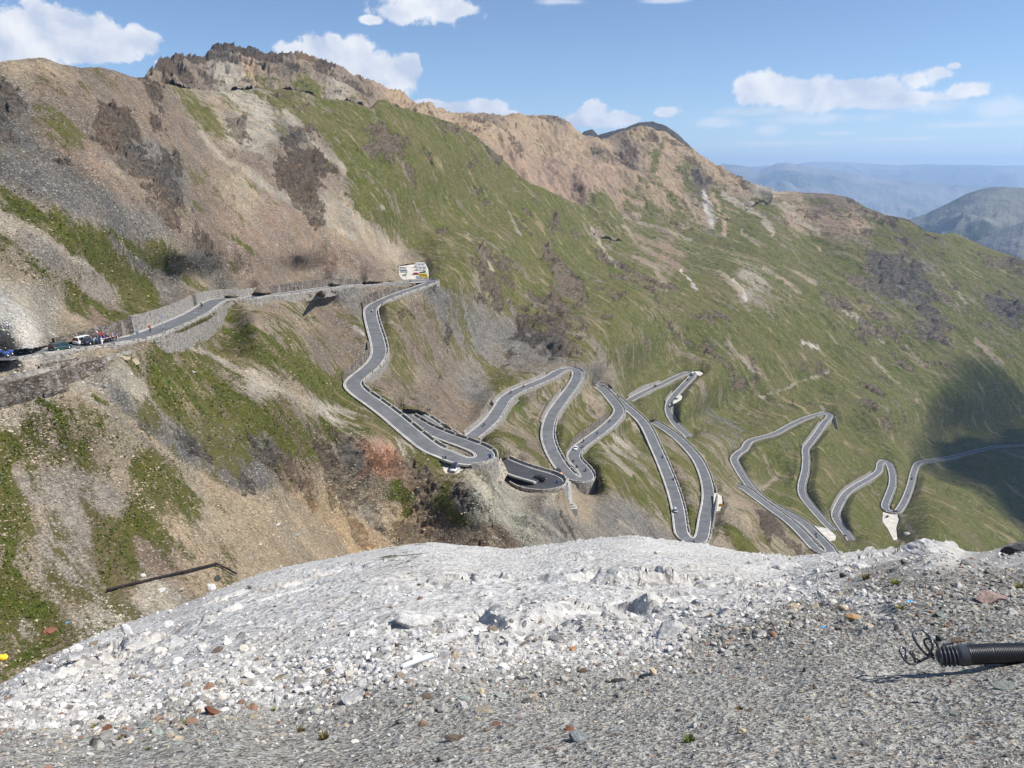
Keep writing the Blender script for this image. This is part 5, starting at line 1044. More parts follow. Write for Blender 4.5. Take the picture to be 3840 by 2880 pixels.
def make_car(style,mat,label,cat='car',roof=None,door=False):
    L,W,H,belt,hood,gh=CARS[style]; o=empty('parked_car' if False else 'car',label=label,cat=cat); hw=W/2; f=L/2
    X=lambda t: f-t*L       # t 0 front .. 1 rear
    secs=[bsec(X(0),hw*.78,.35,.62,.10),bsec(X(.02),hw*.92,.26,.74,.12),bsec(X(.10),hw,.22,hood*.92,.14),bsec(X(.26),hw,.22,hood,.14),bsec(X(.5),hw,.22,belt,.12),bsec(X(.8),hw,.22,belt,.12),bsec(X(.95),hw*.98,.24,belt*.98,.12),bsec(X(.995),hw*.90,.34,belt*.9,.12)]
    loft('body',secs,mat,o,sm=True)
    if gh:
        a,b,c,d=gh; ti=.14*W; gs=[]
        def gsec(x,hb,zt,i): return [(x,-hb,belt-.03),(x,-hb+i,zt),(x,hb-i,zt),(x,hb,belt-.03)]
        hb=hw-.05; loft('cabin_glass',[gsec(X(a),hb-.1,belt+.02,.03),gsec(X(b),hb,H-.06,ti*.8),gsec(X((b+c)/2),hb,H-.04,ti*.8),gsec(X(c),hb,H-.08,ti*.8),gsec(X(d),hb-.06,belt+.04,.03)],M_GLASS,o)
        rm=roof or mat; rz=H-.055; loft('roof',[[(X(b)+.04,-hb+ti*.85,rz-.03),(X(b)+.04,-hb+ti*1.1,rz+.04),(X(b)+.04,hb-ti*1.1,rz+.04),(X(b)+.04,hb-ti*.85,rz-.03)],[(X((b+c)/2),-hb+ti*.75,rz-.02),(X((b+c)/2),-hb+ti*1.05,rz+.07),(X((b+c)/2),hb-ti*1.05,rz+.07),(X((b+c)/2),hb-ti*.75,rz-.02)],[(X(c)-.02,-hb+ti*.85,rz-.05),(X(c)-.02,-hb+ti*1.1,rz+.03),(X(c)-.02,hb-ti*1.1,rz+.03),(X(c)-.02,hb-ti*.85,rz-.05)]],rm,o)
        for t in (b+.0,(b+c)/2-.02,c-.02):
            for sgn in (-1,1):
                ob=loft('pillar',[[(X(t)+.04,sgn*(hb+.004),belt-.02),(X(t)-.06,sgn*(hb+.004),belt-.02),(X(t)-.06,sgn*(hb-.05),belt-.02),(X(t)+.04,sgn*(hb-.05),belt-.02)],[(X(t)+.02,sgn*(hb-ti*.8+.012),H-.07),(X(t)-.08,sgn*(hb-ti*.8+.012),H-.07),(X(t)-.08,sgn*(hb-ti*.8-.04),H-.07),(X(t)+.02,sgn*(hb-ti*.8-.04),H-.07)]],mat,o)
    else:
        bx('seat',(-.1,.35,.95),(.16,.5,.45),M_DARKPL,o,.04); bx('seat',(-.1,-.35,.95),(.16,.5,.45),M_DARKPL,o,.04); bx('cockpit',(-.35,0,.885),(1.5,1.3,.05),M_DARKPL,o); loft('windscreen',[[(.62,-.6,.86),(.62,.6,.86),(.60,.6,.86),(.60,-.6,.86)],[(.30,-.55,1.22),(.30,.55,1.22),(.28,.55,1.22),(.28,-.55,1.22)]],M_GLASS,o)
    for t in (.19,.80):
        for sgn in (-1,1):
            w=tubes('wheel',[((X(t),sgn*(hw-.20),.32),(X(t),sgn*(hw+.015),.32),.32,.32)],M_TYRE,o,16); tubes('rim',[((X(t),sgn*(hw),.32),(X(t),sgn*(hw+.025),.32),.2,.2)],M_RIM,w,12)
    for sgn in (-1,1):
        bx('headlight',(X(.035),sgn*hw*.68,.66),(.12,.34,.14),M_LAMP,o,.03); bx('taillight',(X(.985),sgn*hw*.84,belt*.86 if style not in('hatch','mpv','van') else belt+.1),(.12,.16,.22 if style not in('hatch','mpv','van') else .42),M_TAIL,o,.03)
        bx('mirror',(X(.33),sgn*(hw+.09),belt+.05),(.10,.18,.13),mat,o,.03)
    bx('grille',(X(.005),0,.52),(.06,W*.5,.16),M_DARKPL,o); bx('number_plate',(X(1.0)+.005,0,.55),(.03,.5,.12),M_PLATE,o); bx('number_plate',(X(0)+.03,0,.42),(.03,.5,.11),M_PLATE,o)
    if door:
        d=loft('door',[[(.55,hw,.3),(.55,hw+.06,.3),(.55,hw+.06,1.0),(.55,hw,1.0)],[(.15,hw+.85,.3),(.20,hw+.88,.3),(.20,hw+.88,1.0),(.15,hw+.85,1.0)]],mat,o); loft('door_window',[[(.53,hw+.01,1.0),(.53,hw+.04,1.0),(.40,hw-.0,1.45),(.40,hw-.03,1.45)],[(.18,hw+.80,1.0),(.18,hw+.83,1.0),(.12,hw+.75,1.45),(.12,hw+.72,1.45)]],M_GLASS,d)
    return o
def make_camper(mat,label,coach=True,cat='camper van'):
    o=empty('camper_van',label=label,cat=cat); L=6.6 if coach else 5.3; H=2.95 if coach else 2.35; hw=1.1 if coach else 1.0; f=L/2
    if coach: loft('body',[[(x,-hw,.45),(x,-hw,H-.1),(x,-hw+.12,H),(x,hw-.12,H),(x,hw,H-.1),(x,hw,.45)] for x in (-f,f-1.9)]+[[(f-1.25,-hw,1.75),(f-1.25,-hw,H-.15),(f-1.25,-hw+.12,H-.06),(f-1.25,hw-.12,H-.06),(f-1.25,hw,H-.15),(f-1.25,hw,1.75)],[(f-.8,-hw+.1,2.0),(f-.8,-hw+.1,H-.5),(f-.8,-hw+.2,H-.4),(f-.8,hw-.2,H-.4),(f-.8,hw-.1,H-.5),(f-.8,hw-.1,2.0)]],mat,o)
    else: loft('body',[bsec(-f,hw,.4,H-.02,.15,.05),bsec(0,hw,.35,H+.05,.15,.06),bsec(f-1.5,hw,.35,H,.15,.06),bsec(f-.75,hw,.35,1.35,.12,.0),bsec(f-.05,hw*.93,.4,1.0,.12,.0)],mat,o)
    if coach: loft('cab',[bsec(f-1.95,hw*.93,.35,2.0,.1),bsec(f-1.2,hw*.93,.35,1.95,.1,.06),bsec(f-.62,hw*.92,.35,1.15,.1),bsec(f,hw*.85,.4,.9,.1)],mat,o)
    y0=hw+.005
    loft('windscreen',[[(f-(1.22 if coach else 1.42),-.8,1.88 if coach else H-.15),(f-(1.22 if coach else 1.42),.8,1.88 if coach else H-.15),(f-(1.18 if coach else 1.36),.8,1.9 if coach else H-.13),(f-(1.18 if coach else 1.36),-.8,1.9 if coach else H-.13)],[(f-.7,-.88,1.22),(f-.7,.88,1.22),(f-.64,.88,1.24),(f-.64,-.88,1.24)]],M_GLASS,o)
    for sgn in (-1,1):
        for x in ((-f+1.2,-f+3.2) if coach else (-f+1.0,-f+2.6)): bx('window',(x,sgn*(y0-.01),1.75),(.95,.05,.5),M_GLASS,o,.01)
        bx('cab_window',(f-1.55,sgn*(hw*(.93 if coach else 1)+.0),1.55),(.75,.05,.45),M_GLASS,o,.01)
        for x in (-f+1.4,f-.95): w=tubes('wheel',[((x,sgn*(hw-.26),.34),(x,sgn*(hw-.02),.34),.34,.34)],M_TYRE,o,14); tubes('rim',[((x,sgn*(hw-.02),.34),(x,sgn*(hw-.005),.34),.2,.2)],M_RIM,w,10)
        bx('headlight',(f-.02,sgn*.7,.75),(.08,.3,.2),M_LAMP,o,.02); bx('taillight',(-f-.01,sgn*.9,1.0),(.05,.14,.4),M_TAIL,o,.01)
    bx('roof_hatch',(-f+2.2,0,H+.05),(.7,.7,.1),M_LAMP,o,.02); return o
def copy_tree(o,parent=None):
    c=o.copy(); COL.objects.link(c); c.parent=parent
    for ch in o.children: copy_tree(ch,c)
    return c
def make_moto(mat,label):
    o=empty('motorcycle',label=label,cat='motorcycle',group='motorcycles on the pass road')
    for x in (-.72,.74): w=tubes('wheel',[((x,-.06,.31),(x,.06,.31),.31,.31)],M_TYRE,o,16); tubes('rim',[((x,-.065,.31),(x,.065,.31),.2,.2)],M_RIM,w,12)
    loft('tank',[[(-.05,-.1,.72),(-.05,-.12,.85),(-.05,.12,.85),(-.05,.1,.72)],[(.2,-.17,.70),(.2,-.15,.98),(.2,.15,.98),(.2,.17,.70)],[(.48,-.15,.68),(.48,-.1,.95),(.48,.1,.95),(.48,.15,.68)]],mat,o)
    loft('fairing',[[(.45,-.2,.5),(.45,-.2,1.0),(.45,.2,1.0),(.45,.2,.5)],[(.78,-.13,.62),(.70,-.12,1.08),(.70,.12,1.08),(.78,.13,.62)],[(.95,-.06,.78),(.92,-.05,.95),(.92,.05,.95),(.95,.06,.78)]],mat,o)
    bx('engine',(.05,0,.48),(.62,.34,.42),M_DARKPL,o,.05); bx('seat',(-.38,0,.82),(.75,.26,.12),M_DARKPL,o,.04); loft('tail',[[(-.4,-.13,.72),(-.4,-.13,.8),(-.4,.13,.8),(-.4,.13,.72)],[(-.95,-.08,.86),(-.95,-.07,.93),(-.95,.07,.93),(-.95,.08,.86)]],mat,o)
    for y_ in (-.11,.11): tubes('fork',[((.74,y_,.31),(.52,y_,1.02),.03,.03)],M_RIM,o,6); tubes('swingarm',[((-.72,y_,.31),(-.1,y_,.42),.03,.03)],M_RIM,o,6)
    tubes('handlebar',[((.5,-.36,1.02),(.52,.36,1.02),.02,.02)],M_DARKPL,o,6); loft('windscreen',[[(.62,-.14,1.02),(.62,.14,1.02),(.60,.14,1.02),(.60,-.14,1.02)],[(.46,-.10,1.3),(.46,.10,1.3),(.44,.10,1.3),(.44,-.10,1.3)]],M_GLASS,o)
    for s in (-1,1): bx('pannier',(-.62,s*.3,.62),(.42,.18,.32),M_DARKPL,o,.04)
    bx('headlight',(.97,0,.86),(.06,.16,.12),M_LAMP,o,.02); bx('taillight',(-.98,0,.88),(.04,.14,.06),M_TAIL,o); return o
def make_bike(mat,label):
    o=empty('bicycle',label=label,cat='bicycle',group='bicycles on the pass road')
    for x in (-.5,.52):
        th=np.linspace(0,2*np.pi,21); tubes('wheel',[((x+.34*math.cos(a),0,.34+.34*math.sin(a)),(x+.34*math.cos(b),0,.34+.34*math.sin(b)),.014,.014) for a,b in zip(th[:-1],th[1:])]+[((x,0,.34),(x+.33*math.cos(a),0,.34+.33*math.sin(a)),.003,.003) for a in th[:-1:2]],M_TYRE,o,5)
    tubes('frame',[((-.5,0,.34),(-.1,0,.3),.014,.014),((-.1,0,.3),(-.22,0,.85),.016,.016),((-.22,0,.8),(-.5,0,.34),.012,.012),((-.2,0,.8),(.4,0,.85),.016,.016),((-.1,0,.3),(.42,0,.75),.018,.018),((.40,0,.92),(.52,0,.34),.014,.014)],mat,o,6)
    tubes('handlebar',[((.44,-.2,.95),(.44,.2,.95),.012,.012),((.4,0,.92),(.44,0,.95),.012,.012)],M_DARKPL,o,6); bx('saddle',(-.24,0,.92),(.24,.12,.05),M_DARKPL,o,.02); return o
# ---- people: skeleton grown with a skin modifier, one surface
POSE={
 'stand':dict(pel=(0,0,.95),ch=(0,0,1.32),nk=(.0,0,1.48),hd=(.02,0,1.64),sh=.19,ell=(-.03,.26,1.12),elr=(-.03,-.26,1.12),hal=(.06,.27,.86),har=(.06,-.27,.86),knl=(.02,.11,.5),knr=(.02,-.11,.5),anl=(-.02,.12,.08),anr=(-.02,-.12,.08),tol=(.14,.13,.03),tor=(.14,-.13,.03)),
 'lean':dict(pel=(-.12,0,.93),ch=(.12,0,1.22),nk=(.22,0,1.34),hd=(.32,0,1.48),sh=.19,ell=(.30,.24,1.08),elr=(.30,-.24,1.08),hal=(.48,.15,1.05),har=(.48,-.15,1.05),knl=(-.02,.11,.5),knr=(-.1,-.11,.5),anl=(-.08,.12,.08),anr=(-.2,-.12,.08),tol=(.08,.13,.03),tor=(-.04,-.13,.03)),
 'walk':dict(pel=(0,0,.94),ch=(.05,0,1.31),nk=(.06,0,1.47),hd=(.09,0,1.63),sh=.19,ell=(-.15,.25,1.13),elr=(.12,-.25,1.12),hal=(-.05,.25,.92),har=(.33,-.22,1.02),knl=(.20,.10,.55),knr=(-.06,-.10,.5),anl=(.28,.11,.13),anr=(-.34,-.11,.15),tol=(.43,.11,.10),tor=(-.24,-.11,.04)),
 'ride':dict(pel=(-.35,0,.98),ch=(-.12,0,1.36),nk=(-.02,0,1.50),hd=(.08,0,1.64),sh=.21,ell=(.12,.34,1.18),elr=(.12,-.34,1.18),hal=(.46,.34,1.06),har=(.46,-.34,1.06),knl=(.12,.24,.78),knr=(.12,-.24,.78),anl=(-.12,.22,.40),anr=(-.12,-.22,.40),tol=(.08,.23,.36),tor=(.08,-.23,.36)),
 'cycle':dict(pel=(-.24,0,1.0),ch=(.08,0,1.28),nk=(.2,0,1.36),hd=(.30,0,1.47),sh=.18,ell=(.26,.22,1.12),elr=(.26,-.22,1.12),hal=(.44,.19,.98),har=(.44,-.19,.98),knl=(.14,.09,.72),knr=(.0,-.09,.58),anl=(-.06,.1,.38),anr=(-.10,-.1,.18),tol=(.09,.1,.34),tor=(.05,-.1,.15))}
PCACHE={}
def person_mesh(pose,mats):
    P=POSE[pose]; V=[];E=[];R=[]
    def add(p,r,par=None):
        V.append(Vector(p)); R.append(r)
        if par is not None: E.append((par,len(V)-1))
        return len(V)-1
    pel=add(P['pel'],(.15,.12)); mid=add((Vector(P['pel'])+Vector(P['ch']))/2,(.135,.11),pel); ch=add(P['ch'],(.165,.12),mid); nk=add(P['nk'],(.06,.06),ch); h1=add(Vector(P['hd'])-Vector((0,0,.04)),(.085,.09),nk); h2=add(Vector(P['hd'])+Vector((0,0,.07)),(.085,.095),h1)
    for s,el,ha in ((1,'ell','hal'),(-1,'elr','har')):
        sh=add(Vector(P['ch'])+Vector((0,s*P['sh'],.07)),(.065,.065),ch); e=add(P[el],(.045,.045),sh); w=add(Vector(P[ha]),(.03,.03),e); d=(Vector(P[ha])-Vector(P[el])).normalized(); hnd=add(Vector(P[ha])+d*.09,(.035,.022),w)
        for k in (-1,0,1): add(Vector(P[ha])+d*.17+Vector((0,.022*k,-.01)),(.011,.011),hnd)
        add(Vector(P[ha])+d*.11+Vector((.03,-s*.05,.0)),(.012,.012),hnd)
    for s,kn,an,to in ((1,'knl','anl','tol'),(-1,'knr','anr','tor')):
        hp=add(Vector(P['pel'])+Vector((0,s*.10,-.06)),(.10,.10),pel); k=add(P[kn],(.065,.065),hp); a=add(P[an],(.042,.042),k); add(P[to],(.045,.035),a)
    me=bpy.data.meshes.new('person'); me.from_pydata(V,E,[]); o=bpy.data.objects.new('tmp',me); COL.objects.link(o)
    m=o.modifiers.new('s','SKIN'); 
    for i,sv in enumerate(me.skin_vertices[0].data): sv.radius=R[i]; sv.use_root=(i==0)
    s2=o.modifiers.new('u','SUBSURF'); s2.levels=1; s2.render_levels=1
    dg=bpy.context.evaluated_depsgraph_get(); dg.update(); ev=o.evaluated_get(dg); nm=bpy.data.meshes.new_from_object(ev); COL.objects.unlink(o); bpy.data.objects.remove(o)
    for x in mats: nm.materials.append(x)
    nm.materials.clear()
    for x in mats: nm.materials.append(x)   # 0 skin 1 top 2 trousers 3 shoes
    seg=[('pel','ch',1),('ch','nk',1),('nk','hd',0),('pel','knl',2),('pel','knr',2),('knl','anl',2),('knr','anr',2),('anl','tol',3),('anr','tor',3),('ell','hal',1 if pose!='stand' else 0),('elr','har',1 if pose!='stand' else 0)]
    for p in nm.polygons:
        c=p.center; best=9;bi=1
        for a,b,mi in seg+[('ch','ell',1),('ch','elr',1)]:
            A=Vector(P[a]);B=Vector(P[b]); t=max(0,min(1,(c-A).dot(B-A)/(B-A).length_squared)); d=(c-A-(B-A)*t).length
            if mi==0 and a=='nk': d*=.9
            if d<best: best=d;bi=mi
        for hk in ('hal','har'):
            if (c-Vector(P[hk])).length<.07: bi=0
            k='ell' if hk=='hal' else 'elr'
            if (c-Vector(P[hk])).dot(Vector(P[hk])-Vector(P[k]))>0 and (c-Vector(P[hk])).length<.25: bi=0
        p.material_index=bi; p.use_smooth=True
    return nm
def make_person(pose,top,legs,label,helmet=None,hair=True,cat='person'):
    key=(pose,top,legs)
    if key not in PCACHE: PCACHE[key]=person_mesh(pose,[M_SKIN,CL[top],CL[legs],CL['black']])
    o=bpy.data.objects.new('person',PCACHE[key]); COL.objects.link(o); tag(o,label,cat)
    h=Vector(POSE[pose]['hd']); ic=IC2
    v=ic[0]*np.array([.125,.11,.13]); 
    if helmet: mesh_np('helmet',v*1.08+np.array(h+Vector((-.005,0,.05))),tris=ic[1],mat=CL[helmet],parent=o)
    else: vv=v*.93; vv[:,2]=np.maximum(vv[:,2],-.02); mesh_np('hair',vv+np.array(h+Vector((-.025,0,.075))),tris=ic[1],mat=M_HAIR,parent=o)
    return o
def road_point(u,v,run=None,z=None):
    if z is None:
        best=None
        for nme,r in ROADS.items():
            if run and nme!=run: continue
            a,b,D=proj(r.P[:,0],r.P[:,1],r.P[:,2]); d=(a-u)**2+(b-v)**2; i=int(np.argmin(d))
            if best is None or d[i]<best[0]: best=(d[i],r,i)
        _,r,i=best; z=r.P[i,2]; T=r.T[i]
    else: T=np.array([1.,0])
    dx,dy,dz=ray(u,v); D=z/dz; return Vector((float(dx*D),float(dy*D),float(z)+.006)),math.atan2(T[1],T[0])
def place(o,uv,run=None,rev=False,z=None,ang=None,dz=0.):
    p,a=road_point(uv[0],uv[1],run,z); o.location=p+Vector((0,0,dz)); o.rotation_euler=(0,0,(a+(math.pi if rev else 0)) if ang is None else math.radians(ang)); return o
# upper road, left part
place(make_car('hatch',MT['green'],'dark green small car parked on the upper road between the motorcycles and the barrier'),g1(505,916),'upper')
place(make_car('wagon',MT['navy'],'dark navy estate car with red tail lights stopped behind the red and white barrier'),g1(775,862),'upper')
place(make_car('sedan',MT['black'],'black car just ahead of the navy estate car at the barrier'),g1(850,846),'upper')
place(make_car('hatch',MT['white'],'white car mostly hidden beside the navy estate car'),g1(700,860),'upper')
mt0=make_moto(MT['blue'],'bright blue motorcycle nearest the left edge of the upper road'); place(mt0,g1(60,966),'upper',ang=25)
def moto(mat,label,uv,run=None,rev=False,ang=None,rider=('black','black'),helm='black',rlabel=None,z=None,riderless=False):
    m=copy_tree(mt0); m['label']=label
    for ch in m.children:
        if ch.name.split('.')[0] in('tank','fairing','tail'): ch.data=ch.data.copy(); ch.data.materials.clear(); ch.data.materials.append(mat)
    place(m,uv,run,rev,z=z,ang=ang)
    if not riderless: p=make_person('ride',rider[0],rider[1],rlabel or ('person riding the '+label),helm); p.location=m.location; p.rotation_euler=m.rotation_euler
    return m
moto(MT['blue'],'blue and white motorcycle partly cut off by the left edge',g1(22,980),'upper',ang=20,rider=('blue','black'))
moto(MT['black'],'black touring motorcycle on the upper road behind the green car',g1(215,944),'upper',ang=20,rider=('black','black'),helm='black')
moto(MT['green'],'motorcycle coming down the upper road below the tall masonry wall',g1(1672,560),'upper',rev=True,rider=('green','black'),helm='white')
p=make_person('ride','black','black','person in black sitting on the bright blue motorcycle','black'); p.location=mt0.location; p.rotation_euler=mt0.rotation_euler
for (x,y,po,tp,lg,lb) in [(785,872,'lean','lightblue','khaki','person in light blue shirt leaning on the navy estate car'),(762,872,'stand','pink','grey','person in pink top beside the light blue shirt'),(868,856,'stand','blue','black','person in blue beside the barrier post'),(1097,802,'walk','khaki','black','person walking up the upper road in shorts'),(935,836,'stand','white','black','person in white behind the barrier arm')]:
    place(make_person(po,tp,lg,lb),g1(x,y),'upper',ang={'lean':60,'walk':200}.get(po,250))
def cyclist(uv,run,rev,top,helm,label):
    b=make_bike(MT['red'],'bicycle under the '+label); place(b,uv,run,rev); p=make_person('cycle',top,'black',label,helm); p.location=b.location; p.rotation_euler=b.rotation_euler
cyclist(g1(1248,768),'upper',True,'red','red','cyclist in red riding down the upper road')
cyclist(g1(965,836),'upper',True,'black','blue','cyclist with blue helmet passing the barrier')
def pole(name,uv,h,z=None,run=None,label='',cat='sign',r=.04,mat=None):
    o=empty(name,label=label,cat=cat); place(o,uv,run,z=z,ang=0); tubes('post',[((0,0,-.3),(0,0,h),r,r)],mat or M_RIM,o,8); return o
M_REDP=NT('red_sign_paint').bsdf((.6,.02,.02),.5); M_WHP=NT('white_sign_face').bsdf((.78,.78,.78),.5); M_BLP=NT('blue_sign_face').bsdf((.03,.09,.30),.5); M_YELP=NT('yellow_sign_face').bsdf((.85,.60,.02),.5)
def disc(name,z,r,mat,parent,th=.03,y=0.): return tubes(name,[((0,y,z),(0,y-th,z),r,r)],mat,parent,20)
def tri(name,z,s,mat,parent,y=0.): return loft(name,[[(-s,y,z),(s,y,z),(0,y,z+1.73*s)],[(-s,y-.03,z),(s,y-.03,z),(0,y-.03,z+1.73*s)]],mat,parent)
o=pole('road_sign',g1(822,905),3.9,run='upper',label='round red and white no vehicles sign beside the navy estate car'); disc('sign_face',3.1,.36,M_REDP,o); disc('sign_centre',3.1,.25,M_WHP,o,.035); tubes('sign_mark',[((0,-.036,3.1),(0,-.045,3.1),.09,.09)],M_DARKPL,o,10); bx('sign_plate',(0,-.04,4.0),(.45,.03,.5),M_WHP,o)
def barrier():
    o=empty('barrier',label='red and white striped barrier arm across the upper road',cat='barrier'); place(o,g1(848,880),'upper',ang=0)
    bx('post',(0,0,.7),(.25,.25,1.8),M_WHP,o,.03)
    a=np.array((0,0,1.25)); q,_=road_point(*g1(975,832),'upper'); e=np.array(q-o.location)+np.array((0,0,1.0))
    for k in range(10):
        f0,f1=k/10,(k+1)/10; tubes('arm_stripe',[(a+(e-a)*f0,a+(e-a)*f1,.06,.06)],M_REDP if k%2==0 else M_WHP,o,8)
    e2=a+np.array((0,0,1.3)); tubes('stay',[(e2,a+(e-a)*.75,.03,.03),(a,e2,.06,.05)],M_REDP,o,6); bx('far_post',tuple(e-np.array((0,0,.5))),(.15,.15,1.3),M_WHP,o,.02)
barrier()
o=pole('road_sign',g1(1148,840),3.6,run='upper',label='triangular warning sign with two pale panels below on the upper road'); tri('sign_face',2.9,.42,M_REDP,o); tri('sign_centre',3.0,.27,M_WHP,o,-.03); bx('lower_panel',(0,-.03,2.45),(.6,.03,.6),M_WHP,o); bx('lower_panel',(0,-.03,1.75),(.6,.03,.55),NT('pale_blue_sign').bsdf((.4,.5,.6),.5),o)
o=pole('crossing_sign',g1(1360,800),4.6,run='upper',label='tall pole with white crossed boards beside the parapet',r=.05); bx('crossed_board',(0,-.03,4.4),(.95,.03,.3),M_WHP,o); bx('crossed_board',(0,-.03,4.0),(.7,.03,.3),M_WHP,o)
for k in range(6): tubes('post_band',[((0,0,.3+k*.6),(0,0,.55+k*.6),.056,.056)],M_WHP if k%2 else M_DARKPL,o,8)
o=pole('road_sign',g1(1627,672),3.3,run='upper',label='red triangle warning sign with white plate facing the tall masonry wall'); tri('sign_face',2.5,.50,M_REDP,o); tri('sign_centre',2.62,.32,M_WHP,o,-.03); bx('lower_panel',(0,-.03,2.25),(.95,.03,.35),M_WHP,o)
bx('marker_post',(0,0,0),(.3,.2,1.5),M_WHP,tag(empty('marker_post'),'white board leaning on the retaining wall below the upper road','marker')); q=at_r(*g1(1810,655),236); bpy.data.objects['marker_post'].location=Vector(q)
# car park
ZP_=-57.27
def gp(x,y): return (1450+x*240/2212.,950+y*240/2212.)
cp0=make_camper(MT['white'],'white motorhome nearest the camera in the car park row'); place(cp0,gp(1175,600),z=ZP_,ang=182)
cp1=copy_tree(cp0); cp1['label']='white motorhome at the back of the car park row'; place(cp1,gp(1130,490),z=ZP_,ang=182)
for c in (cp0,cp1): c['group']='motorhomes in the car park'
place(make_camper(MT['yellow'],'bright yellow camper van at the front of the car park',False),gp(1290,845),z=ZP_,ang=2)
place(make_camper(MT['white'],'white panel van with dark side door on the left of the car park',False,'van'),gp(590,590),z=ZP_,ang=2)
place(make_car('wagon',MT['silver'],'silver car beside the white van on the left of the car park'),gp(610,660),z=ZP_,ang=2)
place(make_car('coupe',MT['red'],'small red car in the middle of the car park'),gp(1030,745),z=ZP_,ang=2)
place(make_car('sedan',MT['grey'],'grey car behind the yellow camper van'),gp(1245,722),z=ZP_,ang=2)
moto(MT['black'],'black motorcycle parked at the left edge of the car park',gp(600,795),z=ZP_,ang=10,riderless=True); moto(MT['grey'],'grey motorcycle parked next to the black one in the car park',gp(665,760),z=ZP_,ang=80,riderless=True); moto(MT['blue'],'blue motorcycle parked between motorhomes and grey car',gp(1310,665),z=ZP_,ang=15,riderless=True)
place(make_person('stand','black','black','person in black at the right rim of the car park'),gp(1480,830),z=ZP_); place(make_person('stand','grey','black','person in grey at the left rim of the car park'),gp(675,890),z=ZP_)
def board():
    o=empty('information_board',label='white information board on two posts in front of the car park',cat='sign'); place(o,gp(1085,990),z=-57.9,ang=3)
    for x in (-1.1,1.1): tubes('post',[((x,0,-1.5),(x,0,3.2),.05,.05)],M_RIM,o,8)
    bx('panel',(0,-.04,2.5),(2.3,.06,1.5),M_WHP,o)
    for z in (2.85,2.6,2.35): bx('text_line',(0,-.075,z),(1.7,.02,.08),NT('pale_blue_text').bsdf((.3,.4,.55),.5),o)
board()
for x,y,l in ((1192,243,'person in black walking at the road edge below the car park'),(233,308,'person walking beside the long dark wall'),(262,305,'second walker ahead on the upper road by the long dark wall')): place(make_person('walk','black','black',l),g3(x,y),'upper')
moto(MT['white'],'white motorcycle riding down below the dark curved wall',g3(877,490),'upper',rider=('white','black'),helm='white')
# first lower hairpin
place(make_car('mpv',MT['white'],'white car with open door parked on the gravel at the hairpin',roof=MT['black'],door=True),g4(672,912),z=-82.15,ang=262)
place(make_person('stand','red','black','person in red jacket standing at the bastion parapet'),g4(1025,818),'upper',ang=200); place(make_person('stand','white','black','person in white top near the blue sign at the hairpin'),g4(948,838),'upper',ang=200)
place(make_person('stand','black','black','person in dark clothes outside the hairpin wall'),g4(1045,745),z=-82.9)
o=pole('road_sign',g4(967,858),2.6,run='upper',label='blue rectangular sign on a pole at the bastion hairpin'); bx('sign_face',(0,-.05,2.3),(.8,.04,1.3),M_BLP,o)
def chevron(uv,label,run=None,z=None,w=1.2):
    o=empty('chevron_sign',label=label,cat='sign',group='chevron bend signs'); place(o,uv,run,z=z,ang=0); tubes('post',[((0,0,-.4),(0,0,1.6),.04,.04)],M_RIM,o,6); bx('board',(0,-.05,1.5),(w,.04,w*.7),M_DARKPL,o)
    loft('arrow',[[(-w*.3,-.08,1.5),(0,-.08,1.5+w*.28),(w*.2,-.08,1.5+w*.28),(-w*.05,-.08,1.5),(w*.2,-.08,1.5-w*.28),(0,-.08,1.5-w*.28)],[(-w*.3,-.075,1.5),(0,-.075,1.5+w*.28),(w*.2,-.075,1.5+w*.28),(-w*.05,-.075,1.5),(w*.2,-.075,1.5-w*.28),(0,-.075,1.5-w*.28)]],M_WHP,o); return o
chevron(g4(590,850),'dark chevron board at the roadside left of the white open door car','upper'); chevron(g4(245,405),'chevron board behind the sunken loop on its left','upper',z=-86.5); chevron(g4(462,445),'small chevron board above the sunken loop','upper',z=-88); chevron(g4(1577,985),'chevron board between the orange car and the dark loop','middle')
o=pole('marker_pole',g4(770,875),2.6,run='upper',label='thin snow pole at the right end of the gravel by the white car',cat='pole',r=.035)
place(make_car('cabrio',MT['black'],'black open top car driving on the dark asphalt loop'),g4(1388,985),'viaduct')
for sx in (.35,-.35):
    pr=make_person('ride','orange' if sx>0 else 'grey','black','person in orange in the open top car' if sx>0 else 'passenger in grey in the open top car'); c=[x for x in COL.objects if x.get('label','').startswith('black open top')][0]; off=Vector((.25,sx,-.42)); off.rotate(c.rotation_euler); pr.location=c.location+off; pr.rotation_euler=c.rotation_euler
o=pole('road_sign',g4(1520,1068),2.6,z=-95.5,label='blue sign on a pole at the rim of the dark asphalt loop'); bx('sign_face',(0,-.05,2.2),(.7,.04,1.1),M_BLP,o)
place(make_car('suv',MT['orange'],'orange sport utility car with black roof coming down to the motorcycle hairpin',roof=MT['black']),g4(1540,940),'middle')
place(make_car('coupe',MT['white'],'white coupe below the high brown wall among motorcycles'),g4(1680,740),'middle',rev=True)
for k,(x,y,rev,lb) in enumerate([(1742,682,1,'motorcycle just above the white coupe'),(1733,730,1,'motorcycle right beside the white coupe'),(1857,615,1,'motorcycle halfway along the high brown wall'),(1960,515,1,'motorcycle at the far end of the high brown wall'),(1662,848,1,'motorcycle below the white coupe, on the left'),(1687,895,0,'motorcycle in the throat of the hairpin'),(1760,922,0,'motorcycle at the inner parapet of the hairpin'),
    (917,550,1,'motorcycle leaving the gully'),(1140,277,1,'motorcycle on the pale parapet road, nearer one'),(1245,227,1,'motorcycle on the pale parapet road, farther one')]):
    moto(MT[['black','grey','blue','black','red'][k%5]],lb,g4(x,y),'middle',rev=bool(rev),rider=('black','black'),helm=['black','white','grey'][k%3],rlabel='rider of the '+lb)
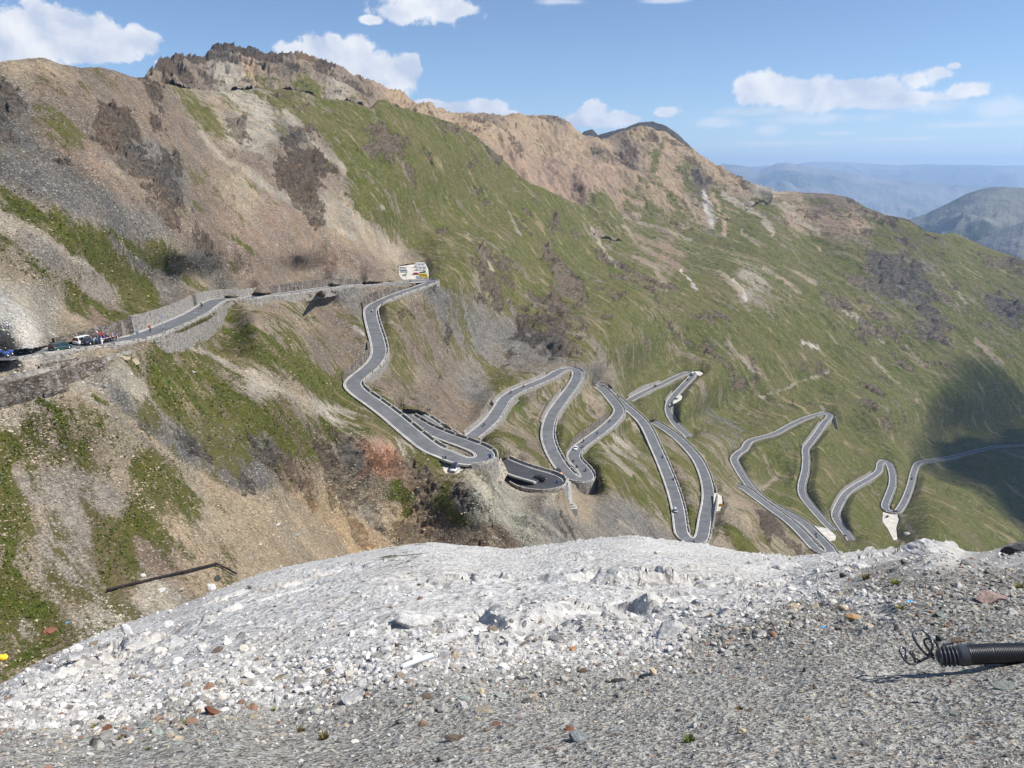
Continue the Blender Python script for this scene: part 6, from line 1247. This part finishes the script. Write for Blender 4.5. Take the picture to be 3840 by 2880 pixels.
cyclist(g4(1668,122),'middle',False,'black','white','cyclist in black rounding the rocky hairpin'); cyclist(g4(1708,122),'middle',False,'red','white','cyclist in red rounding the rocky hairpin')
for k,(x,y,lb) in enumerate([(1922,222,'motorcycle at the top of the left leg of the V'),(1963,262,'first of two motorcycles close together behind the rock'),(1980,280,'second of two motorcycles close together behind the rock')]): moto(MT['black'],lb,g4(x,y),'steep',rlabel='rider of the '+lb)
for k,(x,y,lb) in enumerate([(632,812,'motorcycle halfway down the left leg of the V'),(722,995,'motorcycle lower down the left leg of the V'),(888,1522,'motorcycle in the tip of the V hairpin')]): moto(MT['grey'],lb,g5(x,y),'steep',rider=('blue','black') if k==0 else ('black','black'),rlabel='rider of the '+lb)
place(make_car('hatch',MT['silver'],'silver blue car driving down the left leg of the V hairpin'),g5(735,1255),'steep')
def ysign():
    o=empty('yellow_sign',label='yellow and orange notice board on the gravel beside the V hairpin',cat='sign'); place(o,g5(1107,1238),z=-163.5,ang=0); tubes('post',[((-.7,0,-.2),(-.7,0,2.),.06,.06),((.7,0,-.2),(.7,0,2.),.06,.06)],M_RIM,o,6); bx('panel',(0,-.04,2.2),(1.9,.05,1.6),M_YELP,o); bx('panel_marking',(0,-.075,2.35),(1.0,.02,.6),MT['orange'],o); bx('panel_marking',(0,-.075,1.75),(1.4,.02,.16),M_REDP,o)
ysign()
place(make_camper(MT['white'],'white van turning in the hairpin in the green slope',True,'van'),g5(880,124),'green',rev=True)
for st,m,x,y,rev,lb in [('hatch','navy',838,168,0,'dark blue car just below the white van'),('wagon','black',567,222,1,'black car climbing toward the white van'),('suv','white',693,384,0,'white jeep like car with dark windows on the bend below'),('hatch','black',755,520,1,'dark car in the bend below the white jeep')]: place(make_car(st,MT[m],lb),g5(x,y),'green',rev=bool(rev))
place(make_car('hatch',MT['black'],'dark car parked in the small gravel lay-by'),g5(745,326),z=-200.55,ang=20)
moto(MT['grey'],'motorcycle just left of the dark blue car',g5(822,163),'green')
for k,(x,y,lb) in enumerate([(1902,1450,'first motorcycle beside the gravel lay-by'),(1904,1478,'second motorcycle beside the gravel lay-by'),(1862,1470,'motorcycle with rider in yellow across the road from the lay-by'),(1905,474,'motorcycle near the ribbed hairpin'),(1785,503,'motorcycle on the rising road of the Z bend')]): moto(MT['black'],lb,g5(x,y),'right',rider=('yellow' if k==2 else 'black','black'),rlabel='rider of the '+lb,rev=(k%2==0))
for k,(x,lb) in enumerate([(1882,'person in black at the upper end of the gravel lay-by'),(1916,'person in red in the group on the gravel lay-by'),(1926,'person in white in the group on the gravel lay-by'),(1938,'person in dark clothes right in the group on the gravel lay-by')]): place(make_person('stand',['black','red','white','black'][k],'black',lb),g5(x,1388),z=-236)
place(make_car('hatch',MT['grey'],'grey car driving down on the far right road run'),g6(733,1350),'far',rev=True)
moto(MT['black'],'dark motorcycle on the straight beside the brown wall at far right',g6(730,1058),'far'); moto(MT['black'],'dark motorcycle in the bend at the foot of the brown wall',g6(628,1192),'far')
place(make_car('hatch',MT['navy'],'dark car parked on the pale gravel track'),g6(1078,1192),z=-312.9,ang=40); place(make_car('wagon',MT['black'],'black car in the small hairpin above the gravel track'),g6(1145,1148),'far'); place(make_car('suv',MT['black'],'black car on the last straight at far right'),g6(1280,878),'far'); moto(MT['white'],'white motorcycle below the black car at far right',g6(1246,1018),'far'); moto(MT['black'],'motorcycle ahead of the black car on the last straight',g6(1277,848),'far')
# ------------------------------------------------------------------ foreground things
def rock_material(name,c,lichen=None):
    t=NT(name); P=t.pos(); n=t.noise(P,9,9,.72); n2=t.noise(t.mapping(P,scale=(1,1,3.5),rot=(.3,.2,0)),16,6,.65)
    cc=t.mix(t.mr(n,.3,.7,0,1),tuple(x*.62 for x in c),tuple(min(x*1.25,.7) for x in c)); cc=t.mix(t.mr(n2,.56,.66,0,.5),cc,tuple(x*.45 for x in c))
    if lichen: cc=t.mix(t.mr(t.noise(P,7,5,.6),.58,.66,0,.8),cc,lichen)
    return t.bsdf(cc,.85,normal=t.bump(t.math('ADD',n,t.math('MULTIPLY',n2,.6)),.9,.04),spec=.25)
RM={'white':rock_material('white_rock',(.52,.51,.49)),'grey':rock_material('grey_rock',(.24,.235,.225)),'blue':rock_material('blue_grey_rock',(.26,.285,.29)),'brown':rock_material('brown_rock',(.15,.115,.085)),'rust':rock_material('rust_rock',(.22,.10,.06)),'dark':rock_material('dark_rock_block',(.06,.06,.062)),'tan':rock_material('tan_rock',(.38,.32,.23),(.45,.25,.08)),'green':rock_material('greenish_rock',(.28,.31,.27)),'pink':rock_material('pinkish_rock',(.30,.22,.19)),'orange':rock_material('orange_rock',(.42,.20,.08))}
ROCKS='''1445 1358 74 .62 white white half buried boulder left of the gravel edge
1101 1358 52 .8 white largest pale block of the cluster in the middle of the mound
1076 1386 44 .6 white pale block in front of the largest one of the cluster
1203 1354 42 .7 grey grey cracked block right of the pale cluster
1144 1343 32 .7 grey smaller grey block between the pale cluster and the cracked block
839 1403 19 .9 white small bright white rock beside two brown ones
859 1396 22 .8 brown brown rock touching the small bright white rock
820 1393 17 .7 dark dark rock left of the small bright white rock
982 1423 44 .5 tan tan and white flat rock below the pale cluster
816 1417 38 .55 grey rounded grey rock under the small bright white rock
910 1434 38 .6 white white rock just above the white plank
761 1516 62 .5 white large white triangular slab where the mound meets the gravel
925 1518 40 .35 brown long grey brown slab right of the white triangular slab
1261 1460 34 .4 brown brown slab lying in the rubble belt
1339 1466 38 .4 dark dark slab at the upper edge of the grey gravel
1386 1462 17 1.2 dark small dark upright stone next to the dark slab
1238 1397 18 .6 orange small orange stone below the cracked block
1162 1464 24 1.0 white bluish white pointed stone in the rubble belt
1046 1536 38 .35 tan yellowish flat stone at the edge of the gravel
1246 1598 50 .75 blue big blue grey angular rock in the gravel near the bottom
1230 1577 22 .35 rust rusty flat stone just above the big blue grey rock
1085 1594 32 .4 grey flat grey stone left of the big blue grey rock
1464 1538 15 .8 dark small black stone alone in the gravel
1500 1567 18 .6 white white stone below the small black stone
988 1596 58 .22 brown long thin brown slab near the bottom
859 1602 30 .35 blue blue grey flat stone left of the long thin slab
1078 1563 28 .3 rust rust coloured slab above the flat grey stone
863 1561 32 .3 dark dark flat slab below the large white triangular slab
2141 1288 90 .28 pink long pinkish slab at the right
2088 1218 42 .4 grey long grey rock on top of the right hump
1935 1296 22 .6 green grey green stone left of the blue scrap
1848 1333 46 .4 tan tan slab with orange stains on the right hump
1738 1453 19 1.3 brown upright brown stone in the grey gravel
1618 1533 16 .8 brown small brown wedge beside the dark moss clump
2031 1381 24 .8 dark dark grey angular stone behind the black hose
2071 1385 42 .35 brown flat brown stone behind the black hose
1878 1599 36 .5 grey grey slab in the gravel near the bottom right
1811 1636 28 .6 grey pale upright stone at the bottom edge
2181 1478 60 .18 green flat greenish slab under the black hose
2135 1465 16 .8 grey small round grey stone under the black hose
1821 1249 18 .7 dark dark stone on the crest of the right hump
1575 1361 26 .4 rust orange brown stone at the left end of the right hump
457 1542 40 .75 rust large round rust coloured rock on the white mound
230 1576 40 .35 rust dark red slab at lower left
217 1551 34 .4 dark dark slab above the dark red slab
167 1567 30 .6 grey grey stone left of the dark red slab
600 1451 30 .5 tan tan elongated stone on the left part of the mound
507 1424 24 .9 white bright white stone on the left part of the mound
627 1411 22 .6 grey grey stone above the tan elongated stone
710 1441 22 .6 brown brown grey stone between plank and tan elongated stone
910 1316 120 .42 white broad pale outcrop below the middle of the mound crest
377 1394 90 .36 white low pale ledge on the left flank of the mound
92 1466 78 .5 white rounded pale outcrop at the left foot of the mound
1700 1225 70 .35 white pale hump on the crest right of the middle
1990 1195 80 .5 white bright rock knob on the crest at the right
1860 1222 60 .4 white bright slab left of the rock knob on the crest
2195 1190 60 .6 dark dark rock at the right end of the crest'''
def fg_point(u,v):
    U=np.array([[float(u)]]);V=np.array([[float(v)]]); X,Y,Z,d,zo,br,wh=fg_surface(U,V); return np.array([X[0,0],Y[0,0],(Z+d)[0,0]]),float(fgD(U,V)[0,0])
for k,l in enumerate(ROCKS.split('\n')):
    a=l.split(' ',5); u,v,w,fl=float(a[0])*K,float(a[1])*K,float(a[2])*K,float(a[3]); p,D=fg_point(u,v+w*.10); S=w*D/FPX*.5
    sh=stone_shape(IC3 if w<90 else ico(4),300+k,flat=min(fl,1.0),long=1.25 if fl<.5 else 1.05,facet=9,rough=.13)
    if fl>1: sh[:,2]*=fl; sh[:,:2]*=.75
    nn=sh/np.linalg.norm(sh,axis=1)[:,None]; f=fbm(sh[:,0]*3+k,sh[:,1]*3,sh[:,2]*5,5,gain=.6); sh=sh+nn*f[:,None]*.10
    f_=(ico(4) if w>=90 else IC3)[1]
    o=mesh_np('boulder' if w>70 else 'rock',sh*S,tris=f_,mat=RM[a[4]],smooth_sh=False); o.location=Vector(p)+Vector((0,0,S*min(fl,1.)*.25)); o.rotation_euler=(RNG.uniform(-.15,.15),RNG.uniform(-.2,.2),RNG.uniform(-.5,.5) if w>60 else RNG.uniform(0,6.28)); tag(o,a[5],'rock')
# ---- corrugated hose with steel cable
def z5(x,y): return (2560+x*1280/2212.,1920+y*1280/2212.)
def hose():
    pts=[(1640,937),(1740,935),(1850,925),(2000,918),(2212,915),(2450,925),(2700,940)]; D0=fg_point(*[q for q in z5(1900,985)])[1]-.04
    P=[]
    for i,(x,y) in enumerate(pts): u,v=z5(x,y); D=D0-i*.02; dx,dy,dz=ray(u,v); P.append((dx*D,dy*D,dz*D))
    P=np.array(P,float); r0=.0535; base,_=fg_point(*z5(1850,990))
    s=np.concatenate([[0],np.cumsum(np.linalg.norm(np.diff(P,axis=0),axis=1))]); L=s[-1]
    o=empty('hose',tuple(P[0]),0,'black corrugated hose lying on the gravel at the right edge','hose'); c=P[0]
    def tube_rad(name,S,rad,mat,nseg=28):
        C=np.stack([np.interp(S,s,P[:,k]) for k in range(3)],1); T=np.gradient(C,axis=0);T/=np.linalg.norm(T,axis=1)[:,None]; A=np.cross(T,(0,0,1.));A/=np.linalg.norm(A,axis=1)[:,None]; B=np.cross(A,T)
        th=np.linspace(0,2*np.pi,nseg,endpoint=False); V=C[:,None,:]+rad[:,None,None]*(np.cos(th)[None,:,None]*A[:,None,:]+np.sin(th)[None,:,None]*B[:,None,:])
        n=len(S); idx=np.arange(n*nseg).reshape(n,nseg); q=np.stack([idx[:-1],np.roll(idx,-1,1)[:-1],np.roll(idx,-1,1)[1:],idx[1:]],-1).reshape(-1,4)
        return mesh_np(name,V.reshape(-1,3)-c,q,mat=mat,parent=o,smooth_sh=True)
    m=NT('black_plastic'); mm=m.bsdf((.013,.014,.018),.42,spec=.6); m2=NT('worn_plastic').bsdf((.055,.06,.07),.35,spec=.6)
    S=np.arange(.13,L,.0014); tube_rad('corrugated_tube',S,r0+.0013*np.cos(2*np.pi*S/.0085),mm)
    S=np.arange(-.0,.16,.0015); env=np.clip(S/.02,.0,1)**.4; r=(r0*.93+.006*np.cos(2*np.pi*S/.020)*(S<.10)+.007*smooth(.10,.125,S))*np.maximum(env,.02); tube_rad('end_fitting',S,r,m2)
    for k in range(1): pass
    def cable(name,pts,dd=0.,r=.0062,amp=.03):
        s4=540/2212.; Q=np.array([(3300+x*s4,2300+y*s4) for x,y in pts],float); n=len(Q); t=np.linspace(0,n-1,n*30); U=[];
        for k in range(2):
            y=Q[:,k]; i=np.clip(t.astype(int),0,n-2); f=t-i; p0=y[np.clip(i-1,0,n-1)];p1=y[i];p2=y[i+1];p3=y[np.clip(i+2,0,n-1)]
            U.append(.5*((2*p1)+(-p0+p2)*f+(2*p0-5*p1+4*p2-p3)*f*f+(-p0+3*p1-3*p2+p3)*f**3))
        D=D0-.03+dd+amp*np.sin(t*1.1); dx,dy,dz=ray(U[0],U[1]); C=np.stack([dx*D,dy*D,dz*D],1)
        ss=np.concatenate([[0],np.cumsum(np.linalg.norm(np.diff(C,axis=0),axis=1))]); S=np.arange(0,ss[-1],.003); C=np.stack([np.interp(S,ss,C[:,k]) for k in range(3)],1)
        T=np.gradient(C,axis=0);T/=np.linalg.norm(T,axis=1)[:,None]; A=np.cross(T,(0.3,.9,.3));A/=np.linalg.norm(A,axis=1)[:,None];B=np.cross(A,T); th=np.linspace(0,2*np.pi,18,endpoint=False)
        rad=r*(1+.16*np.cos(6*th[None,:]-S[:,None]*150)); V=C[:,None,:]+rad[...,None]*(np.cos(th)[None,:,None]*A[:,None,:]+np.sin(th)[None,:,None]*B[:,None,:]); n=len(S); idx=np.arange(n*18).reshape(n,18)
        q=np.stack([idx[:-1],np.roll(idx,-1,1)[:-1],np.roll(idx,-1,1)[1:],idx[1:]],-1).reshape(-1,4); return V.reshape(-1,3),q
    M=NT('steel_cable').bsdf((.11,.115,.125),.42,.75)
    cab=empty('steel_cable',tuple(c),0,'twisted steel cable curling in loops from the end of the black hose','cable')
    for nm,pts,dd in (('large_loop',[(830,690),(760,655),(690,610),(600,510),(530,400),(512,320),(560,258),(640,250),(725,315),(790,410),(808,500),(785,580),(760,615),(790,660)],0),('small_loop',[(820,650),(745,560),(690,470),(682,410),(745,388),(825,412),(872,470),(893,540),(905,590)],.03),('ground_loop',[(800,640),(690,700),(570,760),(480,782),(400,740),(345,655),(303,580),(330,528),(380,540),(405,600),(400,680),(375,725)],-.05),('short_hook',[(610,735),(550,680),(500,610),(485,585),(465,600),(490,640),(530,700),(540,755)],-.04)):
        V,q=cable(nm,pts,dd); mesh_np(nm,V-c,q,mat=M,parent=cab,smooth_sh=True)
hose()
# ---- litter and plank
p,D=fg_point(904*K,1455*K); o=bx('plank',(0,0,0),(.27*D/10*1.55,.05,.035),RM['white'],None,.005); o.data.materials.clear(); o.data.materials.append(NT('white_painted_wood').bsdf((.75,.76,.78),.5)); o.location=Vector(p)+Vector((0,0,.05)); o.rotation_euler=(.2,-.25,.25); tag(o,'short white plank lying among the stones of the mound','plank')
def scrap(u,v,w,mat,label,seed,cat='litter'):
    p,D=fg_point(u*K,v*K); S=w*K*D/FPX*.5; n=9; gx,gy=np.meshgrid(np.linspace(-1,1,n),np.linspace(-.7,.7,n)); z=fbm(gx*1.3+seed,gy*1.3,gx*0,3)*.9; V=np.stack([gx,gy,z+.5],-1).reshape(-1,3)*S; lo=V.copy();lo[:,2]-=.004
    o=mesh_np('plastic_scrap',np.concatenate([V,lo]),np.concatenate([grid_quads(n,n)[:,::-1],grid_quads(n,n)+n*n]),mat=mat,smooth_sh=False); o.location=p; tag(o,label,cat)
M_BLUEPL=NT('blue_plastic').bsdf((.03,.36,.70),.35,spec=.6)
scrap(1966,1301,12,M_BLUEPL,'crumpled bright blue plastic scrap on the right hump',1); scrap(1778,1357,9,M_BLUEPL,'small blue wrapper in the rubble',2); scrap(146,1349,6,M_BLUEPL,'tiny blue scrap at the foot of the slope at left',3)
# ---- things on the hillside
def hill_point(u,v):
    X,Y,Z,U,V,valid,zo=GA; j=int(np.argmin(abs(usA-u))); i=int(np.argmin(np.abs(V[:,j]-v)+(~valid[:,j])*1e6)); return np.array([X[i,j],Y[i,j],Z[i,j]])
def pipe():
    pts=[(232,1287),(290,1270),(345,1258),(400,1247),(440,1238),(468,1232),(490,1242),(512,1254)]; P=np.array([hill_point(a*K,b*K)+(0,0,.25) for a,b in pts]); 
    A=P[:6];t=np.linspace(0,1,6)[:,None]; P[:6]=A*.1+(A[0]*(1-t)+A[-1]*t)*.9+np.array((0,0,.35)); P[6:,2]+=.35
    M=NT('rusty_iron'); t_=M; n=t_.noise(t_.pos(),2.,5,.6); m=M.bsdf(t_.mix(t_.mr(n,.45,.7),(.028,.024,.026),(.085,.04,.03)),.75,.3)
    c=P[0].copy(); o=empty('iron_pipe',tuple(c),0,'long bent rusty pipe lying at the foot of the left slope','pipe')
    for nm,Q in (('long_pipe',P[:6]),('short_pipe',P[5:])): tubes(nm,[(a-c,b-c,.17,.17) for a,b in zip(Q[:-1],Q[1:])],m,o,10)
    tubes('elbow',[(P[5]-c-(.25,.1,0),P[5]-c+(.25,-.1,0),.21,.21)],m,o,10)
pipe()
def sack():
    p=hill_point(6,1432*K); v=ico(3)[0].copy(); v=v*np.array([.75,.4,.36]); v+=fbm(v[:,0]*3,v[:,1]*3,v[:,2]*3,3)[:,None]*.12; o=mesh_np('sack',v,tris=ico(3)[1],mat=NT('yellow_fabric').bsdf((.80,.55,.04),.6)); o.location=Vector(p)+Vector((0,0,.3)); tag(o,'bright yellow sack at the left edge below the slope','sack')
sack()
def hill_rock(u,v,w,fl,mat,label,seed,name='boulder'):
    p=hill_point(u*K,v*K); D=float(p[1]*CP-p[2]*SP); S=w*K*D/FPX*.5; sh=stone_shape(ico(4),seed,flat=fl,long=1.15,facet=12,rough=.12); nn=sh/np.linalg.norm(sh,axis=1)[:,None]; sh=sh+nn*fbm(sh[:,0]*3+seed,sh[:,1]*3,sh[:,2]*5,5,gain=.6)[:,None]*.14
    o=mesh_np(name,sh*S,tris=ico(4)[1],mat=RM[mat],smooth_sh=False); o.location=Vector(p)+Vector((0,0,S*.15)); o.rotation_euler=(0,.15,seed); tag(o,label,'rock')
for a in [(268,786,30,.6,'tan','left part of the cracked boulder below the upper road',1),(292,792,34,.75,'tan','right part of the cracked boulder below the upper road',2),(352,1279,20,.5,'white','white boulder above the long rusty pipe',3),(387,1280,26,.4,'tan','pale brown boulder above the long rusty pipe',4),(470,1258,26,.6,'dark','dark boulder under the bend of the rusty pipe',5),(453,1273,24,.5,'white','white slab leaning under the rusty pipe',6),(308,1248,14,.5,'white','flat white stone beside the olive moss patch',7),(227,842,12,.6,'grey','grey block at the head of the pale scree gully',8),
   (560,1184,10,.6,'white','white stone in the lower pale gully',9),(598,1140,14,.5,'white','group stone in the pale gully left of the orange cliff',10),(640,1160,14,.4,'blue','bluish white stone low in the pale gully',11),(107,1373,34,.35,'rust','reddish flat boulder at the foot of the left slope',12),(420,808,14,.5,'white','small white stone beside the bright grass streak',13)]: hill_rock(*a)
# scattered stones and low plants on the near slope (could not be counted)
def hill_scatter():
    X,Y,Z,U,V,valid,zo=GA; R=np.hypot(X,Y); rd=sample(road_dist,U,V); inb=valid&(U>-40)&(U<3880)
    def pick(w,n):
        p=(w*inb).ravel(); p/=p.sum(); return RNG.choice(len(p),n,p=p)
    g=zo[...,3]; far=1/(1+(R/230)**2)
    fade=np.where(rd>3,1.,0)
    i=pick(np.clip(1-g*.85,.05,1)*(R<330)*fade*(.4+fbm(X/9,Y/9,Z/9,3).clip(0,1)*4),30000); n=len(i)
    s=RNG.uniform(0,1,n)**3*.34+.05; s*=np.interp(R.ravel()[i],[80,150,330],[.55,1,1.5]); tp=np.array(STPL)[RNG.randint(0,16,n)]; Vv=tp*s[:,None,None]; Vv+=np.stack([X.ravel()[i],Y.ravel()[i],Z.ravel()[i]-s*.12],-1)[:,None,:]
    T=(IC1[1][None]+(np.arange(n)*12)[:,None,None]).reshape(-1,3); base=zo[...,:3].reshape(-1,3)[i]; br=RNG.uniform(.7,1.7,(n,1))**1.2; C=np.clip(base*br,0,.5); C=np.repeat(C[:,None,:],12,1).reshape(-1,3)
    tag(mesh_np('scree_stones',Vv.reshape(-1,3),tris=T,mat=M_STONE,smooth_sh=False,attrs={'tint':C}),'loose stones strewn over the near scree slopes','stones',kind='stuff')
    i=pick(np.clip(g-.35,0,1)*(R<300)*fade,9000); n=len(i); s=RNG.uniform(.12,.42,n)*np.interp(R.ravel()[i],[80,150,300],[.6,1,1.3]); m=7
    c=RNG.normal(0,.45,(n,m,3)); c[...,2]=np.abs(c[...,2])*.7; a=RNG.normal(0,.38,(n,m,3,3)); tri=(c[:,:,None,:]+a)*s[:,None,None,None]+np.stack([X.ravel()[i],Y.ravel()[i],Z.ravel()[i]+.02],-1)[:,None,None,:]
    k=n*m*3; C=np.array([(.065,.095,.014),(.10,.13,.018),(.12,.12,.026),(.055,.08,.014),(.15,.135,.035)])[RNG.randint(0,5,n)]; C=np.repeat(C,m*3,0)
    t=NT('leaf_tuft'); mt=t.bsdf(t.attr('tint').outputs['Color'],.8,spec=.2)
    tag(mesh_np('low_plants',tri.reshape(-1,3),tris=np.arange(k).reshape(-1,3),mat=mt,smooth_sh=False,attrs={'tint':C}),'low tufts of grass and herbs over the near slopes','plants',kind='stuff')
hill_scatter()
# a few distinct plants in the foreground
def plant(u,v,w,label,cols,flower=None,nb=90,seed=0):
    p,D=fg_point(u*K,v*K); S=w*K*D/FPX*.5; rs=np.random.RandomState(seed); V=[];T=[];C=[]
    for k in range(nb):
        a=rs.uniform(0,6.28);l=S*rs.uniform(.5,1.1);b=S*rs.uniform(0,.5); x,y=b*math.cos(a),b*math.sin(a); tip=(x+l*.7*math.cos(a),y+l*.7*math.sin(a),l*rs.uniform(.3,1.)); w_=l*.10; o=len(V); V+=[(x-w_*math.sin(a),y+w_*math.cos(a),0),(x+w_*math.sin(a),y-w_*math.cos(a),0),tip]; T.append((o,o+1,o+2)); C+=[cols[rs.randint(len(cols))]]*3
    t=NT('plant_leaf'); o=mesh_np('plant',np.array(V),tris=np.array(T),mat=t.bsdf(t.attr('tint').outputs['Color'],.8,spec=.2),smooth_sh=False,attrs={'tint':np.array(C)}); o.location=p; tag(o,label,'plant')
    if flower:
        for k in range(3): v=IC1[0]*S*.16+np.array((rs.uniform(-.6,.6)*S,rs.uniform(-.4,.4)*S,S*rs.uniform(.8,1.2))); mesh_np('flower',v,tris=IC1[1],mat=M_YFLOWER,parent=o)
M_YFLOWER=NT('yellow_petals').bsdf((.85,.65,.03),.6)
GC=[(.06,.10,.015),(.09,.13,.02),(.05,.07,.015)]; BC=[(.10,.075,.03),(.15,.12,.04),(.07,.06,.02)]; YC=[(.22,.22,.03),(.16,.16,.03),(.12,.10,.04)]
for a in [(590,1541,14,'green tuft with yellow flowers on the white mound',GC,True),(425,1515,5,'tiny yellow flower above the large rust coloured rock',GC,True),(265,1597,24,'reddish brown cushion plant at lower left',BC,False),(405,1562,26,'yellow green moss cushion left of the round rust coloured rock',YC,False),(203,1571,16,'small yellow green cushion beside the dark red slab',YC,False),(1488,1604,34,'low dark green weed clump in the gravel near the bottom',GC,False),(1597,1532,20,'dark dried moss clump beside the brown wedge',BC,False),(320,1628,14,'small green plant at the bottom left',GC,False),(700,1600,30,'dry reddish grass tuft left of the blue grey flat stone',BC,False),(650,1580,24,'dry brown tuft below the mound',BC,False),(1870,1252,26,'brown heather clump on the right hump',BC,False),(1935,1262,30,'olive moss mat on the right hump',YC,False),(1944,1316,22,'olive cushion below the blue scrap',YC,False),(2205,1262,26,'olive mat at the right edge of the hump',YC,False)]: plant(*a[:5],flower=a[5],nb=140,seed=int(a[0]))

def shade_cloud():
    """a cumulus to the right of the picture; its shadow lies on the lower right slope"""
    T=hill_point(2205*K,1085*K); c=Vector(T)+SUND*1900; rs=np.random.RandomState(3); V=[];Fc=[];o=0; ic_=ico(4)
    for k in range(9):
        q=np.array([rs.uniform(-40,150),rs.uniform(-130,150),rs.uniform(-15,35)]); r=rs.uniform(70,120); v=ic_[0]*np.array([r,r,r*.6]); v=v*(1+.5*fbm(v[:,0]/60+k,v[:,1]/60,v[:,2]/60,5,gain=.6)[:,None]); V.append(v+q); Fc.append(ic_[1]+o); o+=len(v)
    t=NT('cloud_vapour'); vs=t.n('ShaderNodeVolumePrincipled'); vs.inputs['Color'].default_value=(.97,.97,.98,1); vs.inputs['Density'].default_value=.014; vs.inputs['Anisotropy'].default_value=.5; t.l(vs.outputs[0],t.out.inputs['Volume']); m=t.m; ob=mesh_np('cloud',np.concatenate(V),tris=np.concatenate(Fc),mat=m); ob.location=c; tag(ob,'white cumulus cloud high up beyond the right edge',kind='structure')
shade_cloud()
